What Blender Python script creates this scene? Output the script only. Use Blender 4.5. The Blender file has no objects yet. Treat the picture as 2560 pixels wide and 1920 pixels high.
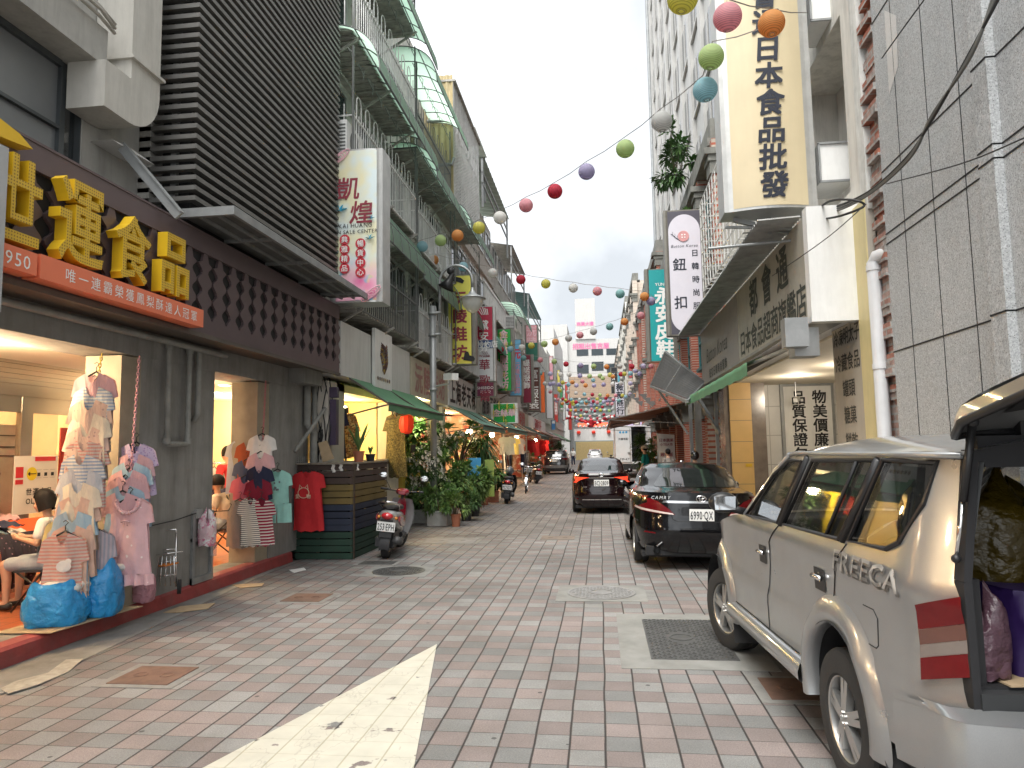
import bpy, bmesh, math, random
import numpy as np
from math import sin, cos, pi, radians as rad, sqrt, atan2
from mathutils import Vector, Matrix, Euler
from mathutils.geometry import delaunay_2d_cdt
random.seed(7)
S = bpy.context.scene
COL = S.collection
# ------------------------------------------------------------------ camera
FPX, HC, ROLL = 1763.0, 1.6, 0.017            # focal length in photo pixels (2560 wide), eye height, roll
PITCH, YAW = rad(5.305), rad(6.995)
CAM = np.array([0, 0, HC])
FW = np.array([-sin(YAW)*cos(PITCH), cos(YAW)*cos(PITCH), sin(PITCH)])
RT = np.array([cos(YAW), sin(YAW), 0.0]); UPV = np.cross(RT, FW)
def ray(px, py):
    dx, dy = px-1280.0, py-960.0
    x = dx*cos(ROLL)-dy*sin(ROLL); y = dx*sin(ROLL)+dy*cos(ROLL)
    return FW*FPX+RT*x-UPV*y
def at(px, py, X=None, Y=None, Z=None):
    """point of a real plane (X=, Y= or Z= metres) that the photograph shows at px,py"""
    d = ray(px, py)
    k, v = (0, X) if X is not None else (1, Y) if Y is not None else (2, Z)
    t = (v-CAM[k])/d[k]; p = CAM+d*t
    return Vector((float(p[0]), float(p[1]), float(p[2])))
cam = bpy.data.cameras.new('camera'); cam.sensor_width = 36; cam.lens = 36*FPX/2560
cam.clip_end = 3000; cam.clip_start = 0.05
co = bpy.data.objects.new('camera', cam); COL.objects.link(co); S.camera = co
r_ = RT*cos(ROLL)-UPV*sin(ROLL)*1; u_ = UPV*cos(ROLL)+RT*sin(ROLL)
co.matrix_world = Matrix(((r_[0], u_[0], -FW[0], 0), (r_[1], u_[1], -FW[1], 0), (r_[2], u_[2], -FW[2], HC), (0, 0, 0, 1)))
# ------------------------------------------------------------------ sky, sun, exposure
SUN_EL, SUN_AZ = rad(62), rad(200)
W = bpy.data.worlds.new("World"); S.world = W; W.use_nodes = True
nt = W.node_tree; nt.nodes.clear()
wo = nt.nodes.new('ShaderNodeOutputWorld'); bg = nt.nodes.new('ShaderNodeBackground')
sk = nt.nodes.new('ShaderNodeTexSky'); sk.sky_type = 'NISHITA'; sk.sun_disc = False
sk.sun_elevation = SUN_EL; sk.sun_rotation = SUN_AZ; sk.dust_density = 2; sk.air_density = 1.0
hs = nt.nodes.new('ShaderNodeHueSaturation'); hs.inputs['Saturation'].default_value = 0.10; hs.inputs['Value'].default_value = 1.35
tc = nt.nodes.new('ShaderNodeTexCoord'); no = nt.nodes.new('ShaderNodeTexNoise')
no.inputs['Scale'].default_value = 2.2; no.inputs['Detail'].default_value = 6; no.inputs['Roughness'].default_value = .55
cr = nt.nodes.new('ShaderNodeValToRGB'); cr.color_ramp.elements[0].position = .38; cr.color_ramp.elements[0].color = (.57, .595, .61, 1)
cr.color_ramp.elements[1].position = .68; cr.color_ramp.elements[1].color = (1.12, 1.12, 1.10, 1)
mx = nt.nodes.new('ShaderNodeMixRGB'); mx.blend_type = 'MULTIPLY'; mx.inputs[0].default_value = 1
L = nt.links.new
sx_ = nt.nodes.new('ShaderNodeSeparateXYZ'); mm = nt.nodes.new('ShaderNodeMath'); mm.operation = 'MAXIMUM'; mm.inputs[1].default_value = .45; cb_ = nt.nodes.new('ShaderNodeCombineXYZ')   # an overcast sky stays bright down to the roofs
L(tc.outputs['Generated'], sx_.inputs[0]); L(sx_.outputs[2], mm.inputs[0]); L(sx_.outputs[0], cb_.inputs[0]); L(sx_.outputs[1], cb_.inputs[1]); L(mm.outputs[0], cb_.inputs[2]); L(cb_.outputs[0], sk.inputs['Vector'])
L(tc.outputs['Generated'], no.inputs['Vector']); L(no.outputs['Fac'], cr.inputs[0]); L(sk.outputs[0], hs.inputs['Color'])
L(hs.outputs[0], mx.inputs[1]); L(cr.outputs[0], mx.inputs[2]); L(mx.outputs[0], bg.inputs[0]); L(bg.outputs[0], wo.inputs[0])
bg.inputs[1].default_value = 0.1
sun = bpy.data.lights.new('sun', 'SUN'); sun.energy = 1.1; sun.angle = rad(40); sun.color = (1, .96, .9)
so = bpy.data.objects.new('sun', sun); COL.objects.link(so)
so.rotation_euler = Euler((rad(28), 0, rad(-20)), 'XYZ')
S.view_settings.view_transform = 'Standard'; S.view_settings.look = 'None'; S.view_settings.exposure = 1.8; S.view_settings.gamma = 1
S.cycles.max_bounces = 8; S.cycles.diffuse_bounces = 4; S.cycles.glossy_bounces = 4; S.cycles.transmission_bounces = 6; S.cycles.transparent_max_bounces = 12
S.cycles.caustics_reflective = False; S.cycles.caustics_refractive = False; S.cycles.sample_clamp_indirect = 6
# ------------------------------------------------------------------ materials
MATS = {}
class NB:
    """tiny node-graph builder"""
    def __init__(s, name):
        s.m = bpy.data.materials.new(name); s.m.use_nodes = True; s.t = s.m.node_tree; s.b = s.t.nodes['Principled BSDF']; s.out = s.t.nodes['Material Output']
        s._c = None
    def n(s, typ, **kw):
        x = s.t.nodes.new('ShaderNode'+typ)
        for k, v in kw.items(): setattr(x, k, v)
        return x
    def put(s, sock, v):
        if hasattr(v, 'is_linked') or isinstance(v, bpy.types.NodeSocket): s.t.links.new(v, sock)
        elif isinstance(v, (tuple, list)) and len(v) == 3 and sock.type == 'RGBA': sock.default_value = (*v, 1)
        else: sock.default_value = v
    def coord(s, k='Object'):
        if s._c is None: s._c = s.n('TexCoord')
        return s._c.outputs[k]
    def math(s, op, a, b=0.0, c=None):
        x = s.n('Math', operation=op); s.put(x.inputs[0], a); s.put(x.inputs[1], b)
        if c is not None: s.put(x.inputs[2], c)
        return x.outputs[0]
    def sep(s, v):
        x = s.n('SeparateXYZ'); s.put(x.inputs[0], v); return x.outputs
    def comb(s, a, b, c):
        x = s.n('CombineXYZ')
        for i, v in enumerate((a, b, c)): s.put(x.inputs[i], v)
        return x.outputs[0]
    def noise(s, v, scale, detail=4, rough=.6):
        x = s.n('TexNoise'); s.put(x.inputs['Vector'], v); x.inputs['Scale'].default_value = scale
        x.inputs['Detail'].default_value = detail; x.inputs['Roughness'].default_value = rough; return x.outputs['Fac']
    def ramp(s, v, a, b, ca=(0, 0, 0), cb=(1, 1, 1)):
        x = s.n('ValToRGB'); e = x.color_ramp.elements; e[0].position, e[1].position = a, b
        e[0].color, e[1].color = (*ca, 1), (*cb, 1); s.put(x.inputs[0], v); return x.outputs[0]
    def mix(s, f, a, b, mode='MIX'):
        x = s.n('MixRGB', blend_type=mode); s.put(x.inputs[0], f); s.put(x.inputs[1], a); s.put(x.inputs[2], b); return x.outputs[0]
    def scale(s, v, sx, sy, sz):
        x = s.n('Mapping'); s.put(x.inputs[0], v); x.inputs['Scale'].default_value = (sx, sy, sz); return x.outputs[0]
    def bump(s, h, strength=.3, dist=.01):
        x = s.n('Bump'); x.inputs['Strength'].default_value = strength; x.inputs['Distance'].default_value = dist
        s.put(x.inputs['Height'], h); s.put(s.b.inputs['Normal'], x.outputs[0])
def mat(name, col, rough=.6, metal=0, var=.15, scale=5, bump=0, bscale=None, dirt=0, dcol=(.06, .055, .045), streak=False, coat=0, emit=0, alpha=1,
        trans=0, sub=0, pat=None, spec=.5, rvar=0):
    """procedural surface: base colour broken up by noise, dirt (optionally running down), a printed pattern, fine bump"""
    if name in MATS: return MATS[name]
    N = NB(name); b = N.b; v = N.coord()
    c = col
    if pat:
        k = pat[0]
        if k == 'stripe':                    # axis, period, second colour, duty
            _, ax, per, c2, du = pat
            w = N.sep(v)[ax]; fr = N.math('FRACT', N.math('DIVIDE', w, per)); c = N.mix(N.math('LESS_THAN', fr, du), col, c2)
        elif k == 'dots':
            _, sc, c2, sz = pat
            x = N.n('TexVoronoi'); x.inputs['Scale'].default_value = sc; N.put(x.inputs['Vector'], v); x.inputs['Randomness'].default_value = .6
            c = N.mix(N.math('LESS_THAN', x.outputs['Distance'], sz), col, c2)
        elif k == 'blotch':                  # two more colours in patches
            _, sc, c2, c3 = pat
            c = N.mix(N.ramp(N.noise(v, sc, 3), .48, .56), col, c2); c = N.mix(N.ramp(N.noise(N.scale(v, 1.3, 1.3, 1.3), sc*1.7, 3), .52, .6), c, c3)
        elif k == 'brick':
            _, sc, c2, mort, bw, bh = pat[:6]
            pr = pat[6] if len(pat) > 6 else 'yz'
            s_ = N.sep(v); a = s_[1] if pr[0] == 'y' else s_[0]
            x = N.n('TexBrick'); N.put(x.inputs['Vector'], N.comb(a, s_[2], 0)); x.inputs['Scale'].default_value = 1
            N.put(x.inputs['Color1'], col); N.put(x.inputs['Color2'], c2); N.put(x.inputs['Mortar'], mort)
            x.inputs['Brick Width'].default_value = bw; x.inputs['Row Height'].default_value = bh; x.inputs['Mortar Size'].default_value = sc
            if len(pat) > 7: x.offset = pat[7]
            c = x.outputs['Color']
            N.bump(x.outputs['Fac'], -.4, .01)
    if var:
        nz = N.noise(v, scale, 5)
        c = N.mix(1.0, c, N.ramp(nz, .25, .75, (1-var,)*3, (1+var,)*3), 'MULTIPLY')
    if dirt:
        vv = N.scale(v, 3, 3, .35) if streak else v
        d = N.ramp(N.noise(vv, 2.2, 6, .7), .45, .78)
        c = N.mix(N.math('MULTIPLY', d, dirt), c, dcol)
    N.put(b.inputs['Base Color'], c)
    b.inputs['Roughness'].default_value = rough; b.inputs['Metallic'].default_value = metal
    if rvar: N.put(b.inputs['Roughness'], N.math('ADD', rough-rvar/2, N.math('MULTIPLY', N.noise(v, scale*1.7, 4), rvar)))
    if 'Specular IOR Level' in b.inputs: b.inputs['Specular IOR Level'].default_value = spec
    if coat: b.inputs['Coat Weight'].default_value = coat; b.inputs['Coat Roughness'].default_value = .04
    if emit:
        N.put(b.inputs['Emission Color'], c); b.inputs['Emission Strength'].default_value = emit
    if alpha < 1: b.inputs['Alpha'].default_value = alpha
    if trans: b.inputs['Transmission Weight'].default_value = trans
    if sub: b.inputs['Subsurface Weight'].default_value = sub; b.inputs['Subsurface Radius'].default_value = (.05, .04, .03)
    if bump: N.bump(N.noise(v, bscale or scale*8, 4), bump, .01)
    MATS[name] = N.m; return N.m
def glass(name, tint=(.02, .025, .025), alpha=.35, rough=.02):
    """thin window glass: part clear, part mirror"""
    if name in MATS: return MATS[name]
    N = NB(name); N.t.nodes.remove(N.b)
    tr = N.n('BsdfTransparent'); g = N.n('BsdfPrincipled'); g.inputs['Base Color'].default_value = (*tint, 1); g.inputs['Roughness'].default_value = rough
    g.inputs['Coat Weight'].default_value = 1; m = N.n('MixShader'); m.inputs[0].default_value = alpha
    N.t.links.new(tr.outputs[0], m.inputs[1]); N.t.links.new(g.outputs[0], m.inputs[2]); N.t.links.new(m.outputs[0], N.out.inputs[0])
    MATS[name] = N.m; return N.m
# ------------------------------------------------------------------ mesh builder
ORIG = {}
class MB:
    def __init__(s): s.v, s.f, s.mi, s.k, s.st = [], [], [], 0, []
    def add(s, vs, fs):
        o = len(s.v); s.st.append((o, len(s.f))); s.v.extend([tuple(p) for p in vs]); s.f.extend([tuple(i+o for i in f) for f in fs]); s.mi.extend([s.k]*len(fs)); return s
    def box(s, x0, x1, y0, y1, z0, z1):
        if x0 > x1: x0, x1 = x1, x0
        if y0 > y1: y0, y1 = y1, y0
        if z0 > z1: z0, z1 = z1, z0
        return s.add([(x0, y0, z0), (x1, y0, z0), (x1, y1, z0), (x0, y1, z0), (x0, y0, z1), (x1, y0, z1), (x1, y1, z1), (x0, y1, z1)],
                     [(3, 2, 1, 0), (4, 5, 6, 7), (0, 1, 5, 4), (1, 2, 6, 5), (2, 3, 7, 6), (3, 0, 4, 7)])
    def beam(s, a, b, w, h=None, up=(0, 0, 1)):
        """square bar from a to b"""
        a, b = Vector(a), Vector(b); h = h or w; d = (b-a).normalized(); u = Vector(up)
        if abs(d.dot(u)) > .98: u = Vector((0, 1, 0)) if abs(d.y) < .9 else Vector((1, 0, 0))
        r = d.cross(u).normalized(); u = r.cross(d); vs = []
        for p in (a, b):
            for i, j in ((-1, -1), (1, -1), (1, 1), (-1, 1)): vs.append(p+r*(i*w/2)+u*(j*h/2))
        return s.add(vs, [(0, 1, 2, 3), (7, 6, 5, 4), (0, 4, 5, 1), (1, 5, 6, 2), (2, 6, 7, 3), (3, 7, 4, 0)])
    def tube(s, pts, r, seg=8, cap=True, closed=False):
        """round tube along points; r one radius or one per point"""
        P = [Vector(p) for p in pts]; n = len(P); R = [r]*n if isinstance(r, (int, float)) else r; o = len(s.v); vs = []; u = None
        for i in range(n):
            if closed: d = P[(i+1) % n]-P[i-1]
            else: d = P[min(i+1, n-1)]-P[max(i-1, 0)]
            if d.length < 1e-9: d = Vector((0, 0, 1))
            d.normalize()
            if u is None: u = d.orthogonal().normalized()
            u = (u-d*u.dot(d)); u = u.normalized() if u.length > 1e-6 else d.orthogonal().normalized(); w = d.cross(u)
            for k in range(seg):
                a = 2*pi*k/seg; vs.append(P[i]+(u*cos(a)+w*sin(a))*R[i])
        fs = []
        for i in range(n if closed else n-1):
            j = (i+1) % n
            for k in range(seg): fs.append((i*seg+k, i*seg+(k+1) % seg, j*seg+(k+1) % seg, j*seg+k))
        if cap and not closed: fs.append(tuple(range(seg))[::-1]); fs.append(tuple((n-1)*seg+k for k in range(seg)))
        return s.add(vs, fs)
    def lathe(s, prof, c=(0, 0, 0), axis='z', seg=20, a0=0, a1=2*pi, M=None):
        """profile (radius, height) turned about an axis"""
        full = abs(a1-a0-2*pi) < 1e-6; n = seg if full else seg+1; vs = []
        for r, h in prof:
            for k in range(n):
                a = a0+(a1-a0)*k/seg; x, y = r*cos(a), r*sin(a)
                p = (x, y, h) if axis == 'z' else (h, x, y) if axis == 'x' else (y, h, x)
                p = Vector(p)
                if M is not None: p = M @ p
                vs.append(p+Vector(c))
        fs = []
        for i in range(len(prof)-1):
            for k in range(n if full else n-1):
                q = (k+1) % n; fs.append((i*n+k, i*n+q, (i+1)*n+q, (i+1)*n+k))
        return s.add(vs, fs)
    def ball(s, c, r, seg=12, rings=8, sc=(1, 1, 1)):
        prof = [(r*sin(pi*i/rings), -r*cos(pi*i/rings)) for i in range(rings+1)]
        return s.lathe(prof, c, seg=seg, M=Matrix.Diagonal(Vector(sc)))
    def prism(s, poly, fn, d):
        """flat polygon poly[(a,b)] placed by fn(a,b,t), t = 0 and d: solid with that thickness"""
        n = len(poly); vs = [fn(a, b, 0) for a, b in poly]+[fn(a, b, d) for a, b in poly]
        fs = [(i, (i+1) % n, n+(i+1) % n, n+i) for i in range(n)]
        r = delaunay_2d_cdt([Vector(p) for p in poly], [(i, (i+1) % n) for i in range(n)], [], 1, 1e-7)
        if len(r[0]) == n:
            for t in r[2]: fs.append(tuple(t)[::-1]); fs.append(tuple(n+i for i in t))
        else: fs += [tuple(range(n))[::-1], tuple(range(n, 2*n))]
        return s.add(vs, fs)
    def grid(s, fn, nu, nv, wrap=False):
        vs = [fn(i/nu, j/nv) for j in range(nv+1) for i in range(nu+(0 if wrap else 1))]; m = nu if wrap else nu+1
        fs = [(j*m+i, j*m+(i+1) % m, (j+1)*m+(i+1) % m, (j+1)*m+i) for j in range(nv) for i in range(nu)]
        return s.add(vs, fs)
    def panel(s, outline, fn, holes=(), step=.1, flip=False):
        """outline with holes in (a,b), filled with a fine mesh and bent onto fn(a,b)"""
        pts, ed = [], []
        for lp in [outline, *holes]:
            o = len(pts); q = []
            for i in range(len(lp)):
                a, b = Vector(lp[i]), Vector(lp[(i+1) % len(lp)]); m = max(1, int((b-a).length/step))
                q += [a.lerp(b, j/m) for j in range(m)]
            pts += q; ed += [(o+i, o+(i+1) % len(q)) for i in range(len(q))]
        xs = [p[0] for p in outline]; ys = [p[1] for p in outline]
        nx, ny = int((max(xs)-min(xs))/step)+1, int((max(ys)-min(ys))/step)+1
        for i in range(1, nx):
            for j in range(1, ny): pts.append(Vector((min(xs)+i*step+(.31*step if j % 2 else 0), min(ys)+j*step)))
        r = delaunay_2d_cdt(pts, ed, [], 1, 1e-6)
        def inside(q, lp):
            k = False
            for i in range(len(lp)):
                (x0, y0), (x1, y1) = lp[i-1], lp[i]
                if (y0 > q[1]) != (y1 > q[1]) and q[0] < (x1-x0)*(q[1]-y0)/(y1-y0)+x0: k = not k
            return k
        T = [t for t in r[2] if not any(inside(sum((r[0][i] for i in t), Vector((0, 0)))/len(t), h) for h in holes)] if holes else r[2]
        return s.add([fn(p[0], p[1]) for p in r[0]], [tuple(t)[::-1] if flip else tuple(t) for t in T])
    def glyphs(s, txt, org, u, v, size, gap=1.0, vert=False, ext=0, bold=.012, slant=0, sx=1.0, center=True, fit=None):
        """lettering: each character in its cell along u (or downwards when vert), on the plane u,v"""
        org, u, v = Vector(org), Vector(u).normalized(), Vector(v).normalized(); n = u.cross(v); x = 0.0
        cells = []
        thick, bold = (max(0, bold), min(bold, 0)) if not ext else (0, bold)      # heavier strokes: the same character laid four times, a hair apart
        for ch in txt:
            g = glyph(ch, ext, bold); w = 1.0 if vert or ord(ch) > 0x2000 else g[2]
            cells.append((ch, g, x, w)); x += (w*sx if not vert else 1.0)*gap
        tot = x
        if fit: q_ = fit/(x*size); sx *= q_; cells = [(c_, g, x0*q_, w) for c_, g, x0, w in cells]; tot = x*q_
        for ch, g, x0, w in cells:
            if not g[1]: continue
            if vert: cx_, cy_ = 0, -(x0+.5*gap)
            else: cx_, cy_ = (x0+w*sx*.5)-(tot/2 if center else 0), 0
            for j, (a, c) in enumerate(((-1, -1), (1, -1), (-1, 1), (1, 1)) if thick else ((0, 0),)):
                vs = [org+u*((cx_+(p[0]+a*thick-w/2+(p[1]-.38)*slant)*sx)*size)+v*((cy_+p[1]+c*thick-.38)*size)+n*(p[2]*size+.003+.0004*j) for p in g[0]]
                s.add(vs, g[1])
        return s
    def each(s, name, mats, parent=None, **k):
        """one object for every shape added"""
        q = s.st+[(len(s.v), len(s.f))]
        for i in range(len(q)-1):
            c = MB(); c.add(s.v[q[i][0]:q[i+1][0]], [tuple(j-q[i][0] for j in f) for f in s.f[q[i][1]:q[i+1][1]]]); o = c.build(name, mats, parent, **k)
        return o
    def build(s, name, mats, parent=None, smooth=False, local=False, base=False, auto=None):
        me = bpy.data.meshes.new(name); off = Vector((0, 0, 0))
        if parent is not None and not local: off = ORIG.get(parent.name, off)
        vs = s.v
        if parent is None and base and vs:
            a = np.array(vs); lo, hi = a.min(0), a.max(0); off = Vector(((lo[0]+hi[0])/2, (lo[1]+hi[1])/2, lo[2]))
        if off.length: vs = [(p[0]-off.x, p[1]-off.y, p[2]-off.z) for p in vs]
        me.from_pydata(vs, [], s.f)
        ms = mats if isinstance(mats, (list, tuple)) else [mats]
        for m in ms: me.materials.append(m)
        if len(ms) > 1: me.polygons.foreach_set('material_index', s.mi)
        if smooth: me.polygons.foreach_set('use_smooth', [True]*len(me.polygons))
        me.update()
        if smooth and auto: me.set_sharp_from_angle(angle=rad(auto))
        o = bpy.data.objects.new(name, me); COL.objects.link(o)
        if parent is not None:
            o.parent = parent; ORIG[o.name] = ORIG.get(parent.name, Vector((0, 0, 0)))
        else: o.location = off; ORIG[o.name] = off
        return o
GL = {}
def glyph(ch, ext=0, bold=.012):
    k = (ch, ext, bold)
    if k not in GL:
        c = bpy.data.curves.new('glyph', 'FONT'); c.body = ch; c.size = 1; c.offset = bold; c.extrude = ext; c.resolution_u = 2 if ext == 0 else 3
        if ext: c.bevel_depth = 0
        o = bpy.data.objects.new('glyph', c); me = bpy.data.meshes.new_from_object(o)
        vs = [(p.co.x, p.co.y, p.co.z) for p in me.vertices]; fs = [tuple(p.vertices) for p in me.polygons]
        w = max([p[0] for p in vs], default=.3)+.06
        if ord(ch) > 0x2000: w = 1.0
        GL[k] = (vs, fs, w); bpy.data.objects.remove(o); bpy.data.curves.remove(c); bpy.data.meshes.remove(me)
    return GL[k]
def tag(o, label=None, cat=None, group=None, kind=None):
    if label: o['label'] = label
    if cat: o['category'] = cat
    if group: o['group'] = group
    if kind: o['kind'] = kind
    return o
def thing(name, label, cat, loc=(0, 0, 0), rz=0, group=None, local=False):
    """an Empty at a thing's base; parts are given in world metres, or in its own frame when local"""
    o = bpy.data.objects.new(name, None); COL.objects.link(o); o.empty_display_size = .2
    o.location = loc; o.rotation_euler = (0, 0, rz); ORIG[o.name] = Vector((0, 0, 0)) if local else Vector(loc)
    return tag(o, label, cat, group)
def struct(name, mb, m, **k): return tag(mb.build(name, m, **k), kind='structure')
def dup(root, loc, rz=None, label=None, group=None):
    def cp(o, par):
        c = o.copy(); COL.objects.link(c)
        if par is not None: c.parent = par
        for ch in KIDS.get(o.name) or [x for x in COL.objects if x.parent is o]: cp(ch, c)
        return c
    c = cp(root, None); c.location = loc
    if rz is not None: c.rotation_euler = (0, 0, rz)
    if label: c['label'] = label
    if group: c['group'] = group
    return c
KIDS = {}
def rr(a, b): return random.uniform(a, b)
def arc(cx_, cy_, r, a0, a1, n): return [(cx_+r*cos(rad(a0+(a1-a0)*i/n)), cy_+r*sin(rad(a0+(a1-a0)*i/n))) for i in range(n+1)]
# common materials
def ridges(m, sx=9, sz=9, strength=.8, dist=.03, detail=3):
    """creases: folded noise as bump on a soft material"""
    t = m.node_tree; b = t.nodes['Principled BSDF']; tc_ = t.nodes.new('ShaderNodeTexCoord'); mp = t.nodes.new('ShaderNodeMapping'); mp.inputs['Scale'].default_value = (sx, sx, sz); nz = t.nodes.new('ShaderNodeTexNoise'); nz.inputs['Scale'].default_value = 1; nz.inputs['Detail'].default_value = detail
    a = t.nodes.new('ShaderNodeMath'); a.operation = 'SUBTRACT'; a.inputs[1].default_value = .5; c = t.nodes.new('ShaderNodeMath'); c.operation = 'ABSOLUTE'; u = t.nodes.new('ShaderNodeBump'); u.inputs['Strength'].default_value = strength; u.inputs['Distance'].default_value = dist
    l = t.links.new; l(tc_.outputs['Object'], mp.inputs[0]); l(mp.outputs[0], nz.inputs['Vector']); l(nz.outputs['Fac'], a.inputs[0]); l(a.outputs[0], c.inputs[0]); l(c.outputs[0], u.inputs['Height']); l(u.outputs[0], b.inputs['Normal']); return m
M_white = mat('white_paint', (.78, .78, .76), .45, var=.05, dirt=.15, streak=True)
M_black = mat('black_plastic', (.015, .015, .016), .45)
M_steel = mat('galvanised_steel', (.42, .43, .43), .4, .8, var=.2)
M_steel2 = mat('grey_metal', (.3, .31, .31), .5, .5, var=.2)
M_wire = mat('black_cable', (.02, .02, .02), .6)
M_conc = mat('grey_concrete', (.27, .265, .25), .85, var=.22, scale=2.5, bump=.25, bscale=40, dirt=.45, streak=True)
M_rubber = mat('tyre_rubber', (.022, .022, .022), .85, bump=.2, bscale=80)
M_chrome = mat('chrome', (.8, .8, .8), .12, 1, var=0)
M_char = mat('ink', (.012, .013, .016), .6)
M_red = mat('red_ink', (.55, .02, .03), .5)
M_wtxt = mat('white_lettering', (.85, .85, .82), .5, var=.03)
# ================================================================== GROUND
def paver_nodes(N):
    """square granite-faced pavers, pink and grey in a chequer, with sand joints; returns colour, height"""
    v = N.coord('Object'); wob = N.noise(v, .8, 2); s_ = N.sep(v)
    u = N.math('DIVIDE', N.math('ADD', s_[0], N.math('MULTIPLY', wob, .03)), .1935); w = N.math('DIVIDE', N.math('ADD', s_[1], N.math('MULTIPLY', N.noise(v, .6, 2), .03)), .188)
    fu, fw = N.math('FLOOR', u), N.math('FLOOR', w)
    ck = N.math('FLOORED_MODULO', N.math('ADD', fu, fw), 2.0)
    wn = N.n('TexWhiteNoise', noise_dimensions='2D'); N.put(wn.inputs['Vector'], N.comb(fu, fw, 0)); rnd = wn.outputs['Value']
    pink = N.mix(rnd, (.185, .156, .149), (.252, .212, .201)); grey = N.mix(rnd, (.172, .175, .172), (.252, .253, .246))
    swap = N.math('GREATER_THAN', rnd, .965)
    c = N.mix(N.math('ABSOLUTE', N.math('SUBTRACT', ck, swap)), pink, grey)
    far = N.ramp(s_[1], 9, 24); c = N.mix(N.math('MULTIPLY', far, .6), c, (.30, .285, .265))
    sp = N.noise(v, 260, 2, .8); c = N.mix(1, c, N.ramp(sp, .3, .7, (.55,)*3, (1.4,)*3), 'MULTIPLY')
    sp2 = N.noise(v, 90, 3, .7); c = N.mix(1, c, N.ramp(sp2, .35, .65, (.85,)*3, (1.15,)*3), 'MULTIPLY')
    st = N.noise(v, .55, 6, .65); c = N.mix(1, c, N.ramp(st, .32, .68, (.66, .65, .63), (1.18, 1.17, 1.16)), 'MULTIPLY')
    sp3 = N.ramp(N.noise(v, 5.5, 5, .7), .62, .8); c = N.mix(N.math('MULTIPLY', sp3, .25), c, (.1, .09, .08))
    vo = N.n('TexVoronoi'); vo.inputs['Scale'].default_value = 3.1; N.put(vo.inputs['Vector'], v); c = N.mix(N.math('MULTIPLY', N.math('LESS_THAN', vo.outputs['Distance'], .05), .75), c, (.03, .028, .026))      # trodden gum, oil drops
    oil = N.ramp(N.noise(N.scale(v, 1, .45, 1), 1.1, 5, .6), .58, .72); c = N.mix(N.math('MULTIPLY', oil, .35), c, (.06, .054, .05))
    def edge(t, wd):
        f = N.math('FRACT', t); d = N.math('MINIMUM', f, N.math('SUBTRACT', 1.0, f)); d = N.math('ADD', d, N.math('MULTIPLY', N.math('SUBTRACT', N.noise(v, 30, 3), .5), .018))
        return N.math('SMOOTH_MIN', N.math('DIVIDE', d, wd), 1.0, .3)
    j = N.math('MINIMUM', edge(u, .044), edge(w, .019)); j = N.math('MAXIMUM', j, 0.0)
    c = N.mix(N.math('SUBTRACT', 1.0, N.ramp(j, .45, .95)), c, (.032, .027, .025))
    return c, N.math('ADD', j, N.math('MULTIPLY', sp, .25))
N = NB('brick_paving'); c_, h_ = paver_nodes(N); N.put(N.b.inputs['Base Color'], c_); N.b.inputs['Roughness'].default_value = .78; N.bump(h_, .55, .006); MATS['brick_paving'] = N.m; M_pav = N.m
N = NB('worn_road_paint'); c_, h_ = paver_nodes(N); v = N.coord()
wear = N.ramp(N.math('ADD', N.math('MULTIPLY', N.noise(v, 4.2, 3, .6), .75), N.math('MULTIPLY', N.noise(v, 16, 4, .6), .25)), .61, .635)
pt = N.mix(1, (.50, .485, .41), N.ramp(N.noise(v, 5, 6), .25, .75, (.86,)*3, (1.08,)*3), 'MULTIPLY')
crk = N.ramp(N.math('ABSOLUTE', N.math('SUBTRACT', N.noise(N.scale(v, 1, .5, 1), 3.0, 4, .6), .5)), .002, .006)
jj = N.ramp(h_, .55, .8); pt = N.mix(1, pt, N.mix(jj, (.72, .70, .62), (1, 1, 1)), 'MULTIPLY'); pt = N.mix(N.math('MULTIPLY', N.math('SUBTRACT', 1.0, crk), .5), pt, (.3, .28, .24))
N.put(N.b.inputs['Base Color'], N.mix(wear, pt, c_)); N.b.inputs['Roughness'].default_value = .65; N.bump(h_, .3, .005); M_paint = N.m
M_asph = mat('asphalt', (.13, .128, .12), .9, var=.3, scale=3, bump=.3, bscale=120, dirt=.3)
M_gut = mat('gutter_concrete', (.225, .22, .205), .85, var=.35, scale=1.6, bump=.2, bscale=60, dirt=.55, dcol=(.07, .065, .06))
M_side = mat('pavement_concrete', (.235, .23, .205), .85, var=.25, scale=4, bump=.25, bscale=90, dirt=.4)
M_kerb = mat('red_kerb_paint', (.30, .052, .05), .6, var=.25, scale=7, bump=.15, bscale=30, dirt=.5, dcol=(.16, .13, .12))
b = MB(); b.box(-90, 90, -30, 320, -.5, -.012); struct('ground', b, M_asph)
b = MB(); b.grid(lambda u, v: (-4.56+7.4*u, -3+140*v, 0.0), 8, 60); struct('road', b, M_pav)
b = MB(); g1 = [(-4.57, -3), (-4.08, -3), (-4.09, 5.3), (-4.3, 7.3), (-4.5, 9.6), (-4.57, 9.7)]; b.prism(g1, lambda a, c, t: (a, c, t+.001), .004); struct('gutter_strip', b, M_gut)
b = MB()
kp = [(-4.56, .0), (-4.57, .13), (-4.60, .155), (-4.74, .157), (-4.76, 0)]
b.grid(lambda u, v: (lambda p, y: (p[0]+.008*sin(y*1.7), y, p[1]))(kp[min(int(round(u*4)), 4)], -3+13.15*v), 4, 60)
b.add([(x, 10.15, z) for x, z in kp], [(0, 1, 2, 3, 4)]); struct('kerb', b, M_kerb, smooth=False)
b = MB(); b.box(-5.02, -4.75, -3, 10.2, 0, .152); struct('pavement', b, M_side)
M_tile = mat('terracotta_tile', (.50, .155, .07), .4, var=.12, scale=3, pat=('brick', .006, (.44, .13, .06), (.2, .07, .04), .2, .2, 'xy'))
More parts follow.
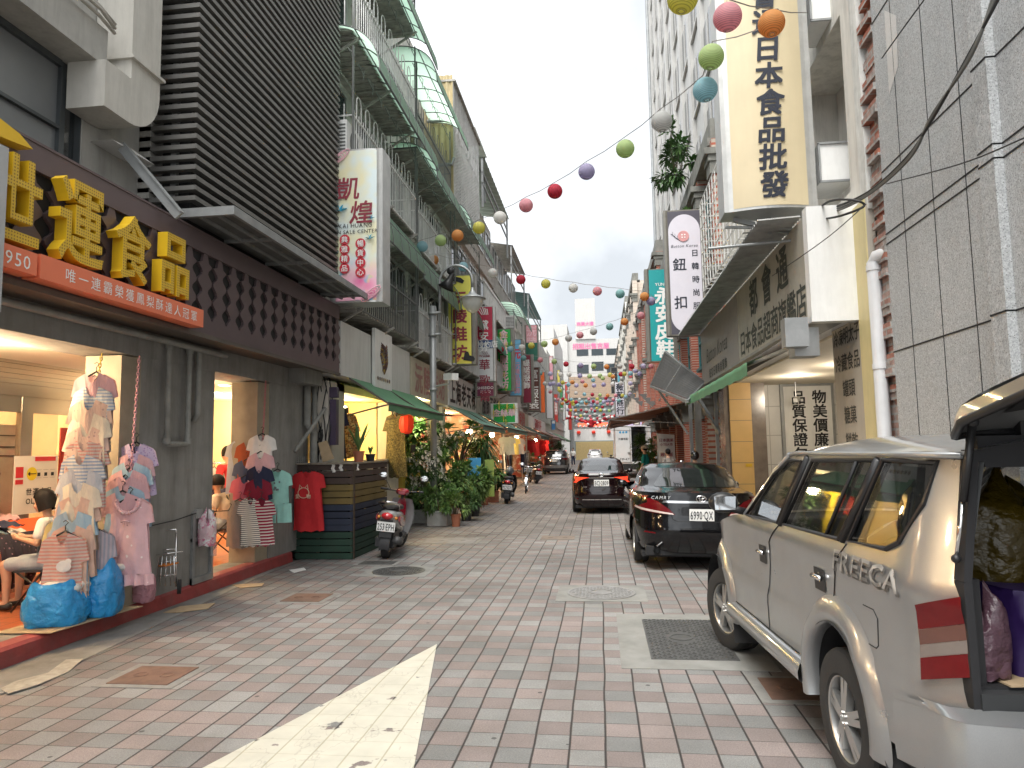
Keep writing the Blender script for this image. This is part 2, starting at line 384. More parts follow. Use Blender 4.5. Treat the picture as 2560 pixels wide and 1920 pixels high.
N = NB('terracotta_floor'); x = N.n('TexBrick', offset=0.0); N.put(x.inputs['Vector'], N.coord()); x.inputs['Scale'].default_value = 1
for k, c in (('Color1', (.52, .15, .06)), ('Color2', (.45, .12, .05)), ('Mortar', (.2, .08, .05))): N.put(x.inputs[k], c)
x.inputs['Brick Width'].default_value = .2; x.inputs['Row Height'].default_value = .2; x.inputs['Mortar Size'].default_value = .006
N.put(N.b.inputs['Base Color'], N.mix(1, x.outputs[0], N.ramp(N.noise(N.coord(), 2, 5), .3, .7, (.8,)*3, (1.1,)*3), 'MULTIPLY')); N.b.inputs['Roughness'].default_value = .35; M_tfl = N.m
b = MB(); b.box(-13, -5.02, -3, 13.4, 0, .15); struct('arcade_floor', b, M_tfl)
# road marking: tapering white triangle
b = MB(); b.prism([(-1.387, 5.89), (-2.45, 2.2), (-2.9, .9), (-.45, .9), (-.70, 2.2), (-.982, 3.649)], lambda a, c, t: (a, c, .003+t), .003); tag(struct('road_marking', b, M_paint), 'worn white painted triangle on the brick paving, flaking at its wide end', 'road marking')
# covers let into the road
M_iron = mat('cast_iron', (.085, .085, .082), .6, .3, var=.3, scale=10, bump=.1); M_rust = mat('rusty_cover', (.15, .085, .06), .75, var=.35, scale=7, dirt=.4)
M_patch = mat('cement_patch', (.22, .22, .205), .85, var=.25, scale=3, bump=.2, bscale=60, dirt=.25); M_irl = mat('worn_iron', (.26, .255, .245), .5, .3, var=.25, scale=12)
def round_cover(c, r, label, light=False, rz=0):
    t = thing('manhole_cover', label, 'manhole cover', (c[0], c[1], 0), rz, local=True)
    b = MB(); k = r*1.22; b.prism([(-k*1.1, -k), (k*1.1, -k), (k*1.1, k), (-k*1.1, k)], lambda a, d, z: (a, d, .001+z), .004); b.build('surround', M_patch, t)
    b = MB(); b.lathe([(r*1.04, .006), (r*1.04, .012), (r*.97, .012), (r*.95, .008), (r*.9, .008), (r*.9, .012), (0, .012)], seg=40)
    for i in range(-9, 10):
        for j in range(-9, 10):
            x, y = i*r*.105, j*r*.105
            if .42*r < sqrt(x*x+y*y) < .85*r or sqrt(x*x+y*y) < .0*r:
                if (i+j) % 2: b.box(x-r*.045, x+r*.045, y-r*.014, y+r*.014, .012, .017)
                else: b.box(x-r*.014, x+r*.014, y-r*.045, y+r*.045, .012, .017)
    b.lathe([(r*.38, .012), (r*.38, .018), (r*.33, .018), (r*.33, .012)], seg=30)
    b.build('lid', M_irl if light else M_iron, t)
round_cover((-2.72, 9.37), .34, 'dark round iron manhole cover in cement near the red scooter')
round_cover((-.03, 8.04), .36, 'pale worn round manhole cover on a cement patch behind the parked saloon', True)
t = thing('manhole_cover', 'square basket-weave iron cover in fresh cement beside the front wheel of the silver van', 'manhole cover', (.63, 6.2, 0), local=True)
b = MB(); b.prism([(-.52, -.85), (.6, -.85), (.6, .85), (-.52, .85)], lambda a, d, z: (a, d, .001+z), .004); b.build('surround', M_patch, t)
b = MB(); b.box(-.29, .36, -.62, .62, .002, .010)
for i in range(16):
    for j in range(30):
        x, y = -.26+i*.0385, -.59+j*.041
        if (x/.13)**2+(y/.2)**2 < .9: continue
        if (i+j) % 2: b.box(x-.016, x+.016, y-.006, y+.006, .010, .015)
        else: b.box(x-.006, x+.006, y-.016, y+.016, .010, .015)
b.lathe([(.1, .01), (.1, .015), (.085, .015), (.085, .01)], seg=24); b.build('lid', M_iron, t)
def flat_cover(px, w, d, label, rz=0, m=None):
    p = at(*px, Z=0); t = thing('drain_cover', label, 'drain cover', (p.x, p.y, 0), rz, local=True)
    b = MB(); b.box(-w/2-.07, w/2+.07, -d/2-.06, d/2+.06, .001, .004); b.build('surround', M_gut, t)
    b = MB(); b.box(-w/2, w/2, -d/2, d/2, .004, .009)
    for s_ in (-1, 1): b.lathe([(.05, .009), (.05, .012), (.038, .012), (.038, .009)], (s_*w*.22, 0, 0), seg=16)
    b.build('lid', m or M_rust, t)
flat_cover((385, 1690), .46, .40, 'brown rusty drain cover nearest the red kerb corner, left of the white triangle')
flat_cover((768, 1495), .44, .42, 'small rust-brown drain cover between kerb and dark manhole')
flat_cover((945, 1408), .5, .3, 'stained drain cover just behind the red scooter', 0, M_iron)
flat_cover((2010, 1725), .5, .42, 'dirty drain cover in the shade under the silver van')
flat_cover((1130, 1352), .9, .75, 'grey metal plate let into the paving beyond the red scooter', 0, mat('plate_grey', (.22, .21, .2), .8, var=.3))
flat_cover((1395, 1345), .6, .5, 'half-hidden drain plate in paving left of the two black saloons', 0, mat('plate_brown', (.2, .16, .13), .8, var=.3))
# litter: cardboard and rags by the kerb
M_card = mat('cardboard', (.42, .31, .19), .8, var=.15, scale=10); M_rag = mat('dirty_rag', (.36, .34, .29), .9, var=.3, scale=15)
def litter(name, pts, label, m, cat):
    b = MB(); b.prism(pts, lambda a, c, t: (a, c, .005+t+.006*sin(a*31+c*17)), .006); tag(b.build(name, m, base=True), label, cat)
def gp(*q): return [tuple(at(x, y, Z=.004)[:2]) for x, y in q]
litter('cardboard_scrap', gp((408, 1532), (450, 1518), (538, 1510), (520, 1522), (440, 1534)), 'flat yellow cardboard scrap lying in the gutter by the kerb', M_card, 'cardboard')
litter('cardboard_scrap', gp((580, 1464), (660, 1460), (655, 1467), (600, 1470)), 'thin strip of cardboard in the gutter farther along', M_card, 'cardboard')
litter('dirty_rag', gp((0, 1722), (40, 1706), (120, 1685), (165, 1652), (208, 1650), (170, 1680), (95, 1715), (20, 1738)), 'long grey rag trodden flat on the gutter edge', M_rag, 'rag')
litter('paper_scrap', gp((722, 1427), (760, 1420), (765, 1425), (735, 1432)), 'torn white paper on the gutter below the slat fence', M_white, 'paper')
# ================================================================== FOOD SHOP BUILDING (near left)
XC, XF, ZC = -4.6, -4.1, 2.67
M_brn = mat('dark_wood_panel', (.10, .085, .07), .6, var=.2, dirt=.2)
M_pur = mat('mauve_metal', (.135, .10, .105), .42, .35, var=.1, scale=2, dirt=.2)
M_dark = mat('black_backing', (.012, .012, .013), .7, var=.1)
M_cream = mat('cream_plaster', (.62, .55, .42), .7, var=.06, dirt=.1)
M_ceil = mat('arcade_ceiling', (.72, .66, .54), .7, var=.04)
M_ss = mat('stainless', (.62, .58, .50), .22, .9, var=.06, scale=3)
fb = thing('shop_building', 'concrete food shop building with mauve pierced fascia and dark louvres over an open arcade', 'building', (-6, 5, 0))
b = MB()
b.box(-5.0, XC, 6.6, 7.98, .15, 2.6); b.box(-4.98, XC, 9.45, 10.75, .15, 2.6)
b.box(-5.0, XC+.02, -3, 0.6, .15, 2.6)
b.each('column', M_conc, fb)
b = MB(); b.box(-5.1, XC+.012, -3, 10.75, 2.6, 2.95); b.box(-4.6, -4.35, 10.0, 10.7, 2.65, 2.92); b.build('beam', M_conc, fb)
b = MB(); b.box(-4.98, -4.60, 6.30, 6.598, .15, 2.58); b.box(-4.99, -4.62, 9.10, 9.448, .15, 2.58); b.each('column_cladding', mat('beige_cladding', (.36, .31, .23), .6, var=.15, dirt=.2), fb)
b = MB(); b.box(-13, -5.1, -3, 13.4, ZC, ZC+.1); b.box(-5.1, XC, -3, 10.8, 2.955, 3.0); b.build('ceiling', M_ceil, fb)
b = MB(); b.box(-5.0, XF-.05, -3, 10.7, 2.87, 2.9); b.build('soffit', M_brn, fb)
# upper wall: rendered concrete, window band, floor slab
b = MB(); b.box(-5.6, -4.75, 5.84, 6.66, 3.6, 5.2); b.box(-12, -4.95, -3, 10.8, 3.0, 3.9); b.box(-12, -4.8, -3, 4.6, 5.12, 5.6)
b.box(-12, -4.45, -3, 5.75, 5.2, 5.55); b.box(-5.6, -4.75, -3, 6.6, 5.552, 9); b.box(-12, -4.62, 6.66, 10.75, 3.9, 9.6); b.box(-12, -4.66, 10.76, 10.8, 2.8, 9.6); b.build('wall', mat('grey_render', (.40, .39, .36), .8, var=.12, bump=.15, dirt=.35, streak=True), fb)
b = MB(); b.box(-4.85, -4.80, -3, 5.6, 3.85, 5.19); b.build('window_panel', mat('grey_film', (.20, .21, .215), .35, .2, var=.05), fb)
b = MB()
for y in (5.58, 5.83): b.box(-4.87, -4.76, y, y+.06, 3.85, 5.19)
b.box(-4.87, -4.76, 4.5, 5.58, 4.55, 4.58); b.box(-4.87, -4.76, -3, 5.58, 5.14, 5.20); b.build('window_frame', mat('dark_aluminium', (.09, .10, .105), .4, .5), fb)
b = MB(); b.box(-5.2, -5.18, 5.66, 5.84, 3.9, 5.1); b.build('window_interior', mat('dim_interior', (.12, .09, .07), .8, var=.5, scale=3), fb)
b = MB(); b.box(-4.83, -4.82, 5.64, 5.83, 3.9, 5.1); b.build('window_pane', glass('dark_glass', alpha=.4), fb)
# fascia: mauve sheet with a pierced wavy pattern over black
b = MB(); b.box(XF-.16, XF-.03, -3, 10.72, 2.9, 3.9); b.build('fascia_backing', M_dark, fb)
b = MB()
b.box(XF-.03, XF+.01, -3, 10.74, 2.86, 3.02); b.box(XF-.05, XF+.012, -3, 10.74, 3.72, 3.92); b.box(XF-.20, XF+.02, -3, 10.75, 3.92, 3.94)
y = -1.0; per = .292
while y < 10.7:                       # strips whose width swells and pinches five times between the two rails
    n = 24; L_, R_ = [], []
    for i in range(n+1):
        z = 3.02+.70*i/n; w = per*(.315+.145*cos(2*pi*i/n*3.5)) if i < n*.86 else per*(.315+.145*cos(2*pi*.86*3.5)+.0*(i/n))*(1-(i/n-.86)*1.0)
        if i >= n*.86: w = per*(.22-.10*(i/n-.86)/.14)
        L_.append((y-w, z)); R_.append((y+w, z))
    b.prism(L_+R_[::-1], lambda a, c, t: (XF-.028+t, a, c), .03); y += per*1.0
b.build('fascia_screen', M_pur, fb)
b = MB(); b.box(XF-.02, XF+.03, -3, 10.76, 2.815, 2.86); b.build('fascia_trim', M_brn, fb)
# louvre screen wrapped round the upper corner
M_lou = mat('louver_slat_metal', (.17, .165, .155), .5, .3, var=.18, scale=3, dirt=.15)
lv = thing('louver_screen', 'screen of dark grey horizontal louvres wrapping the upper corner above the food shop', 'louvre screen', (-4.3, 8.7, 4.2))
b = MB(); z = 4.24
while z < 9.4:
    b.box(-4.19, -4.10, 6.66, 10.74, z, z+.048); b.box(-4.78, -4.19, 6.66, 6.74, z, z+.048); z += .1115
b.build('slat', M_lou, lv)
b = MB()
for y in (7.6, 8.6, 9.6, 10.5): b.box(-4.27, -4.20, y, y+.06, 4.1, 9.4)
for x in (-4.45, -4.75): b.box(x, x+.06, 6.76, 6.82, 4.1, 9.4)
b.build('upright', M_steel2, lv)
b = MB(); b.box(-4.6, -4.28, 6.85, 10.72, 4.1, 9.4); b.build('backing', M_dark, lv)
# canopy under the louvres
cn = thing('metal_canopy', 'thin grey metal canopy projecting below the dark louvres', 'canopy', (-3.9, 8.5, 4.05))
b = MB(); b.box(-4.19, -3.62, 6.55, 10.6, 4.04, 4.06); b.build('sheet', mat('canopy_sheet', (.16, .165, .16), .5, .5, var=.2, dirt=.3), cn)
b = MB(); b.box(-3.62, -3.58, 6.5, 10.62, 4.0, 4.09); b.box(-4.19, -3.62, 6.5, 6.55, 4.0, 4.09); b.build('edge_trim', M_steel2, cn)
b = MB()
for y in (7.4, 8.4, 9.4, 10.2): b.box(-4.19, -3.63, y, y+.04, 4.0, 4.038)
for x in (-3.8, -4.0): b.box(x, x+.03, 6.56, 10.58, 4.005, 4.036)
b.build('purlin', M_steel2, cn)
b = MB(); p0, p1 = at(305, 368, X=-4.55), at(448, 540, X=-3.95); b.beam(p0, p1, .03, .09); b.beam(p0+Vector((.03, .0, .035)), p1+Vector((.03, 0, .035)), .07, .012); tag(b.build('steel_channel', M_steel2, base=True), 'grey steel channel propped aslant from wall to canopy corner', 'steel channel')
# air duct
M_duct = mat('duct_render', (.55, .53, .48), .7, var=.08, bump=.1, dirt=.3, streak=True)
dk = thing('air_duct', 'big square plastered air duct with a bend, coming out of the window', 'air duct', (-4.5, 6, 4.8))
b = MB(); x0, x1 = -4.74, -4.36
def dsec(c, t, w=.32):
    """square section centred c in the y-z plane, t tangent angle"""
    n = Vector((0, -sin(t), cos(t))); return [c+Vector((sx*(x1-x0)/2, 0, 0))+n*(sn*w/2) for sx, sn in ((-1, -1), (1, -1), (1, 1), (-1, 1))]
secs = [(Vector((-4.55, 5.62, 4.98)), 0), (Vector((-4.55, 5.95, 4.98)), 0)]
for i in range(1, 9): a = pi/2*i/8; secs.append((Vector((-4.55, 5.95+.24*sin(a), 4.98+.24*(1-cos(a)))), a))
secs += [(Vector((-4.55, 6.19, 7.6)), pi/2)]
vs = []; 
for c, a in secs: vs += dsec(c, a, .44)
fs = [(0, 1, 2, 3)]
for i in range(len(secs)-1):
    for k in range(4): fs.append((i*4+k, i*4+(k+1) % 4, i*4+4+(k+1) % 4, i*4+4+k))
b.add(vs, fs); b.build('duct', M_duct, dk)
b = MB(); b.box(-4.78, -4.32, 5.94, 6.44, 5.40, 5.43); b.build('flange', M_duct, dk)
b = MB(); b.prism([(5.95, 0), (6.3, .0), (6.6, .015), (6.2, .03)], lambda a, c, t: (-4.78+t, a, 4.60+c), .26); b.build('tray', M_white, dk)
# pipes
b = MB(); R_ = .035
b.tube([(-4.5, -3, 2.80), (-4.5, 6.9, 2.80), (-4.5, 8.05, 2.80)], R_, 10)
b.tube([(-4.53, 6.95, 2.78), (-4.53, 6.95, 1.78), (-4.53, 6.98, 1.72), (-4.53, 7.30, 1.72), (-4.53, 7.33, 1.78), (-4.53, 7.33, 2.78)], .03, 10)
b.tube([(-4.53, 7.52, 2.8), (-4.53, 7.52, 2.05), (-4.58, 7.52, 1.98)], .035, 10)
for q in ((-4.53, 6.95, 2.76), (-4.53, 7.33, 2.76), (-4.53, 6.95, 1.75), (-4.53, 7.33, 1.75)): b.tube([(q[0], q[1], q[2]-.03), (q[0], q[1], q[2]+.03)], .042, 10)
tag(b.build('drain_pipe', mat('grey_pipe', (.27, .27, .25), .6, var=.25, dirt=.4), base=True, smooth=True, auto=40), 'grey water pipes with U bend on the concrete column of the food shop', 'pipe')
b = MB()
for k, (dz, dx) in enumerate(((0, 0), (.05, .02), (.09, 0))): b.tube([(-4.42+dx, 4.2, 5.62+dz), (-4.40+dx, 5.0, 5.6+dz), (-4.39+dx, 5.55, 5.58+dz), (-4.42, 5.8, 5.56+dz)], .017, 6)
tag(b.build('cable_bundle', mat('grey_conduit', (.4, .38, .34), .6), base=True, smooth=True), 'bundle of grey conduits along the floor slab beside the air duct', 'conduits')
# gold letters
M_gold = mat('gold_letter_face', (.62, .40, .03), .4, .2, var=.1, pat=None); N = NB('gold_perforated'); v = N.coord(); s_ = N.sep(v)
def cell(t, p): f = N.math('FRACT', N.math('DIVIDE', t, p)); return N.math('SUBTRACT', f, .5)
dd = N.math('ADD', N.math('POWER', cell(s_[1], .024), 2.0), N.math('POWER', cell(s_[2], .024), 2.0))
N.put(N.b.inputs['Base Color'], N.mix(N.math('LESS_THAN', dd, .075), (.66, .43, .035), (.30, .17, .02))); N.b.inputs['Roughness'].default_value = .45; M_gface = N.m
M_gside = mat('gold_letter_side', (.75, .47, .02), .35, .1, var=.06)
def letter(ch, yc, zc, w, h, label):
    b = MB(); g = glyph(ch, .05, .016); xs = [p[0] for p in g[0]]; ys = [p[1] for p in g[0]]; x0, x1, y0, y1 = min(xs), max(xs), min(ys), max(ys)
    vs = [(XF+.085+p[2], yc+((p[0]-x0)/(x1-x0)-.5)*w, zc+((p[1]-y0)/(y1-y0)-.5)*h) for p in g[0]]
    b.v = vs; b.f = list(g[1])
    for f in g[1]: b.mi.append(0 if all(abs(g[0][i][2]-.05) < .01 for i in f) else 1)
    tag(b.build('sign_letter', [M_gface, M_gside], base=True), label, 'sign letter', 'gold letters of the food shop sign')
letter('世', 4.28, 3.40, .48, .62, 'gold letter 世, first whole one of the food shop sign and cut by the frame edge')
letter('運', 4.93, 3.41, .48, .66, 'gold letter 運 of the food shop sign, with a boat-shaped foot')
letter('食', 5.545, 3.39, .47, .58, 'gold letter 食 of the food shop sign, under a pointed roof stroke')
letter('品', 6.157, 3.40, .44, .58, 'gold letter 品 of the food shop sign, three stacked boxes')
b = MB(); b.prism([(3.6, 3.72), (4.25, 3.78), (4.42, 3.80), (4.3, 3.86), (4.0, 3.92), (3.6, 3.98)], lambda a, c, t: (XF+.01+t, a, c), .12); tag(b.build('roof_emblem', [M_gside], base=True), 'tip of a gold roof-shaped emblem above the gold letters', 'emblem')
# orange banner boxes
M_or = mat('orange_panel', (.78, .20, .10), .5, var=.04)
t = thing('shop_banner', 'long orange sign box with white characters under the gold letters', 'sign', (-4.0, 5.5, 2.87)); b = MB(); b.box(XF+.013, -3.94, 4.5, 6.6, 2.878, 3.055); b.build('panel', M_or, t)
b = MB(); b.glyphs('唯一連霸榮獲鳳梨酥達人冠軍', (-3.94, 5.62, 2.965), (0, 1, 0), (0, 0, 1), .112, 1.22, bold=.0); b.build('lettering', M_wtxt, t)
t = thing('year_sign', 'short orange sign box reading 1950 at the end of the food shop fascia', 'sign', (-4.0, 4.2, 2.87)); b = MB(); b.box(XF+.013, -3.94, 3.9, 4.47, 2.885, 3.045); b.build('panel', M_or, t)
b = MB(); b.glyphs('1950', (-3.94, 4.28, 2.963), (0, 1, 0), (0, 0, 1), .135, 1.1, bold=.0); b.build('lettering', M_wtxt, t)
b = MB(); b.box(-4.05, -3.86, 3.3, 4.10, 2.55, 3.66); tag(b.build('junction_box', mat('box_grey', (.42, .43, .44), .45, .2, var=.08), base=True), 'grey metal cabinet edge in front of the gold letters at the picture edge', 'cabinet')
# ------------------------------------------------ arcade inside: shop front, lamps
XS = -6.35
b = MB()
for k in range(6): b.box(XS-.02, XS+.006*(k % 2), -1, 8.1, 2.36+k*.055, 2.36+k*.055+.051)
b.box(XS-.3, XS-.02, -1, 8.1, 2.3, 2.66); b.box(XS-.04, XS+.03, -1, 8.1, 2.28, 2.36); tag(b.build('roller_shutter', M_ss, base=True), 'stainless roller shutter box above the glass shop doors', 'roller shutter')
sf = thing('glazed_shopfront', 'glass shop front with steel door frames behind the seated woman', 'shop front', (XS, 7, .15))
b = MB()
for y0, y1 in ((6.6, 6.68), (7.08, 7.24), (8.0, 8.1), (5.2, 5.35)): b.box(XS-.06, XS+.008, y0, y1, .15, 2.28)
b.box(XS-.05, XS+.004, 5.2, 8.1, 2.1, 2.28); b.box(XS-.05, XS+.004, 5.2, 8.1, .15, .28); b.build('door_frame', M_ss, sf)
b = MB(); b.box(XS-.02, XS-.01, 5.2, 8.0, .28, 2.1); b.build('glass_pane', glass('shop_glass', (.03, .025, .02), .16), sf)
b = MB(); b.tube([(XS+.06, 6.75, .9), (XS+.06, 6.75, 1.5)], .015, 8); b.box(XS, XS+.07, 6.73, 6.77, .95, .98); b.box(XS, XS+.07, 6.73, 6.77, 1.42, 1.45); b.build('door_handle', M_chrome, sf)
b = MB(); b.box(-8.3, -8.2, -2, 13.2, .15, 2.67); b.box(-12.9, -5.0, 13.2, 13.3, .15, 2.67); b.box(-5.1, -5.0, 10.76, 13.3, .15, 2.8); b.box(XS-.4, XS-.1, 8.1, 8.5, .15, 2.3); b.build('back_wall', mat('shop_back_wall', (.66, .50, .28), .7, var=.05), sf)
M_redp = mat('red_panel', (.62, .03, .02), .4, var=.05)
b = MB(); b.box(XS-.04, XS-.02, 7.70, 7.98, .3, 1.95); b.build('red_panel', M_redp, sf)
pw = thing('shop_poster', 'white and red notice poster reading OLYMPIA on the glass door', 'poster', (XS, 7.2, 1.2))
b = MB(); b.box(XS+.012, XS+.02, 7.0, 7.62, .98, 1.62); b.build('sheet', mat('poster_paper', (.75, .72, .66), .5, var=.03), pw)
b = MB(); b.box(XS+.02, XS+.024, 7.28, 7.58, 1.56, 1.61); b.box(XS+.02, XS+.024, 7.02, 7.12, 1.38, 1.5); b.box(XS+.02, XS+.024, 7.02, 7.12, 1.31, 1.36); b.build('red_block', M_red, pw)
b = MB(); b.lathe([(0, 0), (.075, 0)], (XS+.023, 7.24, 1.42), 'x', 18); b.build('yellow_disc', mat('poster_yellow', (.8, .62, .02), .5), pw)
b = MB(); b.beam((XS+.027, 7.19, 1.42), (XS+.027, 7.29, 1.42), .008); b.prism([(7.18, 1.42), (7.21, 1.445), (7.21, 1.395)], lambda a, c, t: (XS+.025+t, a, c), .003)
for y in (7.34, 7.44, 7.54): b.box(XS+.021, XS+.024, y-.036, y+.036, 1.37, 1.372); b.box(XS+.021, XS+.024, y-.036, y+.036, 1.46, 1.462); b.box(XS+.021, XS+.024, y-.02, y+.02, 1.39, 1.43)
b.glyphs('世運食品', (XS+.02, 7.36, 1.22), (0, 1, 0), (0, 0, 1), .085, 1.15); b.glyphs('OLYMPiA', (XS+.02, 7.36, 1.12), (0, 1, 0), (0, 0, 1), .085, 1.05)
b.build('lettering', M_char, pw)
po = thing('shop_poster', 'orange poster with a white scribble, low on the shop front behind the woman', 'poster', (XS, 7.3, .4))
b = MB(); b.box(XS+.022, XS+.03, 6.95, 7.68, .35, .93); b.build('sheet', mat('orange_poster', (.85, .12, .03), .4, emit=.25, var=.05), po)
b = MB(); X_ = XS+.034
b.tube([(X_, 6.98, .55), (X_, 7.05, .8), (X_, 7.06, .6), (X_, 7.13, .75), (X_, 7.15, .6), (X_, 7.22, .7), (X_, 7.2, .55), (X_, 7.4, .68)], .009, 5)
b.glyphs('鳳梨酥專賣', (XS+.03, 7.38, .48), (0, 1, 0), (0, 0, 1), .1, 1.05); b.build('lettering', M_wtxt, po)
cb = thing('cash_cabinet', 'pale cabinet with drawers standing behind the glass door', 'cabinet', (XS-.5, 7.1, .15))
b = MB(); b.box(XS-.9, XS-.35, 6.75, 7.55, .15, 1.98); b.build('carcass', mat('pale_laminate', (.72, .66, .52), .45), cb)
b = MB()
for z in (1.62, 1.72, 1.85): b.box(XS-.35, XS-.335, 6.78, 7.52, z, z+.012)
b.build('drawer_line', M_brn, cb)
# downlights + light they give
M_lamp = mat('lamp_glow', (1, .82, .55), .5, emit=14, var=0)
def downlight(x, y, label, z=ZC, r=.085):
    t = thing('ceiling_light', label, 'ceiling light', (x, y, z), 0, 'recessed arcade lamps', local=True)
    b = MB(); b.lathe([(r*1.2, 0), (r*1.2, -.012), (r, -.014), (r, -.004)], seg=18); b.build('rim', M_white, t)
    b = MB(); b.lathe([(r, -.006), (0, -.006)], seg=18); b.build('diffuser', M_lamp, t)
def lamp(name, p, e, col=(1, .72, .42), r=.12, spot=None):
    l = bpy.data.lights.new(name, 'POINT'); l.energy = e; l.color = col; l.shadow_soft_size = r
    l.energy *= 1.1; o = bpy.data.objects.new(name, l); COL.objects.link(o); o.location = p; return o
p = at(71, 855, Z=ZC); downlight(p.x, p.y, 'round ceiling lamp nearest the frame edge above the seated woman in dungarees')
p = at(237, 886, Z=ZC); downlight(p.x, p.y, 'round ceiling lamp just left of the hanging clothes')
for px, lab in (((562, 962), 'bright round lamp nearest the street in the bay of the masked woman'), ((541, 980), 'small round lamp deeper in the bay of the masked woman'), ((606, 987), 'round lamp right of the smoke detector in the second bay')):
    p = at(*px, Z=ZC); downlight(p.x, p.y, lab)
lamp('arcade_lamp', (-5.4, 5.6, 2.45), 34); lamp('arcade_lamp', (-6.0, 3.6, 2.45), 30); lamp('shop_lamp', (-7.6, 7.2, 2.3), 60); lamp('arcade_lamp', (-6.2, 9.3, 2.4), 38, (1, .78, .5)); lamp('shop_lamp', (-7.8, 11.2, 2.2), 0.1)
# ================================================================== KIT: clothes, chairs, people, plants, lanterns, scooters, cars
def garment(label, cat, pos, m, w=.42, L=.55, sl=.18, flare=1.0, rz=0, tank=False, name=None, group=None, hanger=True, frill=False, neck=.0, seed=None, hm=None, longs=False):
    """a garment on a hanger; pos is the top of the neck; it faces the street end we look from, turned by rz"""
    rn = random.Random(seed if seed is not None else label)
    t = thing(name or cat.replace(' ', '_'), label, cat, pos, rz, group, local=True)
    h = w/2; nk = w*.17+neck; ap = -.42*w if not tank else -.36*w; hem = h*flare
    if tank: R = [(nk*1.1, 0), (h*.62, -.01), (h*.66, ap*.7), (h*.9, ap)]
    elif longs: R = [(nk, 0), (h, -.05), (h+sl*.30, -.05-sl*.97), (h+sl*.30-.10, -.05-sl), (h*.93, ap-.02)]
    else: R = [(nk, 0), (h, -.05), (h*1.04+sl*.10, -.075), (h*1.06+sl*.26, -.05-sl*.98), (h*1.06+sl*.26-.30*w, -.05-sl*1.0-.02), (h*.90, ap)]
    R += [(h*.93+(hem-h*.93)*k, ap+(-L-ap)*k) for k in (.33, .66)]+[(hem, -L)]
    bot = [(hem*(1-2*i/10), -L-.012*sin(i*1.9)-(.012 if 2 < i < 8 else 0)) for i in range(1, 10)]
    Lf = [(-x, z) for x, z in R[::-1]]
    nf = [(-nk*.6, -.07-neck), (0, -.10-neck), (nk*.6, -.07-neck)]; nb = [(-nk*.6, -.02), (0, -.03), (nk*.6, -.02)]
    ph = rn.uniform(0, 6); kf = rn.uniform(16, 26); a0 = rn.uniform(.011, .020); sk = rn.uniform(-.03, .03)
    def fn(side):
        def f(x, z):
            tt = min(1, max(0, -z/L)); q = max(0, 1-(x/(h*1.25))**2)
            y = -side*(.012+.045*q*(1-.45*tt)) + a0*(.25+1.5*tt)*sin(kf*x*(1.2-.4*tt)+ph+z*2)*(.6+.4*q) + .006*sin(61*x+ph*2+5*z)*(.3+tt) + .012*sin(9*z+ph)
            return (x+sk*tt, y, z)
        return f
    b = MB(); st = max(.03, w/9)
    b.panel(R+bot+Lf+nf, fn(1), step=st); b.panel(R+bot+Lf+nb, fn(-1), step=st, flip=True)
    if frill: b.grid(lambda u, v: (hem*(2*u-1)*(1+.03*v), -.035+.03*sin(u*34)*(.4+.6*v), -L-.10*v), 34, 2)
    b.build('cloth', m, t, smooth=True, local=True)
    if hanger:
        b = MB(); b.tube([(-h*.8, 0, -.055), (-h*.3, 0, -.012), (0, 0, .015), (h*.3, 0, -.012), (h*.8, 0, -.055)], .009, 6)
        b.tube([(0, 0, .015), (0, 0, .06), (.022, 0, .085), (0, 0, .105), (-.02, 0, .09)], .004, 6); b.build('hanger', hm or M_black, t, smooth=True, local=True)
    return t
def blob(name, segs, m, parent, vox=.011, smooth=6, extra=None):
    """one continuous skin grown over tapered limbs: segs = (p0, r0, p1, r1[, squash])"""
    b = MB()
    for q in segs:
        p0, r0, p1, r1 = Vector(q[0]), q[1], Vector(q[2]), q[3]; n = 6
        b.tube([p0.lerp(p1, i/n) for i in range(n+1)], [r0+(r1-r0)*i/n for i in range(n+1)], 12); b.ball(p0, r0, 12, 8); b.ball(p1, r1, 12, 8)
    if extra: extra(b)
    o = b.build(name, m, parent, smooth=True, local=True)
    md = o.modifiers.new('skin', 'REMESH'); md.mode = 'VOXEL'; md.voxel_size = vox; md.use_smooth_shade = True
    ms = o.modifiers.new('soft', 'SMOOTH'); ms.factor = .5; ms.iterations = smooth
    return o
def folding_chair(label, pos, rz):
    t = thing('folding_chair', label, 'chair', pos, rz, local=True)
    b = MB(); b.box(-.21, .21, -.02, .36, .43, .455); b.build('seat', mat('chair_vinyl', (.02, .02, .022), .5), t, local=True)
    b = MB(); b.grid(lambda u, v: (-.20+.40*u, -.13-.09*v-.03*sin(pi*u), .62+.20*v), 8, 4); b.grid(lambda u, v: (-.20+.40*u, -.145-.09*v-.03*sin(pi*u), .62+.20*v), 8, 4); b.build('backrest', mat('chair_vinyl', (.02, .02, .022), .5), t, smooth=True, local=True)
    for s_ in (-1, 1):
        x = .22*s_
        b = MB(); b.tube([(x, -.24, .86), (x, -.14, .62), (x, .06, .43), (x, .36, 0.01)], .012, 8); b.build('leg', M_black, t, smooth=True, local=True)
        b = MB(); b.tube([(x*.93, .32, .43), (x*.93, .1, .26), (x*.93, -.22, 0.01)], .012, 8); b.build('leg', M_black, t, smooth=True, local=True)
    b = MB(); b.tube([(-.22, -.24, .86), (-.1, -.27, .885), (.1, -.27, .885), (.22, -.24, .86)], .012, 8); b.tube([(-.2, -.15, .08), (.2, -.15, .08)], .009, 6); b.tube([(-.22, .28, .1), (.22, .28, .1)], .009, 6); b.build('crossbar', M_black, t, smooth=True, local=True)
    return t
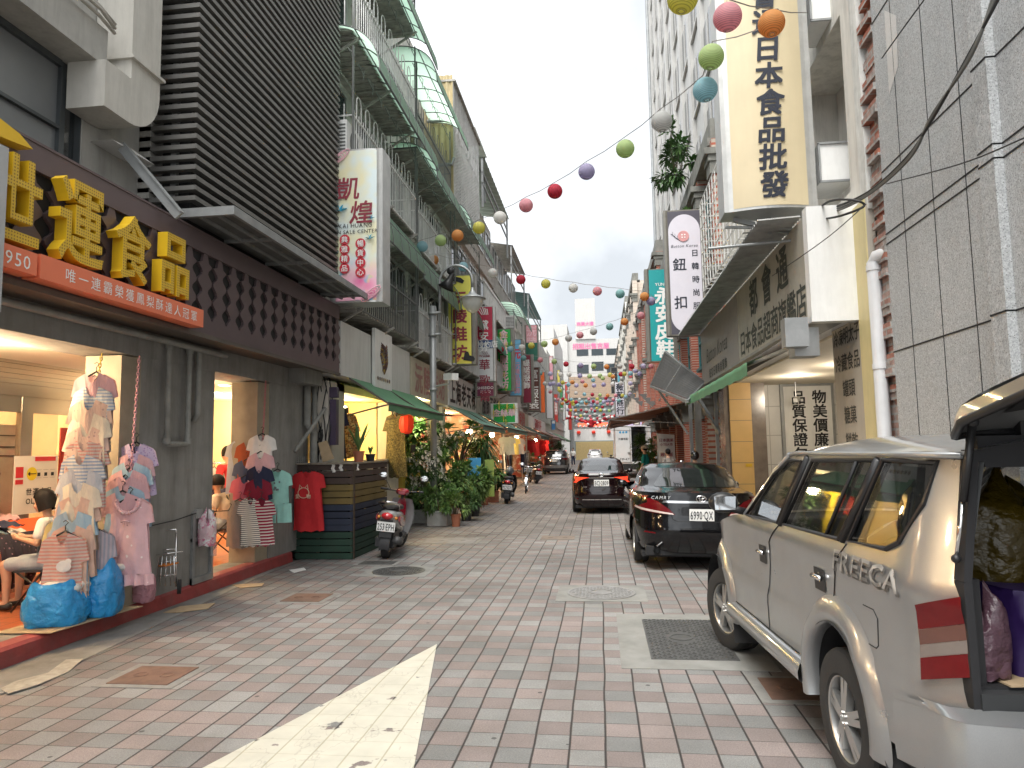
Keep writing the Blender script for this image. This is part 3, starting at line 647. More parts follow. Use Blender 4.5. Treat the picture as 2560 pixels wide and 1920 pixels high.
M_skin = mat('skin', (.56, .33, .22), .5, var=.06, sub=.1); M_hair = mat('dark_hair', (.008, .006, .006), .6, var=.3, scale=40, bump=.4, bscale=160, spec=.2)
def sitting_person(label, pos, rz, top, bottom, hairdo, s=.9, mask=False, dungaree=False, hands='phone', bag=False, lean=.12, head_down=.25, shoes=None):
    """seated figure, faces local +Y, seat at 0.45*s"""
    t = thing('person', label, 'person', pos, rz, local=True); t.scale = (s, s, s)
    hip = Vector((0, .02, .53)); ch = Vector((0, -.02+lean*.2, .80)); nk = Vector((0, .03+lean, 1.02)); hd = Vector((0, .07+lean+head_down*.1, 1.20))
    Hm = Matrix.Rotation(-head_down, 3, 'X')
    fw = Hm @ Vector((0, 1, 0)); up = Hm @ Vector((0, 0, 1))
    el = [Vector((.25*k, .05, .76)) for k in (-1, 1)]; sh = [Vector((.175*k, .01+lean*.8, .97)) for k in (-1, 1)]
    if hands == 'phone': wr = [Vector((.07*k, .36, .80)) for k in (-1, 1)]
    else: wr = [Vector((.13*k, .40, .615)) for k in (-1, 1)]
    kn = [Vector((.12*k, .46, .51)) for k in (-1, 1)]; an = [Vector((.11*k, .44, .09)) for k in (-1, 1)]
    seg = [(hip, .12, ch, .105), (ch, .105, nk-Vector((0, 0, .06)), .075), (nk-Vector((0, 0, .05)), .05, hd-up*.06, .047)]
    for i in (0, 1):
        k = (-1, 1)[i]
        seg += [(hip+Vector((.08*k, 0, -.01)), .085, kn[i], .055), (kn[i], .055, kn[i].lerp(an[i], .35)-Vector((0, .015, 0)), .05), (kn[i].lerp(an[i], .35)-Vector((0, .015, 0)), .05, an[i], .033),
                (an[i], .035, an[i]+Vector((0, .14, -.05)), .026), (sh[i], .05, el[i], .037), (el[i], .036, wr[i], .024)]
        # palm, four fingers and a thumb, closing on what is held
        d = (wr[i]-el[i]).normalized(); side = Vector((-k, 0, 0)); up_ = Vector((0, 0, 1)); inn = (side*.7+up_*.7).normalized() if hands == 'phone' else Vector((0, .3, -1)).normalized()
        pal = wr[i]+d*.07; seg.append((wr[i], .023, pal, .028))
        acr = d.cross(inn).normalized()
        for j in range(4):
            o = pal+acr*((j-1.5)*.019); ln = (.034, .04, .038, .03)[j]
            seg += [(o, .0105, o+d*ln, .0095), (o+d*ln, .0095, o+d*(ln+.012)+inn*ln*.9, .008)]
        o = wr[i]+d*.03+acr*(.03*k*(1 if hands == 'phone' else -1)); seg.append((o, .012, o+d*.035+inn*.03, .009))
    def head(b):
        M3 = Matrix.Diagonal(Vector((.075, .095, .112))); b.lathe([(sin(pi*i/10), -cos(pi*i/10)) for i in range(11)], hd, seg=16, M=Hm @ M3)
        b.ball(hd+fw*.06-up*.055, .052, 10, 8); b.ball(hd+fw*.098-up*.02, .016, 8, 6); b.ball(hd+fw*.092+up*.01, .011, 8, 6)
        for k in (-1, 1): b.ball(hd+Vector((.078*k, 0, 0))-up*.015, .018, 8, 6, (.5, 1, 1.5)); b.ball(hd+fw*.078+Vector((.035*k, 0, 0))-up*.025, .03, 8, 6)
        b.tube([hd+fw*.088+Vector((-.022, 0, 0))-up*.062, hd+fw*.098-up*.062, hd+fw*.088+Vector((.022, 0, 0))-up*.062], .007, 6)
    blob('body', seg, M_skin, t, .0085, 3, head)
    b = MB()
    for k in (-1, 1): b.ball(hd+fw*.090+Vector((.032*k, 0, 0))+up*.008, .010, 8, 6)
    b.build('eye', M_black, t, smooth=True, local=True)
    hs = []
    def hair(b):
        M3 = Matrix.Diagonal(Vector((.104, .122, .130))); c = hd-fw*.018+up*.022
        vs = []; fs = []; n, mrow = 28, 12
        for i in range(mrow+1):
            for j in range(n):
                a = 2*pi*j/n; e = -.62+(pi/2+.62)*i/mrow; f = cos(a)      # a = 0 faces forward
                e0 = .42 if f > .62 else (-1.15 if hairdo == 'bob' else -.5)
                e = e0+(pi/2-e0)*i/mrow; fl = 1+(.42 if hairdo == 'bob' else .15)*max(0, -e)+.015*sin(a*9)
                q = cos(e) if e > 0 else 1-.06*e if hairdo == 'bob' else 1+.12*e; vs.append(c+Hm @ (M3 @ Vector((sin(a)*q*(1+.015*sin(a*9)), cos(a)*q*(1 if f < 0 else .97), sin(e) if e > 0 else .88*e))))
        for i in range(mrow):
            for j in range(n): fs.append((i*n+j, i*n+(j+1) % n, (i+1)*n+(j+1) % n, (i+1)*n+j))
        b.add(vs, fs); m2 = Matrix.Diagonal(Vector((.085, .098, .108))); b.lathe([(sin(pi*i/8), -cos(pi*i/8)) for i in range(3, 9)], c, seg=16, M=Hm @ m2)
    b = MB(); hair(b); b.build('hair', M_hair, t, smooth=True, local=True)
    # clothes
    ts = [(hip+Vector((0, 0, .03)), .138, ch, .128), (ch, .128, nk-Vector((0, 0, .07)), .088)]
    for i in (0, 1): ts += [(sh[i], .066, sh[i].lerp(el[i], .62), .062), (nk-Vector((0, 0, .08)), .085, sh[i], .066)]
    blob('shirt', ts, top, t, .012, 5)
    bs = [(hip+Vector((0, .0, -.01)), .143, hip+Vector((0, 0, .06)), .143)]
    for i in (0, 1):
        k = (-1, 1)[i]; bs += [(hip+Vector((.08*k, 0, -.01)), .108, kn[i].lerp(hip, .12), .08)]
        if not dungaree: bs += [(kn[i].lerp(hip, .12), .08, kn[i]+Vector((0, .0, -.05)), .075)]
    blob('skirt' if dungaree else 'trousers', bs, bottom, t, .012, 5)
    if dungaree:
        b = MB()
        for k in (-1, 1): b.tube([(.09*k, -.13, .68), (.10*k, -.115+lean*.4, .86), (.10*k, -.03+lean, 1.015), (.10*k, .09+lean*.8, .99), (.09*k, .13, .86), (.08*k, .14, .7)], .020, 6)
        b.panel([(-.12, .6), (.12, .6), (.09, .9), (-.09, .9)], lambda x, z: (x, .15-2*x*x, z), step=.04); b.build('strap', bottom, t, smooth=True, local=True)
    if mask:
        b = MB(); b.grid(lambda u, v: hd+fw*(.118-.035*(2*u-1)**2*2-.018*(2*v-1)**2)+Vector(((2*u-1)*.07, 0, 0))-up*(.01+.085*v), 8, 6)
        for k in (-1, 1): b.tube([hd+fw*.05+Vector((.07*k, 0, 0))-up*.03, hd+Vector((.083*k, 0, 0))-up*.0], .002, 4)
        b.build('face_mask', mat('mask_paper', (.82, .84, .86), .7), t, smooth=True, local=True)
    if bag:
        b = MB(); b.tube([(-.13, .10, .66), (-.02, .13, .85), (.10, .08+lean, 1.01), (.11, -.06+lean, .98), (0, -.14, .75)], .011, 6); b.build('bag_strap', M_black, t, smooth=True, local=True)
        b = MB(); b.grid(lambda u, v: (-.14+.09*cos(2*pi*u)*sin(pi*v)**.4, .2+.05*sin(2*pi*u)*sin(pi*v)**.4, .53+.16*v), 16, 6, True); b.build('shoulder_bag', M_black, t, smooth=True, local=True)
    for i in (0, 1):
        blob('shoe', [(an[i]-Vector((0, .03, .035)), .042, an[i]+Vector((0, .14, -.048)), .036)], shoes or M_black, t, .012, 2)
    if hands == 'phone':
        p = (wr[0]+wr[1])/2+Vector((0, .10, .02)); b = MB(); b.beam(p-Vector((0, .05, .05)), p+Vector((0, .05, .06)), .075, .009, (0, -1, 1)); b.build('phone', M_black, t, local=True)
    return t
# ---- plants
def leafmat(name, c, var=.35): return mat(name, c, .45, var=var, scale=2.5, trans=0, spec=.4)
M_lf = [leafmat('leaf_dark', (.06, .125, .04)), leafmat('leaf_mid', (.11, .21, .06)), leafmat('leaf_light', (.19, .29, .085)), leafmat('leaf_yellow', (.32, .36, .08))]
M_stem = mat('plant_stem', (.13, .10, .06), .8, var=.2)
M_flw = mat('white_petals', (.82, .80, .74), .6, var=.05); M_pet = mat('red_petals', (.55, .02, .04), .5, var=.2)
def leaf(b, p, d, L, w, droop=.3, n=3):
    """one bent, folded leaf from p along d"""
    d = Vector(d).normalized(); r = d.cross(Vector((0, 0, 1))); r = r.normalized() if r.length > .05 else Vector((1, 0, 0)); u = r.cross(d)
    vs = []
    for i in range(n+1):
        t = i/n; c = Vector(p)+d*(L*t)+Vector((0, 0, -droop*L*t*t)); ww = w*sin(pi*min(.97, .12+.86*t))**.8*.5 if i < n else .002
        vs += [c-r*ww+u*ww*.35, c, c+r*ww+u*ww*.35]
    b.add(vs, [q for i in range(n) for q in ((i*3, i*3+1, i*3+4, i*3+3), (i*3+1, i*3+2, i*3+5, i*3+4))])
def bush(t, c, rad3, n, L, w, mats, droop=.35, clumps=9, seed=1, flowers=0, fm=None, flsize=.025, hollow=.35):
    """crown of separate leaves in clumps with gaps between them"""
    rn = random.Random(seed); b = MB(); cl = []
    for i in range(clumps):
        while 1:
            v = Vector((rn.uniform(-1, 1), rn.uniform(-1, 1), rn.uniform(-1, 1)))
            if hollow < v.length < 1: break
        cl.append((Vector((v.x*rad3[0], v.y*rad3[1], v.z*rad3[2])), rn.uniform(.28, .5)*min(rad3), rn.randrange(len(mats))))
    for i in range(n):
        o, r, k = cl[rn.randrange(clumps)]; g = Vector((rn.gauss(0, 1), rn.gauss(0, 1), rn.gauss(0, 1))); g.normalize()
        p = o+g*(r*rn.uniform(.3, 1.0)); d = g+o.normalized()*.7+Vector((0, 0, .25)); b.k = k if rn.random() < .75 else rn.randrange(len(mats))
        leaf(b, Vector(c)+p, d, L*rn.uniform(.6, 1.2), w*rn.uniform(.7, 1.2), droop, 2)
    f = b.build('foliage', mats, t, smooth=False, local=True)
    b = MB()
    for o, r, k in cl: b.tube([(c[0]*.6, c[1]*.6, max(.12, c[2]-rad3[2]*1.3)), (c[0]+o.x*.3, c[1]+o.y*.3, c[2]+o.z*.1-rad3[2]*.3), Vector(c)+o], [.012, .008, .003], 5)
    b.build('stem', M_stem, t, smooth=True, local=True)
    if flowers:
        b = MB()
        for i in range(flowers):
            o, r, k = cl[rn.randrange(clumps)]; g = Vector((rn.gauss(0, 1), rn.gauss(0, 1)-.8, rn.gauss(0, 1)+.5)).normalized(); p = Vector(c)+o+g*r*1.05
            for j in range(5):
                a = 2*pi*j/5+i; q = Vector((cos(a), -.5, sin(a))).normalized(); leaf(b, p, q, flsize, flsize*.7, .1, 2)
        b.build('blossom', fm or M_flw, t, local=True)
def pot(t, r, h, m, square=False):
    b = MB()
    if square: b.box(-r, r, -r, r, 0, h); b.box(-r*1.06, r*1.06, -r*1.06, r*1.06, h-.03, h+.004)
    else: b.lathe([(0, 0), (r*.72, 0), (r*.95, h*.86), (r*1.06, h*.86), (r*1.06, h), (r*.92, h), (r*.9, h*.85), (0, h*.85)], seg=20)
    b.build('pot', m, t, smooth=not square, local=True, auto=35)
# ---- lanterns
LCOL = dict(pink=(.80, .42, .46), orange=(.80, .40, .14), green=(.55, .68, .34), blue=(.42, .66, .72), grey=(.64, .64, .62), white=(.80, .79, .76), purple=(.50, .46, .64), red=(.60, .06, .10), yellow=(.72, .68, .18), teal=(.34, .58, .58), lavender=(.62, .58, .74))
def lmat(c):
    n = 'lantern_'+c
    if n in MATS: return MATS[n]
    N = NB(n); col = LCOL[c]; v = N.coord(); s_ = N.sep(v)
    rib = N.math('ABSOLUTE', N.math('SUBTRACT', N.math('FRACT', N.math('DIVIDE', s_[2], .0145)), .5))
    cc = N.mix(N.ramp(rib, .28, .46), col, tuple(x*.55 for x in col)); N.put(N.b.inputs['Base Color'], cc); N.b.inputs['Roughness'].default_value = .8
    tl = N.n('BsdfTranslucent'); N.put(tl.inputs['Color'], cc); ms = N.n('MixShader'); ms.inputs[0].default_value = .55
    N.t.links.new(N.b.outputs[0], ms.inputs[1]); N.t.links.new(tl.outputs[0], ms.inputs[2]); N.t.links.new(ms.outputs[0], N.out.inputs[0]); MATS[n] = N.m; return N.m
LPROTO = {}
M_lwire = mat('lantern_wire', (.22, .2, .18), .6)
def lantern(p, c, label, group, r=.125, parts=True):
    """paper globe lantern hung at p (top ring)"""
    k = (c, parts)
    if k not in LPROTO:
        b = MB(); n = 36 if parts else 10; a0 = .22; pr = []
        for i in range(n+1):
            a = a0+(pi-2*a0)*i/n; q = 1+(.010 if parts and i % 2 else 0); pr.append((sin(a)*.125*q, cos(a)*.122*q))
        m1 = bpy.data.meshes.new('lantern_shade'); b.lathe(pr, seg=28 if parts else 14); m1.from_pydata(b.v, [], b.f); m1.materials.append(lmat(c)); m1.polygons.foreach_set('use_smooth', [True]*len(m1.polygons))
        m2 = None
        if parts:
            b = MB()
            for z in (-.119, .119): b.tube([(.027*cos(2*pi*i/14), .027*sin(2*pi*i/14), z) for i in range(14)], .003, 5, closed=True)
            b.tube([(-.027, 0, .119), (.027, 0, .119)], .002, 4); b.tube([(0, 0, .119), (0, 0, .15)], .002, 4)
            for i in range(6):
                a = 2*pi*i/6; b.tube([(.1235*sin(x)*cos(a), .1235*sin(x)*sin(a), .1205*cos(x)) for x in [.22+(pi-.44)*j/8 for j in range(9)]], .0018, 3)
            m2 = bpy.data.meshes.new('lantern_ring'); m2.from_pydata(b.v, [], b.f); m2.materials.append(M_lwire)
        LPROTO[k] = (m1, m2)
    m1, m2 = LPROTO[k]; s = r/.125
    if m2:
        t = thing('paper_lantern', label, 'lantern', p, rr(0, 6), group, local=True); t.scale = (s, s, s)
        for nm, me in (('shade', m1), ('ring', m2)): o = bpy.data.objects.new(nm, me); COL.objects.link(o); o.parent = t; o.location = (0, 0, -.15)
        t.rotation_euler = (rr(-.12, .12), rr(-.12, .12), rr(0, 6))
    else:
        t = bpy.data.objects.new('paper_lantern', m1); COL.objects.link(t); t.location = (p[0], p[1], p[2]-.14*s); t.scale = (s, s, s); tag(t, label, 'lantern', group)
    return t
# ---- wheels
def wheel(t, c, r, w, rim=.62, spokes=5, steer=0, m=None, name='wheel'):
    o = bpy.data.objects.new(name, None); COL.objects.link(o); o.parent = t; o.location = c; o.rotation_euler = (0, 0, steer); ORIG[o.name] = Vector((0, 0, 0))
    b = MB(); q = r*rim; pr = [(q, -w*.46), (q*1.06, -w*.5), (r*.9, -w*.5), (r*.965, -w*.46), (r, -w*.36), (r, -w*.08), (r*.985, -w*.06), (r*.985, w*.06), (r, w*.08), (r, w*.36), (r*.965, w*.46), (r*.9, w*.5), (q*1.06, w*.5), (q, w*.46)]
    b.lathe(pr, axis='x', seg=40); b.build('tyre', M_rubber, o, smooth=True, local=True, auto=30)
    b = MB(); b.lathe([(q, -w*.46), (q*.97, -w*.44), (q*.93, -w*.2), (q*.93, w*.2), (q*.97, w*.44), (q, w*.46)], axis='x', seg=40)
    for sd in (-1, 1):
        x = sd*w*.40; b.lathe([(q*.26, x), (q*.22, x+sd*.012), (0, x+sd*.014)], axis='x', seg=20); b.lathe([(q*.26, x-sd*.03), (q*.26, x)], axis='x', seg=20)
        for k in range(spokes):
            a = 2*pi*k/spokes+.3
            for da in ((-.14, .14) if spokes <= 6 else (0,)):
                p0 = Vector((x-sd*.004, q*.2*cos(a+da*2), q*.2*sin(a+da*2))); p1 = Vector((x-sd*.016, q*.95*cos(a+da*.9), q*.95*sin(a+da*.9))); b.beam(p0, p1, q*.17, .035, (1, 0, 0))
        for k in range(5): a = 2*pi*k/5; b.tube([(x, q*.14*cos(a), q*.14*sin(a)), (x+sd*.02, q*.14*cos(a), q*.14*sin(a))], .009, 6)
    b.build('rim', m or mat('alloy', (.50, .50, .49), .3, .85, var=.08), o, smooth=True, local=True, auto=30)
    b = MB(); b.lathe([(q*.8, -.02), (0, -.02)], axis='x', seg=24); b.lathe([(0, .02), (q*.8, .02)], axis='x', seg=24); b.build('brake_disc', mat('brake', (.06, .055, .05), .6, .5), o, local=True)
    return o
def plate(t, txt, c, w, h, n=(0, -1, 0), u=(1, 0, 0), tm=None, bracket=True):
    """number plate centred c, facing n"""
    n, u = Vector(n), Vector(u); v = n.cross(u); c = Vector(c)
    b = MB(); b.prism([(-w/2, -h/2), (w/2, -h/2), (w/2, h/2), (-w/2, h/2)], lambda a, d, z: c+u*a+v*d+n*z, .006)
    o = b.build('number_plate', mat('plate_white', (.80, .80, .78), .35, var=.03), t, local=True)
    b = MB(); b.glyphs(txt, c+n*.0065, u, v, h*.98, 1.05, bold=.01, fit=w*.93)
    b.build('characters', tm or M_char, o, local=True); return o
# ------------------------------------------------------------------ scooters, bicycles
def scooter(label, pos, rz, body, accent, txt, lean=.10, steer=.0, rail=True, helmet=None, name='motor_scooter'):
    """step-through scooter, local +Y forward, wheels on z = 0, leaning on its side stand"""
    t = thing(name, label, 'scooter', pos, 0, local=True); t.rotation_euler = (0, lean, rz)
    gm = mat('dark_plastic', (.03, .03, .032), .5); lt = mat('tail_red', (.55, .02, .03), .15, coat=1)
    wheel(t, (0, -.60, .235), .235, .115, .58, 3, name='rear_wheel'); wheel(t, (0, .62, .235), .235, .095, .58, 3, steer, name='front_wheel')
    # tail body: lofted sections (y, z centre, half width, half height)
    def loft(name, secs, m, n=16, p=2.6, par=None):
        b = MB(); vs = []
        for y, z, w, h in secs:
            for k in range(n):
                a = 2*pi*k/n; ca, sa = cos(a), sin(a); vs.append((w*abs(ca)**(2/p)*(1 if ca > 0 else -1), y, z+h*abs(sa)**(2/p)*(1 if sa > 0 else -1)))
        fs = [(i*n+k, i*n+(k+1) % n, i*n+n+(k+1) % n, i*n+n+k) for i in range(len(secs)-1) for k in range(n)]
        fs += [tuple(range(n)), tuple(range(len(vs)-n, len(vs)))[::-1]]; b.add(vs, fs); return b.build(name, m, par or t, smooth=True, local=True, auto=50)
    loft('tail_body', [(-.90, .66, .05, .03), (-.86, .64, .12, .08), (-.72, .60, .165, .13), (-.45, .56, .18, .16), (-.2, .52, .165, .17), (-.05, .46, .14, .17)], body)
    for k in (-1, 1): loft('side_panel', [(-.80, .62, .015, .04), (-.6, .58, .03, .085), (-.35, .55, .03, .09), (-.12, .52, .01, .05)], accent).location = (k*.168, 0, 0)
    loft('seat', [(-.74, .765, .06, .02), (-.66, .77, .13, .045), (-.35, .755, .15, .05), (-.1, .735, .11, .05), (0, .71, .05, .03)], mat('seat_vinyl', (.025, .022, .022), .5, bump=.1))
    loft('floorboard', [(-.08, .30, .14, .06), (.1, .27, .15, .035), (.34, .27, .15, .04)], gm)
    b = MB(); b.grid(lambda u, v: ((2*u-1)*(.16+.07*sin(pi*v)), .36+.10*v+.10*(1-(2*u-1)**2), .26+.56*v), 10, 10); b.grid(lambda u, v: ((2*u-1)*(.155+.065*sin(pi*v)), .33+.10*v+.10*(1-(2*u-1)**2), .26+.56*v), 10, 10); b.build('leg_shield', body, t, smooth=True, local=True)
    loft('front_cover', [(.40, .62, .08, .22), (.50, .60, .09, .24), (.56, .56, .05, .18)], accent)
    b = MB(); b.grid(lambda u, v: (.07*(2*u-1), .62+.29*cos(rad(150-125*v)), .235+.29*sin(rad(150-125*v))-.03*(2*u-1)**2), 4, 12); b.build('front_fender', body, t, smooth=True, local=True)
    b = MB(); b.grid(lambda u, v: (.075*(2*u-1), -.60+.285*cos(rad(100+95*v)), .235+.285*sin(rad(100+95*v))-.02*(2*u-1)**2), 4, 10); b.build('rear_fender', gm, t, smooth=True, local=True)
    b = MB(); b.tube([(0, .62, .235), (0, .50, .55), (0, .40, .90)], .028, 8); b.build('fork', gm, t, smooth=True, local=True)
    loft('handlebar_cover', [(.27, .93, .06, .03), (.33, .94, .11, .06), (.42, .93, .10, .065), (.48, .91, .05, .04)], accent)
    b = MB(); b.tube([(-.33, .26, .97), (-.12, .35, .95), (.12, .35, .95), (.33, .26, .97)], .013, 8)
    for k in (-1, 1): b.tube([(k*.24, .295, .965), (k*.35, .25, .972)], .019, 8); b.tube([(k*.2, .36, .955), (k*.34, .33, .95)], .006, 5)
    b.build('handlebar', gm, t, smooth=True, local=True)
    for k in (-1, 1):
        b = MB(); b.tube([(k*.2, .31, .97), (k*.27, .30, 1.08), (k*.31, .28, 1.16)], .006, 6); b.build('mirror_stem', gm, t, smooth=True, local=True)
        b = MB(); b.lathe([(0, -.012), (.045, -.012), (.058, 0), (.05, .012), (0, .012)], (k*.34, .28, 1.19), 'y', 20, M=Matrix.Diagonal(Vector((1.15, 1, .8)))); b.build('mirror', mat('mirror_glass', (.8, .82, .84), .06, .9, var=0), t, smooth=True, local=True, auto=40)
    b = MB(); b.lathe([(.0, -.965), (.05, -.955), (.072, -.91), (.06, -.86)], (0, 0, .655), 'y', 20, M=Matrix.Diagonal(Vector((1.25, 1, .75)))); b.build('tail_lamp', lt, t, smooth=True, local=True)
    for k in (-1, 1): b = MB(); b.ball((k*.13, -.86, .63), .032, 10, 8, (.8, 1.3, .8)); b.build('indicator', mat('amber_lens', (.7, .25, .03), .15, coat=1), t, smooth=True, local=True)
    if rail:
        b = MB(); b.tube([(.12, -.62, .74), (.15, -.86, .83), (.07, -.99, .87), (-.07, -.99, .87), (-.15, -.86, .83), (-.12, -.62, .74)], .014, 8); b.build('grab_rail', M_chrome, t, smooth=True, local=True)
    pl = MB(); pl.box(-.09, .09, -.90, -.885, .34, .60); pl.build('plate_bracket', gm, t, local=True); plate(t, txt, (0, -.915, .50), .27, .14)
    b = MB(); b.tube([(.13, -.25, .24), (.16, -.45, .25), (.17, -.85, .31)], [.03, .058, .062], 14); b.build('exhaust', mat('exhaust_grey', (.09, .09, .09), .5, .3), t, smooth=True, local=True)
    b = MB(); b.box(-.10, .10, -.68, -.15, .16, .40); b.box(-.17, -.08, -.70, -.28, .17, .31); b.build('engine', gm, t, local=True)
    b = MB(); b.tube([(-.1, .0, .2), (-.24, .08, .02-.24*lean)], .01, 6); b.build('side_stand', M_steel, t, local=True)
    if helmet is not None:
        h = thing('helmet', helmet, 'helmet', t.location+Vector((.05, .2, .95)), rz, local=True); b = MB(); b.ball((0, 0, 0), .135, 18, 12, (1, 1.1, 1)); b.build('shell', mat('helmet_grey', (.10, .11, .12), .25, coat=1), h, smooth=True, local=True)
        b = MB(); b.grid(lambda u, v: Vector((sin(2.4*(u-.5)), cos(2.4*(u-.5)), -.35+.6*v)).normalized()*.142, 12, 6); b.build('visor', M_black, h, smooth=True, local=True)
    return t
def bicycle(label, pos, rz, frame):
    t = thing('bicycle', label, 'bicycle', pos, rz, local=True); t.rotation_euler = (0, .08, rz)
    for y in (-.5, .55):
        b = MB(); b.tube([(0, y+.32*cos(2*pi*i/32), .33+.32*sin(2*pi*i/32)) for i in range(32)], .018, 8, closed=True)
        o = b.build('wheel', M_rubber, t, smooth=True, local=True); b = MB()
        for i in range(14): a = 2*pi*i/14; b.tube([(.015*(-1)**i, y, .33), (0, y+.3*cos(a), .33+.3*sin(a))], .0016, 3)
        b.lathe([(.303, -.008), (.303, .008)], (0, y, .33), 'x', 32); b.build('rim', M_chrome, o, local=True)
    b = MB()
    for q in (((0, .42, .85), (0, .55, .33)), ((0, .42, .78), (0, .0, .30)), ((0, .0, .30), (0, -.18, .78)), ((0, -.5, .33), (0, 0, .30)), ((0, -.5, .33), (0, -.15, .68)), ((0, .43, .7), (0, -.08, .5))): b.tube(q, .016, 8)
    b.build('frame', frame, t, smooth=True, local=True)
    b = MB(); b.tube([(-.28, .25, 1.0), (-.2, .36, .99), (0, .40, .95), (.2, .36, .99), (.28, .25, 1.0)], .012, 8); b.tube([(0, .40, .95), (0, .42, .8)], .014, 8); b.build('handlebar', M_chrome, t, smooth=True, local=True)
    b = MB(); b.grid(lambda u, v: (.11*(2*u-1)*(1-.6*v), -.32+.28*v, .82+.03*sin(pi*u)), 8, 6); b.grid(lambda u, v: (.11*(2*u-1)*(1-.6*v), -.32+.28*v, .77+.03*sin(pi*u)), 8, 6); b.build('saddle', mat('saddle_brown', (.14, .05, .03), .5), t, smooth=True, local=True)
    b = MB()
    for x in (-.14, -.05, .05, .14): b.tube([(x, .44, .72), (x, .46, .95)], .004, 4); b.tube([(x, .70, .75), (x, .72, .95)], .004, 4); b.tube([(x, .44, .72), (x, .70, .75)], .004, 4)
    for z in (.78, .86, .95): b.tube([(-.15, .44, z), (.15, .44, z), (.15, .72, z), (-.15, .72, z)], .004, 4, closed=True)
    b.build('basket', M_steel, t, local=True)
    b = MB(); b.box(-.06, .06, -.78, -.30, .64, .655); b.grid(lambda u, v: (.03*(2*u-1), -.5+.36*cos(rad(60+125*v)), .33+.36*sin(rad(60+125*v))), 2, 10); b.tube([(.04, -.5, .33), (.05, -.55, .64)], .006, 5); b.build('rear_rack', M_chrome, t, local=True)
    return t
# ------------------------------------------------------------------ cars (rear view matters most)
def super_ring(w, r, f, n=4.2, k=64):
    """half outline, rear centre -> side -> front centre, evenly spaced along its length"""
    th = np.linspace(-pi/2, pi/2, 900); h = (f-r)/2; m = (f+r)/2
    x = w*np.abs(np.cos(th))**(2/n); y = m+h*np.sign(np.sin(th))*np.abs(np.sin(th))**(2/n); x[0] = x[-1] = 0
    d = np.r_[0, np.cumsum(np.hypot(np.diff(x), np.diff(y)))]; s = np.linspace(0, d[-1], k+1); return np.c_[np.interp(s, d, x), np.interp(s, d, y)]
class Car:
    K = 64
    def __init__(s, body, deck, n=4.2, ng=6):
        s.body = np.array(body, float); s.deck = deck
        s.rg = [super_ring(w, r, f, n, s.K) for z, w, r, f in body]; s.zs = s.body[:, 0]
        s.dr = [super_ring(d[0], d[1], d[2], d[5] if len(d) > 5 else ng, s.K) for d in deck]; s.P = 4.2
    def bodypt(s, u, z, off=0.0):
        """u in metres-like units 0..P from rear centre to front centre"""
        q = min(max(u/s.P, 0), 1)*s.K; i = min(int(q), s.K-1); g = q-i
        j = int(np.clip(np.searchsorted(s.zs, z)-1, 0, len(s.zs)-2)); h = (z-s.zs[j])/(s.zs[j+1]-s.zs[j])
        A = [s.rg[j][i]*(1-g)+s.rg[j][i+1]*g, s.rg[j+1][i]*(1-g)+s.rg[j+1][i+1]*g]; p = A[0]*(1-h)+A[1]*h
        if off:
            tn = (s.rg[j][i+1]-s.rg[j][i]); nrm = np.array([tn[1], -tn[0]]); nrm = nrm/(np.hypot(*nrm)+1e-9); p = p+nrm*off
        return Vector((p[0], p[1], z))
    def ux(s, x, z=.7):      # u of a point on the tail at half-width x
        j = int(np.clip(np.searchsorted(s.zs, z), 0, len(s.zs)-1)); r = s.rg[j]; i = int(np.argmax(r[:, 0] >= x)) if (r[:, 0] >= x).any() else s.K//3
        if i == 0: return 0
        return (i-1+(x-r[i-1, 0])/(r[i, 0]-r[i-1, 0]+1e-9))/s.K*s.P
    def uy(s, y, z=.4):      # u of a point on the flank at length y
        j = int(np.clip(np.searchsorted(s.zs, z), 0, len(s.zs)-1)); r = s.rg[j]; return float(np.interp(y, r[:, 1]+np.arange(s.K+1)*1e-6, np.arange(s.K+1)))/s.K*s.P
    def deckpt(s, u, t, off=0.0):
        q = min(max(u/s.P, 0), 1)*s.K; i = min(int(q), s.K-1); g = q-i; n = len(s.deck)-1; t = min(max(t, 0), n); j = min(int(t), n-1); h = t-j
        def one(j):
            d = s.deck[j]; xy = s.dr[j][i]*(1-g)+s.dr[j][i+1]*g; f = (xy[1]-d[1])/(d[2]-d[1]); return Vector((xy[0], xy[1], d[3]+(d[4]-d[3])*f))
        p = one(j).lerp(one(j+1), h)
        if off:
            e = .02; a = s.deckraw(min(u+e, s.P), t)-s.deckraw(max(u-e, 0), t); b = s.deckraw(u, min(t+.02, n))-s.deckraw(u, max(t-.02, 0)); nr = a.cross(b); p = p+nr.normalized()*off if nr.length > 1e-9 else p
        return p
    def deckraw(s, u, t): return s.deckpt(u, t)
    def ud(s, x=None, y=None, j=2):
        r = s.dr[j]
        if x is not None: i = int(np.argmax(r[:, 0] >= x)); return max(0, (i-1+(x-r[i-1, 0])/(r[i, 0]-r[i-1, 0]+1e-9))/s.K*s.P)
        return float(np.interp(y, r[:, 1]+np.arange(s.K+1)*1e-6, np.arange(s.K+1)))/s.K*s.P
    def patch(s, outl, off, b, deck=False, mirror=True, step=.06, holes=()):
        fn = s.deckpt if deck else s.bodypt
        b.panel(outl, lambda u, z: fn(u, z, off), holes, step)
        if mirror: b.panel(outl, lambda u, z: (lambda p: Vector((-p.x, p.y, p.z)))(fn(u, z, off)), holes, step, flip=True)
        return b
M_tail = mat('tail_lens_red', (.115, .003, .006), .25, spec=.3, var=.1, scale=30); M_tclear = mat('tail_lens_clear', (.62, .50, .45), .15, coat=1)
M_trim = mat('black_trim', (.012, .012, .013), .4)
G_car = glass('car_glass', (.018, .022, .022), .78)
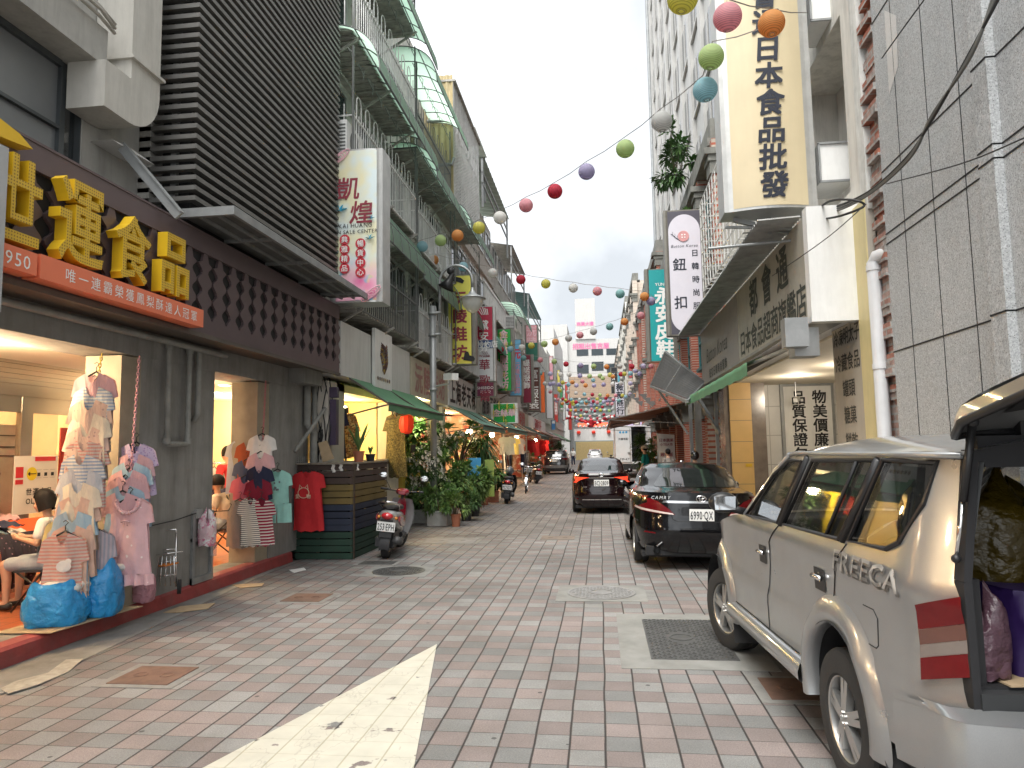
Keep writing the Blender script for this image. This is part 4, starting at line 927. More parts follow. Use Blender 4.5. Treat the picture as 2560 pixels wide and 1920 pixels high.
def car(label, pos, rz, C, paint, wheels, windows, name='parked_car', under=.2, ww=.2):
    t = thing(name, label, 'car', pos, rz, local=True)
    ry, fy, wr, tx = wheels
    zb, zt = C.zs[0], C.zs[-1]
    def arch(y): return [(C.uy(y+(wr+.05)*cos(a)), max(zb, wr+(wr+.05)*sin(a))) for a in [pi*1.12-i*(pi*1.24)/14 for i in range(15)]]
    def clean(a): return [a[0][0:1]+(zb,)]+[q for q in a[1:-1] if q[1] > zb+.005]+[a[-1][0:1]+(zb,)]
    out = [(0, zb)]+clean(arch(ry))+clean(arch(fy))+[(C.P, zb), (C.P, zt), (0, zt)]
    b = MB(); C.patch(out, 0, b, step=.075)
    b.grid(lambda u, v: C.deckpt(u*C.P, v*(len(C.deck)-1)), 64, 4*(len(C.deck)-1)); b.grid(lambda u, v: (lambda p: Vector((-p.x, p.y, p.z)))(C.deckpt(u*C.P, v*(len(C.deck)-1))), 64, 4*(len(C.deck)-1))
    b.build('body', paint, t, smooth=True, local=True, auto=50)
    bd = C.body[0]; b = MB(); b.box(-bd[1]*.93, bd[1]*.93, bd[2]*.94, bd[3]*.94, zb-.04, zb+.02); b.box(-bd[1]*.74, bd[1]*.74, bd[2]*.9, bd[3]*.9, zb, .6)
    for k in (-1, 1):
        for y in (ry, fy): b.lathe([(wr+.05, k*(tx-.22)), (wr+.05, k*(tx+.09))], (0, y, wr), 'x', 24, 0, pi)
    b.build('underbody', M_dark, t, local=True)
    for y in (ry, fy):
        for k in (-1, 1): wheel(t, (k*tx, y, wr), wr, ww, .64, 5)
    for nm, outl in windows:
        b = MB(); C.patch(outl, .004, b, True, nm != 'x', .05); b.build(nm, G_car, t, smooth=True, local=True)
    return t
# ================================================================== LEFT PAVEMENT: people, clothes, bags
C3 = lambda n, c, **k: ridges(mat('cloth_'+n, c, .85, var=k.pop('var', .10), scale=k.pop('scale', 9), spec=.2, **k), 26, 7, .55, .02)
K_pink = C3('pink', (.66, .40, .42)); K_peach = C3('peach', (.68, .46, .36)); K_lblue = C3('light_blue', (.36, .50, .60)); K_cream = C3('cream', (.66, .58, .46))
K_pkst = C3('pink_stripes', (.62, .30, .26), pat=('stripe', 2, .030, (.60, .50, .43), .5)); K_blst = C3('blue_stripes', (.30, .38, .50), pat=('stripe', 2, .03, (.64, .62, .58), .5))
K_pedot = C3('peach_print', (.66, .47, .38), pat=('dots', 18, (.45, .30, .28), .18)); K_pkdot = C3('pink_dots', (.72, .46, .48), pat=('dots', 11, (.85, .74, .72), .16)); K_purp = C3('purple_floral', (.58, .48, .66), pat=('dots', 38, (.40, .28, .52), .30))
K_grst = C3('grey_stripes', (.34, .34, .40), pat=('stripe', 0, .03, (.50, .42, .46), .5)); K_mint = C3('mint', (.33, .62, .55)); K_red = C3('red', (.56, .035, .04)); K_rose = C3('rose', (.55, .13, .17)); K_navy = C3('navy', (.03, .035, .07))
K_dblue = C3('slate_blue', (.10, .12, .18)); K_rust = C3('rust', (.42, .10, .04)); K_white = C3('white', (.74, .72, .68)); K_grey = C3('grey', (.30, .27, .24)); K_mar = C3('maroon', (.22, .02, .04)); K_bwst = C3('black_stripes', (.72, .68, .60), pat=('stripe', 2, .026, (.05, .045, .05), .35))
K_lgrey = C3('pale_grey', (.48, .49, .52)); K_den = C3('denim_grey', (.33, .36, .40)); K_flor = C3('brown_floral', (.40, .22, .10), pat=('blotch', 14, (.60, .50, .25), (.10, .08, .06))); K_oliv = C3('olive_floral', (.10, .085, .045), pat=('blotch', 26, (.17, .145, .07), (.03, .03, .025)))
def chain(label, pts, m, pitch=.032):
    b = MB(); P = [Vector(p) for p in pts]; d = [0]
    for i in range(len(P)-1): d.append(d[-1]+(P[i+1]-P[i]).length)
    n = int(d[-1]/pitch)
    for k in range(n):
        s_ = (k+.5)*pitch; i = max(j for j in range(len(d)) if d[j] <= s_); i = min(i, len(P)-2); q = (P[i+1]-P[i]).normalized(); c = P[i]+q*(s_-d[i]); r = q.orthogonal().normalized(); r = r if k % 2 else q.cross(r)
        b.tube([c+q*(.024*cos(a))+r*(.011*sin(a)) for a in [2*pi*j/10 for j in range(10)]], .0042, 5, closed=True)
    return tag(b.build('plastic_chain', m, base=True, smooth=True), label, 'chain')
M_ych = mat('yellow_chain', (.62, .46, .06), .4); M_pch = mat('pink_chain', (.66, .34, .40), .4)
A0, A1 = Vector((-4.62, 6.05, 2.56)), at(192, 1300, X=-4.66)
chain('yellow plastic chain hung with pyjama tops by the first column', [A0, A0.lerp(A1, .5)+Vector((0, -.02, 0)), A1], M_ych)
tops = [('pink top with a scoop neck, uppermost on the yellow chain', K_pink), ('grey-blue printed top under the uppermost pink one on the yellow chain', K_blst), ('peach printed top, third down on the yellow chain', K_pedot), ('cream printed top hanging under the third peach one', K_cream),
        ('peach printed top midway up the yellow chain', K_pedot), ('pink-striped top at the middle of the yellow chain', K_pkst), ('blue-striped top under the pink-striped one', K_blst), ('pale grey top with small prints on the yellow chain', K_lgrey),
        ('cream top with small roses on the yellow chain', K_cream), ('peach top low on the yellow chain', K_peach), ('light blue top low on the yellow chain', K_lblue), ('peach nightgown just above the striped nightgown', K_peach)]
for i, (lab, m) in enumerate(tops):
    f = .06+.90*i/11; p = A0.lerp(A1, f); garment(lab, 'shirt', p+Vector((.0, -.05, -.10)), m, .30, .60+.1*(i > 8), .17, 1.10, rr(.20, .30), group='clothes on the yellow chain', seed=i)
p = A0.lerp(A1, .97); garment('long pink-striped nightgown with a white bear print at the foot of the yellow chain', 'nightgown', p+Vector((.0, -.14, -.14)), K_pkst, .29, .64, .2, 1.25, .32, group='clothes on the yellow chain')
b = MB(); b.ball((0, 0, 0), .05, 10, 6, (1.2, .1, 1)); b.ball((.035, 0, .04), .025, 8, 6, (1, .1, 1)); o = b.build('bear_print', K_white, base=False); o.parent = [x for x in COL.objects if x.get('category') == 'nightgown'][-1]; o.location = (.03, -.085, -.28)
garment('grey vertical-striped pyjama hanging behind the long striped nightgown', 'pyjama', A1+Vector((.10, .12, -.10)), K_grst, .26, .50, .2, 1.2, .4, group='clothes on the yellow chain')
garment('pale grey nightgown at the back of the yellow chain', 'nightgown', A1+Vector((-.16, .10, -.05)), K_lgrey, .28, .70, .2, 1.25, .2, group='clothes on the yellow chain')
garment('pale yellow cardigan over a blue skirt, hanging left of the striped nightgown', 'cardigan', at(166, 1295, X=-4.95), C3('pale_yellow', (.66, .58, .26)), .28, .32, .16, 1, .3)
B0, B1 = Vector((-4.50, 6.42, 2.58)), Vector((-4.47, 6.30, 1.30))
chain('pink plastic chain hung with nightgowns on the first column', [B0, B0.lerp(B1, .5), B1], M_pch)
for i, (lab, m, z) in enumerate((('purple floral top, uppermost on the pink chain', K_purp, 1.72), ('pink lace top under the purple floral one', K_pink, 1.62), ('light blue top in the middle of the pink chain', K_lblue, 1.54), ('pink top under the light blue one on the pink chain', K_pink, 1.47), ('pale pink nightgown low on the pink chain', K_pink, 1.41), ('slate blue nightgown behind the dotted one', K_lblue, 1.32), ('dusty pink nightgown just behind the dotted one', K_pink, 1.26))):
    garment(lab, 'nightgown' if i > 3 else 'shirt', (-4.50, 6.42-.03*i, z), m, .29, .50+.06*i, .17, 1.12, rr(.25, .45), group='clothes on the pink chain', seed=20+i)
g = garment('pink polka-dot nightgown with round collar and frilled hem, foremost on the pink chain', 'nightgown', (-4.42, 6.24, 1.20), K_pkdot, .34, .70, .18, 1.42, .22, group='clothes on the pink chain', frill=True, neck=.03)
b = MB(); pr = [(.105*cos(a), -.10, -.02+.11*sin(a)) for a in [pi+pi*i/14 for i in range(15)]]
for i, q in enumerate(pr): b.ball((q[0], q[1]+.035+.02*abs(q[0])/.1, q[2]), .018, 8, 5)
b.tube([(-.04, -.085, -.21), (0, -.09, -.2), (.04, -.085, -.21)], .008, 5); b.tube([(-.02, -.085, -.25), (0, -.09, -.2), (.02, -.085, -.25)], .006, 5); b.build('collar', K_pkdot, g, smooth=True, local=True)
b = MB(); b.panel([(-.16, -.50), (-.05, -.50), (-.06, -.38), (-.15, -.38)], lambda x, z: (x, -.088+.3*x*x, z), step=.03); b.build('pocket', K_pink, g, smooth=True, local=True)
# seated woman in dungarees, her chair, the heaped table
folding_chair('black folding chair under the woman in dungarees', (-5.27, 6.40, .15), rad(106)).scale = (.86, .86, .86)
sitting_person('seated woman with black bob, white T-shirt and grey dungaree dress looking at a phone', (-5.30, 6.38, .15), rad(100), K_white, K_den, 'bob', .85, dungaree=True, hands='phone', lean=.03, head_down=.35)
tb = thing('display_table', 'table heaped with folded pink and white clothes beyond the seated woman', 'table', (-6.2, 6.1, .15))
b = MB(); b.box(-6.6, -5.9, 5.2, 7.05, .72, .76)
for x in (-6.55, -5.95):
    for y in (5.25, 7.0): b.tube([(x, y, .15), (x, y, .72)], .015, 6)
b.build('table_frame', M_brn, tb)
cols = [K_pink, K_white, K_cream, K_lblue, K_peach, K_navy]
for i in range(20):
    x, y, z = rr(-6.45, -6.05), rr(5.9, 6.95), .79+.05*(i//6); a = rr(0, 3); b = MB(); sx, sy = rr(.11, .19), rr(.09, .15)
    b.grid(lambda u, v: (x+(sx*(2*u-1)*cos(a)-sy*(2*v-1)*sin(a)), y+(sx*(2*u-1)*sin(a)+sy*(2*v-1)*cos(a)), z+.05*(1-(2*u-1)**4)*(1-(2*v-1)**4)+.012*sin(u*17+i)+.012*sin(v*13+i*2)), 10, 10)
    tag(b.build('folded_garment', random.choice(cols), base=True, smooth=True), 'folded garment in the pink and white heap on the display table', 'garment', 'folded clothes heaped on the table')
b = MB(); b.grid(lambda u, v: (-5.93+.10*sin(pi*v)+.03*sin(u*31)*v, 6.35+.5*u, .84-.55*v), 30, 8); tag(b.build('hanging_garment', C3('dark_print', (.04, .035, .05), pat=('dots', 20, (.25, .15, .2), .2)), base=True, smooth=True), 'dark printed garment hanging over the edge of the display table', 'garment')
# big blue carrier bags on the kerb
M_blue = mat('blue_plastic_bag', (.02, .28, .62), .32, var=.22, scale=6, spec=.6, bump=.5, bscale=11); M_pkbag = mat('pink_film_bag', (.62, .30, .36), .25, var=.2, alpha=.75)
def big_bag(label, c, rx, ry, h, rz, m, top=True, seed=3, name='plastic_bag', knot=False):
    t = thing(name, label, 'plastic bag', c, rz, local=True); rn = random.Random(seed); ph = [rn.uniform(0, 6) for _ in range(12)]
    def fn(u, v):
        a = 2*pi*u; bul = (.90+.15*sin(pi*min(1, v*1.05))**.7)*(1-.06*v*v); cr = .05*(abs(sin(2.5*a+ph[0]+1.6*v))-.6)+.05*(abs(sin(4*a+ph[1]-3*v))-.6)+.025*(abs(sin(7.5*a+ph[2]+5*v))-.6)+.05*sin(2*a+ph[3])*v
        q = bul+cr; e = 2.6; ca, sa = cos(a), sin(a); x = rx*abs(ca)**(2/e)*(1 if ca > 0 else -1)*q; y = ry*abs(sa)**(2/e)*(1 if sa > 0 else -1)*q
        z = h*v*(1+.16*sin(2*a+ph[4])*v+.08*sin(5*a+ph[5])*v)+.012*sin(8*a+ph[6])*(v > 0)+.012*sin(22*v+3*a)
        if knot and v > .75: k = (v-.75)/.25; x *= 1-.85*k; y *= 1-.85*k
        return (x, y, max(z, 0))
    ridges(m, 9, 11, 1.0, .035, 4)
    b = MB(); b.grid(fn, 72, 18, True); b.add([fn(i/36, 0) for i in range(36)], [tuple(range(36))]); b.build('bag', m, t, smooth=True, local=True)
    if top:
        b = MB()
        for i in range(9): b.ball((rn.uniform(-.6, .6)*rx, rn.uniform(-.6, .6)*ry, h*.86+rn.uniform(0, .05)), .09, 8, 6, (1.2, .9, .55))
        b.build('contents', K_white, t, smooth=True, local=True)
    return t
bb = big_bag('blue plastic bag full of clothes, nearer the picture edge, on the red kerb', (-4.72, 5.74, .165), .24, .21, .34, .35, M_blue, seed=5)
bb = big_bag('blue plastic bag with one tall ear, between the other blue bag and the pink one', (-4.60, 6.08, .165), .20, .2, .42, .25, M_blue, seed=11)
b = MB(); b.grid(lambda u, v: (.02+.13*(u-.5)*(1-.55*v)+.02*sin(9*u), -.02+.05*v+.03*sin(7*u+2*v), .40+.20*sin(v*pi/2)), 10, 8); b.build('handle', M_blue, bb, smooth=True, local=True)
big_bag('crumpled pink see-through bag beside the luggage trolley', (-4.56, 6.68, .155), .10, .11, .27, 0, M_pkbag, False, 8, knot=True)
litter('cardboard_sheet', [(-5.0, 5.40), (-4.5, 5.42), (-4.40, 6.45), (-4.62, 6.46), (-4.95, 5.9)], 'cardboard sheet under the blue plastic bags', M_card, 'cardboard'); [x for x in COL.objects if x.name.startswith('cardboard_sheet')][0].location.z = .158
# luggage trolley
t = thing('luggage_trolley', 'folded chrome luggage trolley with orange cord leaning on the column', 'trolley', (-4.53, 7.0, .15), .5, local=True)
b = MB()
for x in (-.1, .1): b.tube([(x, .0, .08), (x*.8, .10, .62)], .009, 8)
b.tube([(-.08, .10, .62), (-.08, .11, .66), (.08, .11, .66), (.08, .10, .62)], .008, 8)
for z, f in ((.2, .02), (.34, .05), (.46, .07)): b.tube([(-.1, f, z), (.1, f, z)], .006, 6)
b.tube([(-.09, -.03, .12), (-.07, .03, .40), (.07, .03, .40), (.09, -.03, .12)], .008, 8); b.tube([(-.13, -.02, .42), (.16, -.02, .44)], .007, 6)
for x in (-.05, 0, .05): b.tube([(x, -.03, .1), (x*.8, .02, .4)], .005, 6)
b.build('frame', M_chrome, t, smooth=True, local=True)
for x in (-.13, .13): b = MB(); b.lathe([(.02, -.018), (.075, -.018), (.075, .018), (.02, .018)], (x, .02, .075), 'x', 20); b.build('wheel', M_rubber, t, smooth=True, local=True, auto=40)
b = MB(); b.tube([(-.11, .04, .30), (0, -.05, .31), (.11, .04, .32), (0, .09, .31)], .009, 6, closed=True); b.build('cord', mat('orange_cord', (.8, .25, .05), .7), t, smooth=True, local=True)
# column niche, hanging bag, bottle
t = thing('utility_box', 'grey metal box frame fixed low on the first column with an open niche', 'utility box', (-4.6, 7.75, .16))
b = MB(); b.box(-4.6, -4.57, 7.55, 7.6, .15, .95); b.box(-4.6, -4.57, 7.93, 7.98, .15, .95); b.box(-4.6, -4.565, 7.55, 7.98, .15, .22); b.box(-4.6, -4.575, 7.55, 7.98, .62, .66); b.build('frame', M_steel2, t)
b = MB(); b.box(-4.6, -4.56, 7.60, 7.72, .88, .98); b.build('socket', mat('box_grey2', (.33, .34, .33), .5), t)
big_bag('pink and white carrier bag hanging on the first column', (-4.50, 7.72, .56), .09, .09, .36, 0, mat('pink_white_bag', (.72, .52, .56), .35, pat=('blotch', 9, (.8, .78, .78), (.6, .2, .3))), False, 21, knot=True)
b = MB(); b.lathe([(0, 0), (.035, 0), (.037, .12), (.03, .16), (.014, .19), (.014, .21), (0, .21)], (-4.52, 7.9, .42), seg=14); tag(b.build('water_bottle', glass('bottle_plastic', (.6, .65, .7), .3), base=True, smooth=True), 'clear water bottle tucked beside the hanging carrier bag', 'bottle')
b = MB(); b.tube([(-4.575, 6.6, .88), (-4.57, 7.2, .90), (-4.57, 7.6, .94)], .006, 5); b.tube([(-4.57, 7.97, .93), (-4.62, 8.4, .9), (-4.8, 8.8, .95)], .006, 5); tag(b.build('black_cord', M_wire, base=True), 'black cord running along the first column at waist height', 'cord')
# second bay: masked woman, chair, third person, bags, clothes
folding_chair('black folding chair of the masked woman', (-5.33, 9.66, .15), rad(98)).scale = (.88, .88, .88)
sitting_person('seated woman in a face mask, pale T-shirt and grey shorts with a shoulder bag', (-5.36, 9.64, .15), rad(95), C3('beige', (.62, .50, .40)), K_den, 'short', .87, mask=True, hands='lap', bag=True, lean=.08, head_down=.0)
sitting_person('person in a red waistcoat with grey hair, half hidden behind the hanging clothes', (-6.25, 11.5, .40), rad(60), K_red, K_navy, 'short', 1.0, hands='lap', head_down=.1)
big_bag('dark blue bulging rubbish bag behind the masked woman', (at(632, 1380, Y=9.75).x, 9.85, .17), .22, .22, .46, .2, mat('navy_plastic_bag', (.015, .10, .38), .25, var=.2, bump=.25, bscale=14), False, 31, knot=True)
big_bag('bright blue bag lying in front of the dark blue one', (at(622, 1380, Y=9.5).x, 9.55, .16), .20, .12, .20, .1, mat('cyan_plastic_bag', (.02, .34, .62), .25, var=.2, bump=.25, bscale=14), False, 33, knot=True)
GM, GR, GL_ = at(618, 1200, Y=9.1).x, at(652, 1200, Y=9.1).x, at(592, 1200, Y=9.1).x
for pts, lab in (([(GM, 9.15, 2.6), (GM, 9.1, 1.25)], 'pink chain in the second bay, carrying the rust shirt'), ([(GR, 9.2, 2.6), (GR, 9.1, 1.25)], 'pink chain in the second bay, carrying the white shirt'), ([(GL_, 9.2, 2.3), (GL_, 9.2, 1.8)], 'short pink chain in the second bay, carrying the grey shirt')): chain(lab, pts, mat('red_pink_chain', (.55, .18, .2), .4))
for i, (lab, m, x, y, z, w, l, rz, kw) in enumerate((
    ('grey short-sleeved shirt at the left of the second bay', K_lgrey, GL_, 9.15, 1.78, .28, .72, .2, {}), ('rust-red shirt on the middle chain of the second bay', K_rust, GM, 9.12, 1.76, .29, .5, .2, {}), ('slate-blue shirt under the rust one', K_dblue, GM, 9.09, 1.52, .29, .5, .2, {}),
    ('rose shirt low on the middle chain', K_rose, GM, 9.05, 1.30, .31, .52, .2, {}), ('white shirt uppermost by the second column', K_white, GR, 9.12, 1.86, .30, .6, .25, {}), ('salmon pink shirt by the second column', K_pink, GR, 9.09, 1.62, .29, .5, .25, {}),
    ('navy shirt under the salmon one by the second column', K_navy, GR, 9.06, 1.44, .28, .45, .3, {}), ('maroon shirt by the second column', K_mar, GR, 9.04, 1.27, .28, .5, .25, {}), ('long pink dress hanging behind the rose shirt', K_pink, GL_, 9.2, 1.35, .24, .8, .2, {}))):
    garment(lab, 'shirt', (x, y, z), m, w, l, .16, 1.06, rz, group='clothes hung in the second bay', seed=40+i, **kw)
garment('grey tank top with a small print in front of the rose shirt', 'tank top', (GM, 8.92, 1.0), K_grey, .33, .62, 0, 1.2, .15, tank=True, group='clothes hung in the second bay')
garment('white T-shirt with black stripes, narrow, by the tank top', 'shirt', (GR-.06, 8.90, 1.02), K_bwst, .22, .62, .16, 1.15, .75, group='clothes hung in the second bay')
garment('maroon and white striped shirt half behind the white striped one', 'shirt', (GR+.06, 9.0, 1.0), C3('maroon_stripes', (.30, .03, .06), pat=('stripe', 2, .04, (.7, .65, .6), .4)), .28, .6, .16, 1.1, .6, group='clothes hung in the second bay')
t = garment('mint pyjama set of top and shorts hung on the slat fence corner', 'pyjama set', (-4.44, 9.36, 1.37), K_mint, .32, .46, .16, 1.05, .3)
b = MB()
for k in (-1, 1): b.panel([(0 if k > 0 else -.19, -.46), (.19 if k > 0 else 0, -.46), (.20*1 if k > 0 else -.01, -.72), (.01 if k > 0 else -.20, -.72)], lambda x, z: (x, -.018+.015*sin(x*40), z), step=.03)
b.build('shorts', K_mint, t, smooth=True, local=True); b = MB()
for i in range(7): b.ball((rr(-.03, .05), -.075, rr(-.28, -.16)), .012, 6, 4, (1, .2, 1.3))
b.build('print', mat('grey_print', (.18, .2, .22), .8), t, local=True)
t = garment('long red sleep shirt with a cartoon print hung on the slat fence', 'sleep shirt', (-4.36, 10.2, 1.33), K_red, .42, .88, .20, 1.12, .0)
b = MB(); M_pr = mat('print_outline', (.78, .62, .45), .8)
b.tube([(.085*cos(2*pi*i/20)-.03, -.082, -.32+.075*sin(2*pi*i/20)) for i in range(20)], .005, 5, closed=True); b.tube([(-.10, -.082, -.27), (-.09, -.082, -.20), (-.05, -.082, -.25)], .005, 5); b.tube([(.04, -.082, -.27), (.03, -.082, -.20), (-.01, -.082, -.25)], .005, 5)
for x in (-.12, .05): b.glyphs('愛' if x < 0 else '物', (x, -.082, -.37), (1, 0, 0), (0, 0, 1), .07)
b.build('print', M_pr, t, local=True)
# clothes, rail, wall of the bright shop inside bay two
b = MB(); b.tube([(-6.9, 11.5, 1.45), (-5.7, 12.9, 1.45)], .012, 8); b.tube([(-6.9, 11.5, .15), (-6.9, 11.5, 1.45)], .012, 8); b.tube([(-5.7, 12.9, .15), (-5.7, 12.9, 1.45)], .012, 8); tag(b.build('clothes_rail', M_chrome, base=True, smooth=True), 'chrome clothes rail inside the bright second bay', 'clothes rail')
for i in range(10):
    f = (i+.5)/10; garment('garment on the chrome rail inside the bright second bay', 'shirt', (-6.9+1.2*f, 11.5+1.4*f, 1.38), (K_navy, K_white, K_grey, K_cream, K_den)[i % 5], .40, .62, .16, 1.05, rad(140), group='shirts on the rail inside the second bay', seed=60+i)
garment('yellowish patterned dress displayed on the back wall of the second bay', 'dress', (-6.3, 13.1, 1.85), K_flor, .42, .8, .16, 1.25, .1)
garment('cream lace top displayed on the back wall of the second bay', 'shirt', (-5.9, 13.1, 1.9), K_cream, .42, .6, .16, 1.1, .1)
lamp('boutique_lamp', (-6.3, 12.5, 2.35), 60, (1, .84, .55))
# ------------------------------------------------ slat fence
sfn = thing('slat_enclosure', 'wooden slat enclosure painted in bands of brown, ochre, navy and green', 'slat fence', (-4.2, 11, 0))
M_sl = [mat('slat_'+n, c, .6, var=.22, scale=3, bump=.15, bscale=30, dirt=.25) for n, c in (('brown', (.055, .035, .028)), ('ochre', (.15, .105, .03)), ('navy', (.018, .026, .05)), ('green', (.014, .048, .030)))]
FX, FY, FL = -3.72, 10.36, 12.1
b = MB(); z = 1.42
for i in range(14):
    b.k = (0, 0, 0, 1, 1, 1, 2, 2, 2, 2, 3, 3, 3, 3)[i]; x0 = -4.86 if z < .42 else -4.93; x0 = -4.62 if z < .15 else x0; dz = rr(-.004, .004)
    b.box(x0, FX, FY, FY+.022, z-.088+dz, z+dz); b.box(FX-.022, FX, FY+.0225, FL, z-.088+dz, z+dz)
    z -= .1015
b.build('slat', M_sl, sfn)
b = MB()
for x, y in ((-3.77, FY+.03), (-4.3, FY+.03), (-4.62, FY+.03)): b.box(x, x+.06, y, y+.06, 0, 1.4)
for y in (11.0, 11.6, 12.0): b.box(FX-.09, FX-.024, y, y+.06, 0, 1.4)
b.build('post', mat('slat_post', (.07, .05, .035), .8), sfn)
b = MB(); b.box(-4.95, FX+.02, FY-.06, FY+.22, 1.425, 1.445); b.box(FX-.25, FX+.02, FY+.221, FL+.05, 1.425, 1.445); b.build('shelf', mat('shelf_board', (.24, .20, .15), .7, var=.2, dirt=.2), sfn)
b = MB(); b.box(-4.9, FX-.12, FY+.12, FL, 0, 1.3); b.build('backing', M_dark, sfn)
b = MB()
for i in range(9): b.tube([(-4.72+.03*i, FY-.02, 1.447), (-4.72+.03*i, FY-.02, 1.54)], .002, 4)
for z in (1.47, 1.51, 1.54): b.tube([(-4.72, FY-.02, z), (-4.47, FY-.02, z)], .002, 4); b.tube([(-4.72, FY+.12, z), (-4.47, FY+.12, z)], .002, 4)
b.box(-4.75, -4.44, FY-.05, FY+.15, 1.4455, 1.449); tag(b.build('wire_tray', M_steel, base=True), 'small wire tray standing on the slat fence by the second column', 'tray')
b = MB(); b.prism([(0, 0), (.18, .06), (.06, .34), (-.08, .30)], lambda a, c, t: (-4.25+a, FY+.14+t, 1.45+c), .015); tag(b.build('cardboard_sheet', M_card, base=True), 'cardboard leaning above the slat fence beside the second column', 'cardboard')
for i, (x, y) in enumerate(((-4.02, FY-.005), (-3.9, FY-.005), (-3.72, FY+.2))):
    b = MB(); b.grid(lambda u, v: (x+.05*(u-.5)+.01*sin(9*v), y-.01-.01*sin(u*7+v*5), 1.42-.1*v*(1 if i else 1.2)), 6, 6); tag(b.build('white_rag', K_white, base=True, smooth=True), ('white rag knotted on the fence slats left of the corner', 'small white rag on the top slat near the fence corner', 'white rag on the street side of the slat fence')[i], 'rag')
def sansevieria(label, c, n, L, pm, w=.07, r=.09, h=.17):
    t = thing('potted_plant', label, 'potted plant', c, 0, local=True); pot(t, r, h, pm); b = MB()
    for i in range(n): a = 2*pi*i/n+.3; b.k = i % 2; leaf(b, (0, 0, h), (cos(a)*.45, sin(a)*.45, 1), L*rr(.7, 1.1), w, .1, 5)
    b.build('foliage', M_lf[:2], t, local=True); return t
M_terra = mat('terracotta_pot', (.36, .13, .07), .75, var=.2, dirt=.25); M_bpot = mat('black_pot', (.02, .02, .022), .5); M_gpot = mat('cement_pot', (.38, .38, .36), .85, var=.25, dirt=.4, bump=.2)
sansevieria('snake plant in a terracotta pot standing on the slat fence', (-3.85, 11.0, 1.445), 7, .52, M_terra)
sansevieria('small succulent in a black pot on the slat fence', (-3.84, 11.55, 1.445), 6, .16, M_bpot, .05, .08, .12)
scooter('red and silver motor scooter with plate 253-EPH parked beside the slat fence', (-3.34, 11.15, 0), rad(7), mat('scooter_silver', (.40, .40, .40), .3, .5, coat=.5), mat('scooter_red', (.25, .008, .02), .2, coat=1), '253·EPH', .12, -.3)
# drain pipes, meter box and cables between the two shops
b = MB(); b.tube([(-4.53, 10.55, 2.9), (-4.53, 10.55, 2.05), (-4.45, 10.62, 1.9), (-4.45, 10.62, .2)], .055, 10); b.tube([(-4.5, 10.75, 2.9), (-4.48, 10.75, .2)], .045, 10); b.tube([(-4.5, 10.05, 1.62), (-4.35, 10.5, 2.1), (-4.3, 10.7, 2.3)], .03, 8)
tag(b.build('drain_pipe', MATS['grey_pipe'], base=True, smooth=True), 'grey drain pipes running down between the concrete shop and the white shop', 'pipe')
b = MB()
for i in range(9): x = -4.4+rr(-.05, .1); b.tube([(x, 10.8+rr(-.1, .1), 2.8), (x+rr(-.1, .1), 10.85+rr(-.1, .1), 2.3), (x+rr(-.05, .05), 10.8, 1.9+rr(-.2, .2)), (x, 10.75, 1.4+rr(0, .4))], .009, 5)
tag(b.build('cable_bundle', M_wire, base=True, smooth=True), 'tangle of dark cables beside the meter box over the slat fence', 'cables')
b = MB(); b.box(-4.28, -4.18, 10.85, 10.98, 1.72, 2.45); b.box(-4.3, -4.17, 10.87, 10.96, 2.48, 2.65); tag(b.build('meter_box', mat('purple_box', (.07, .05, .09), .5, var=.2), base=True), 'dark purple meter box hung by the white shop', 'meter box')
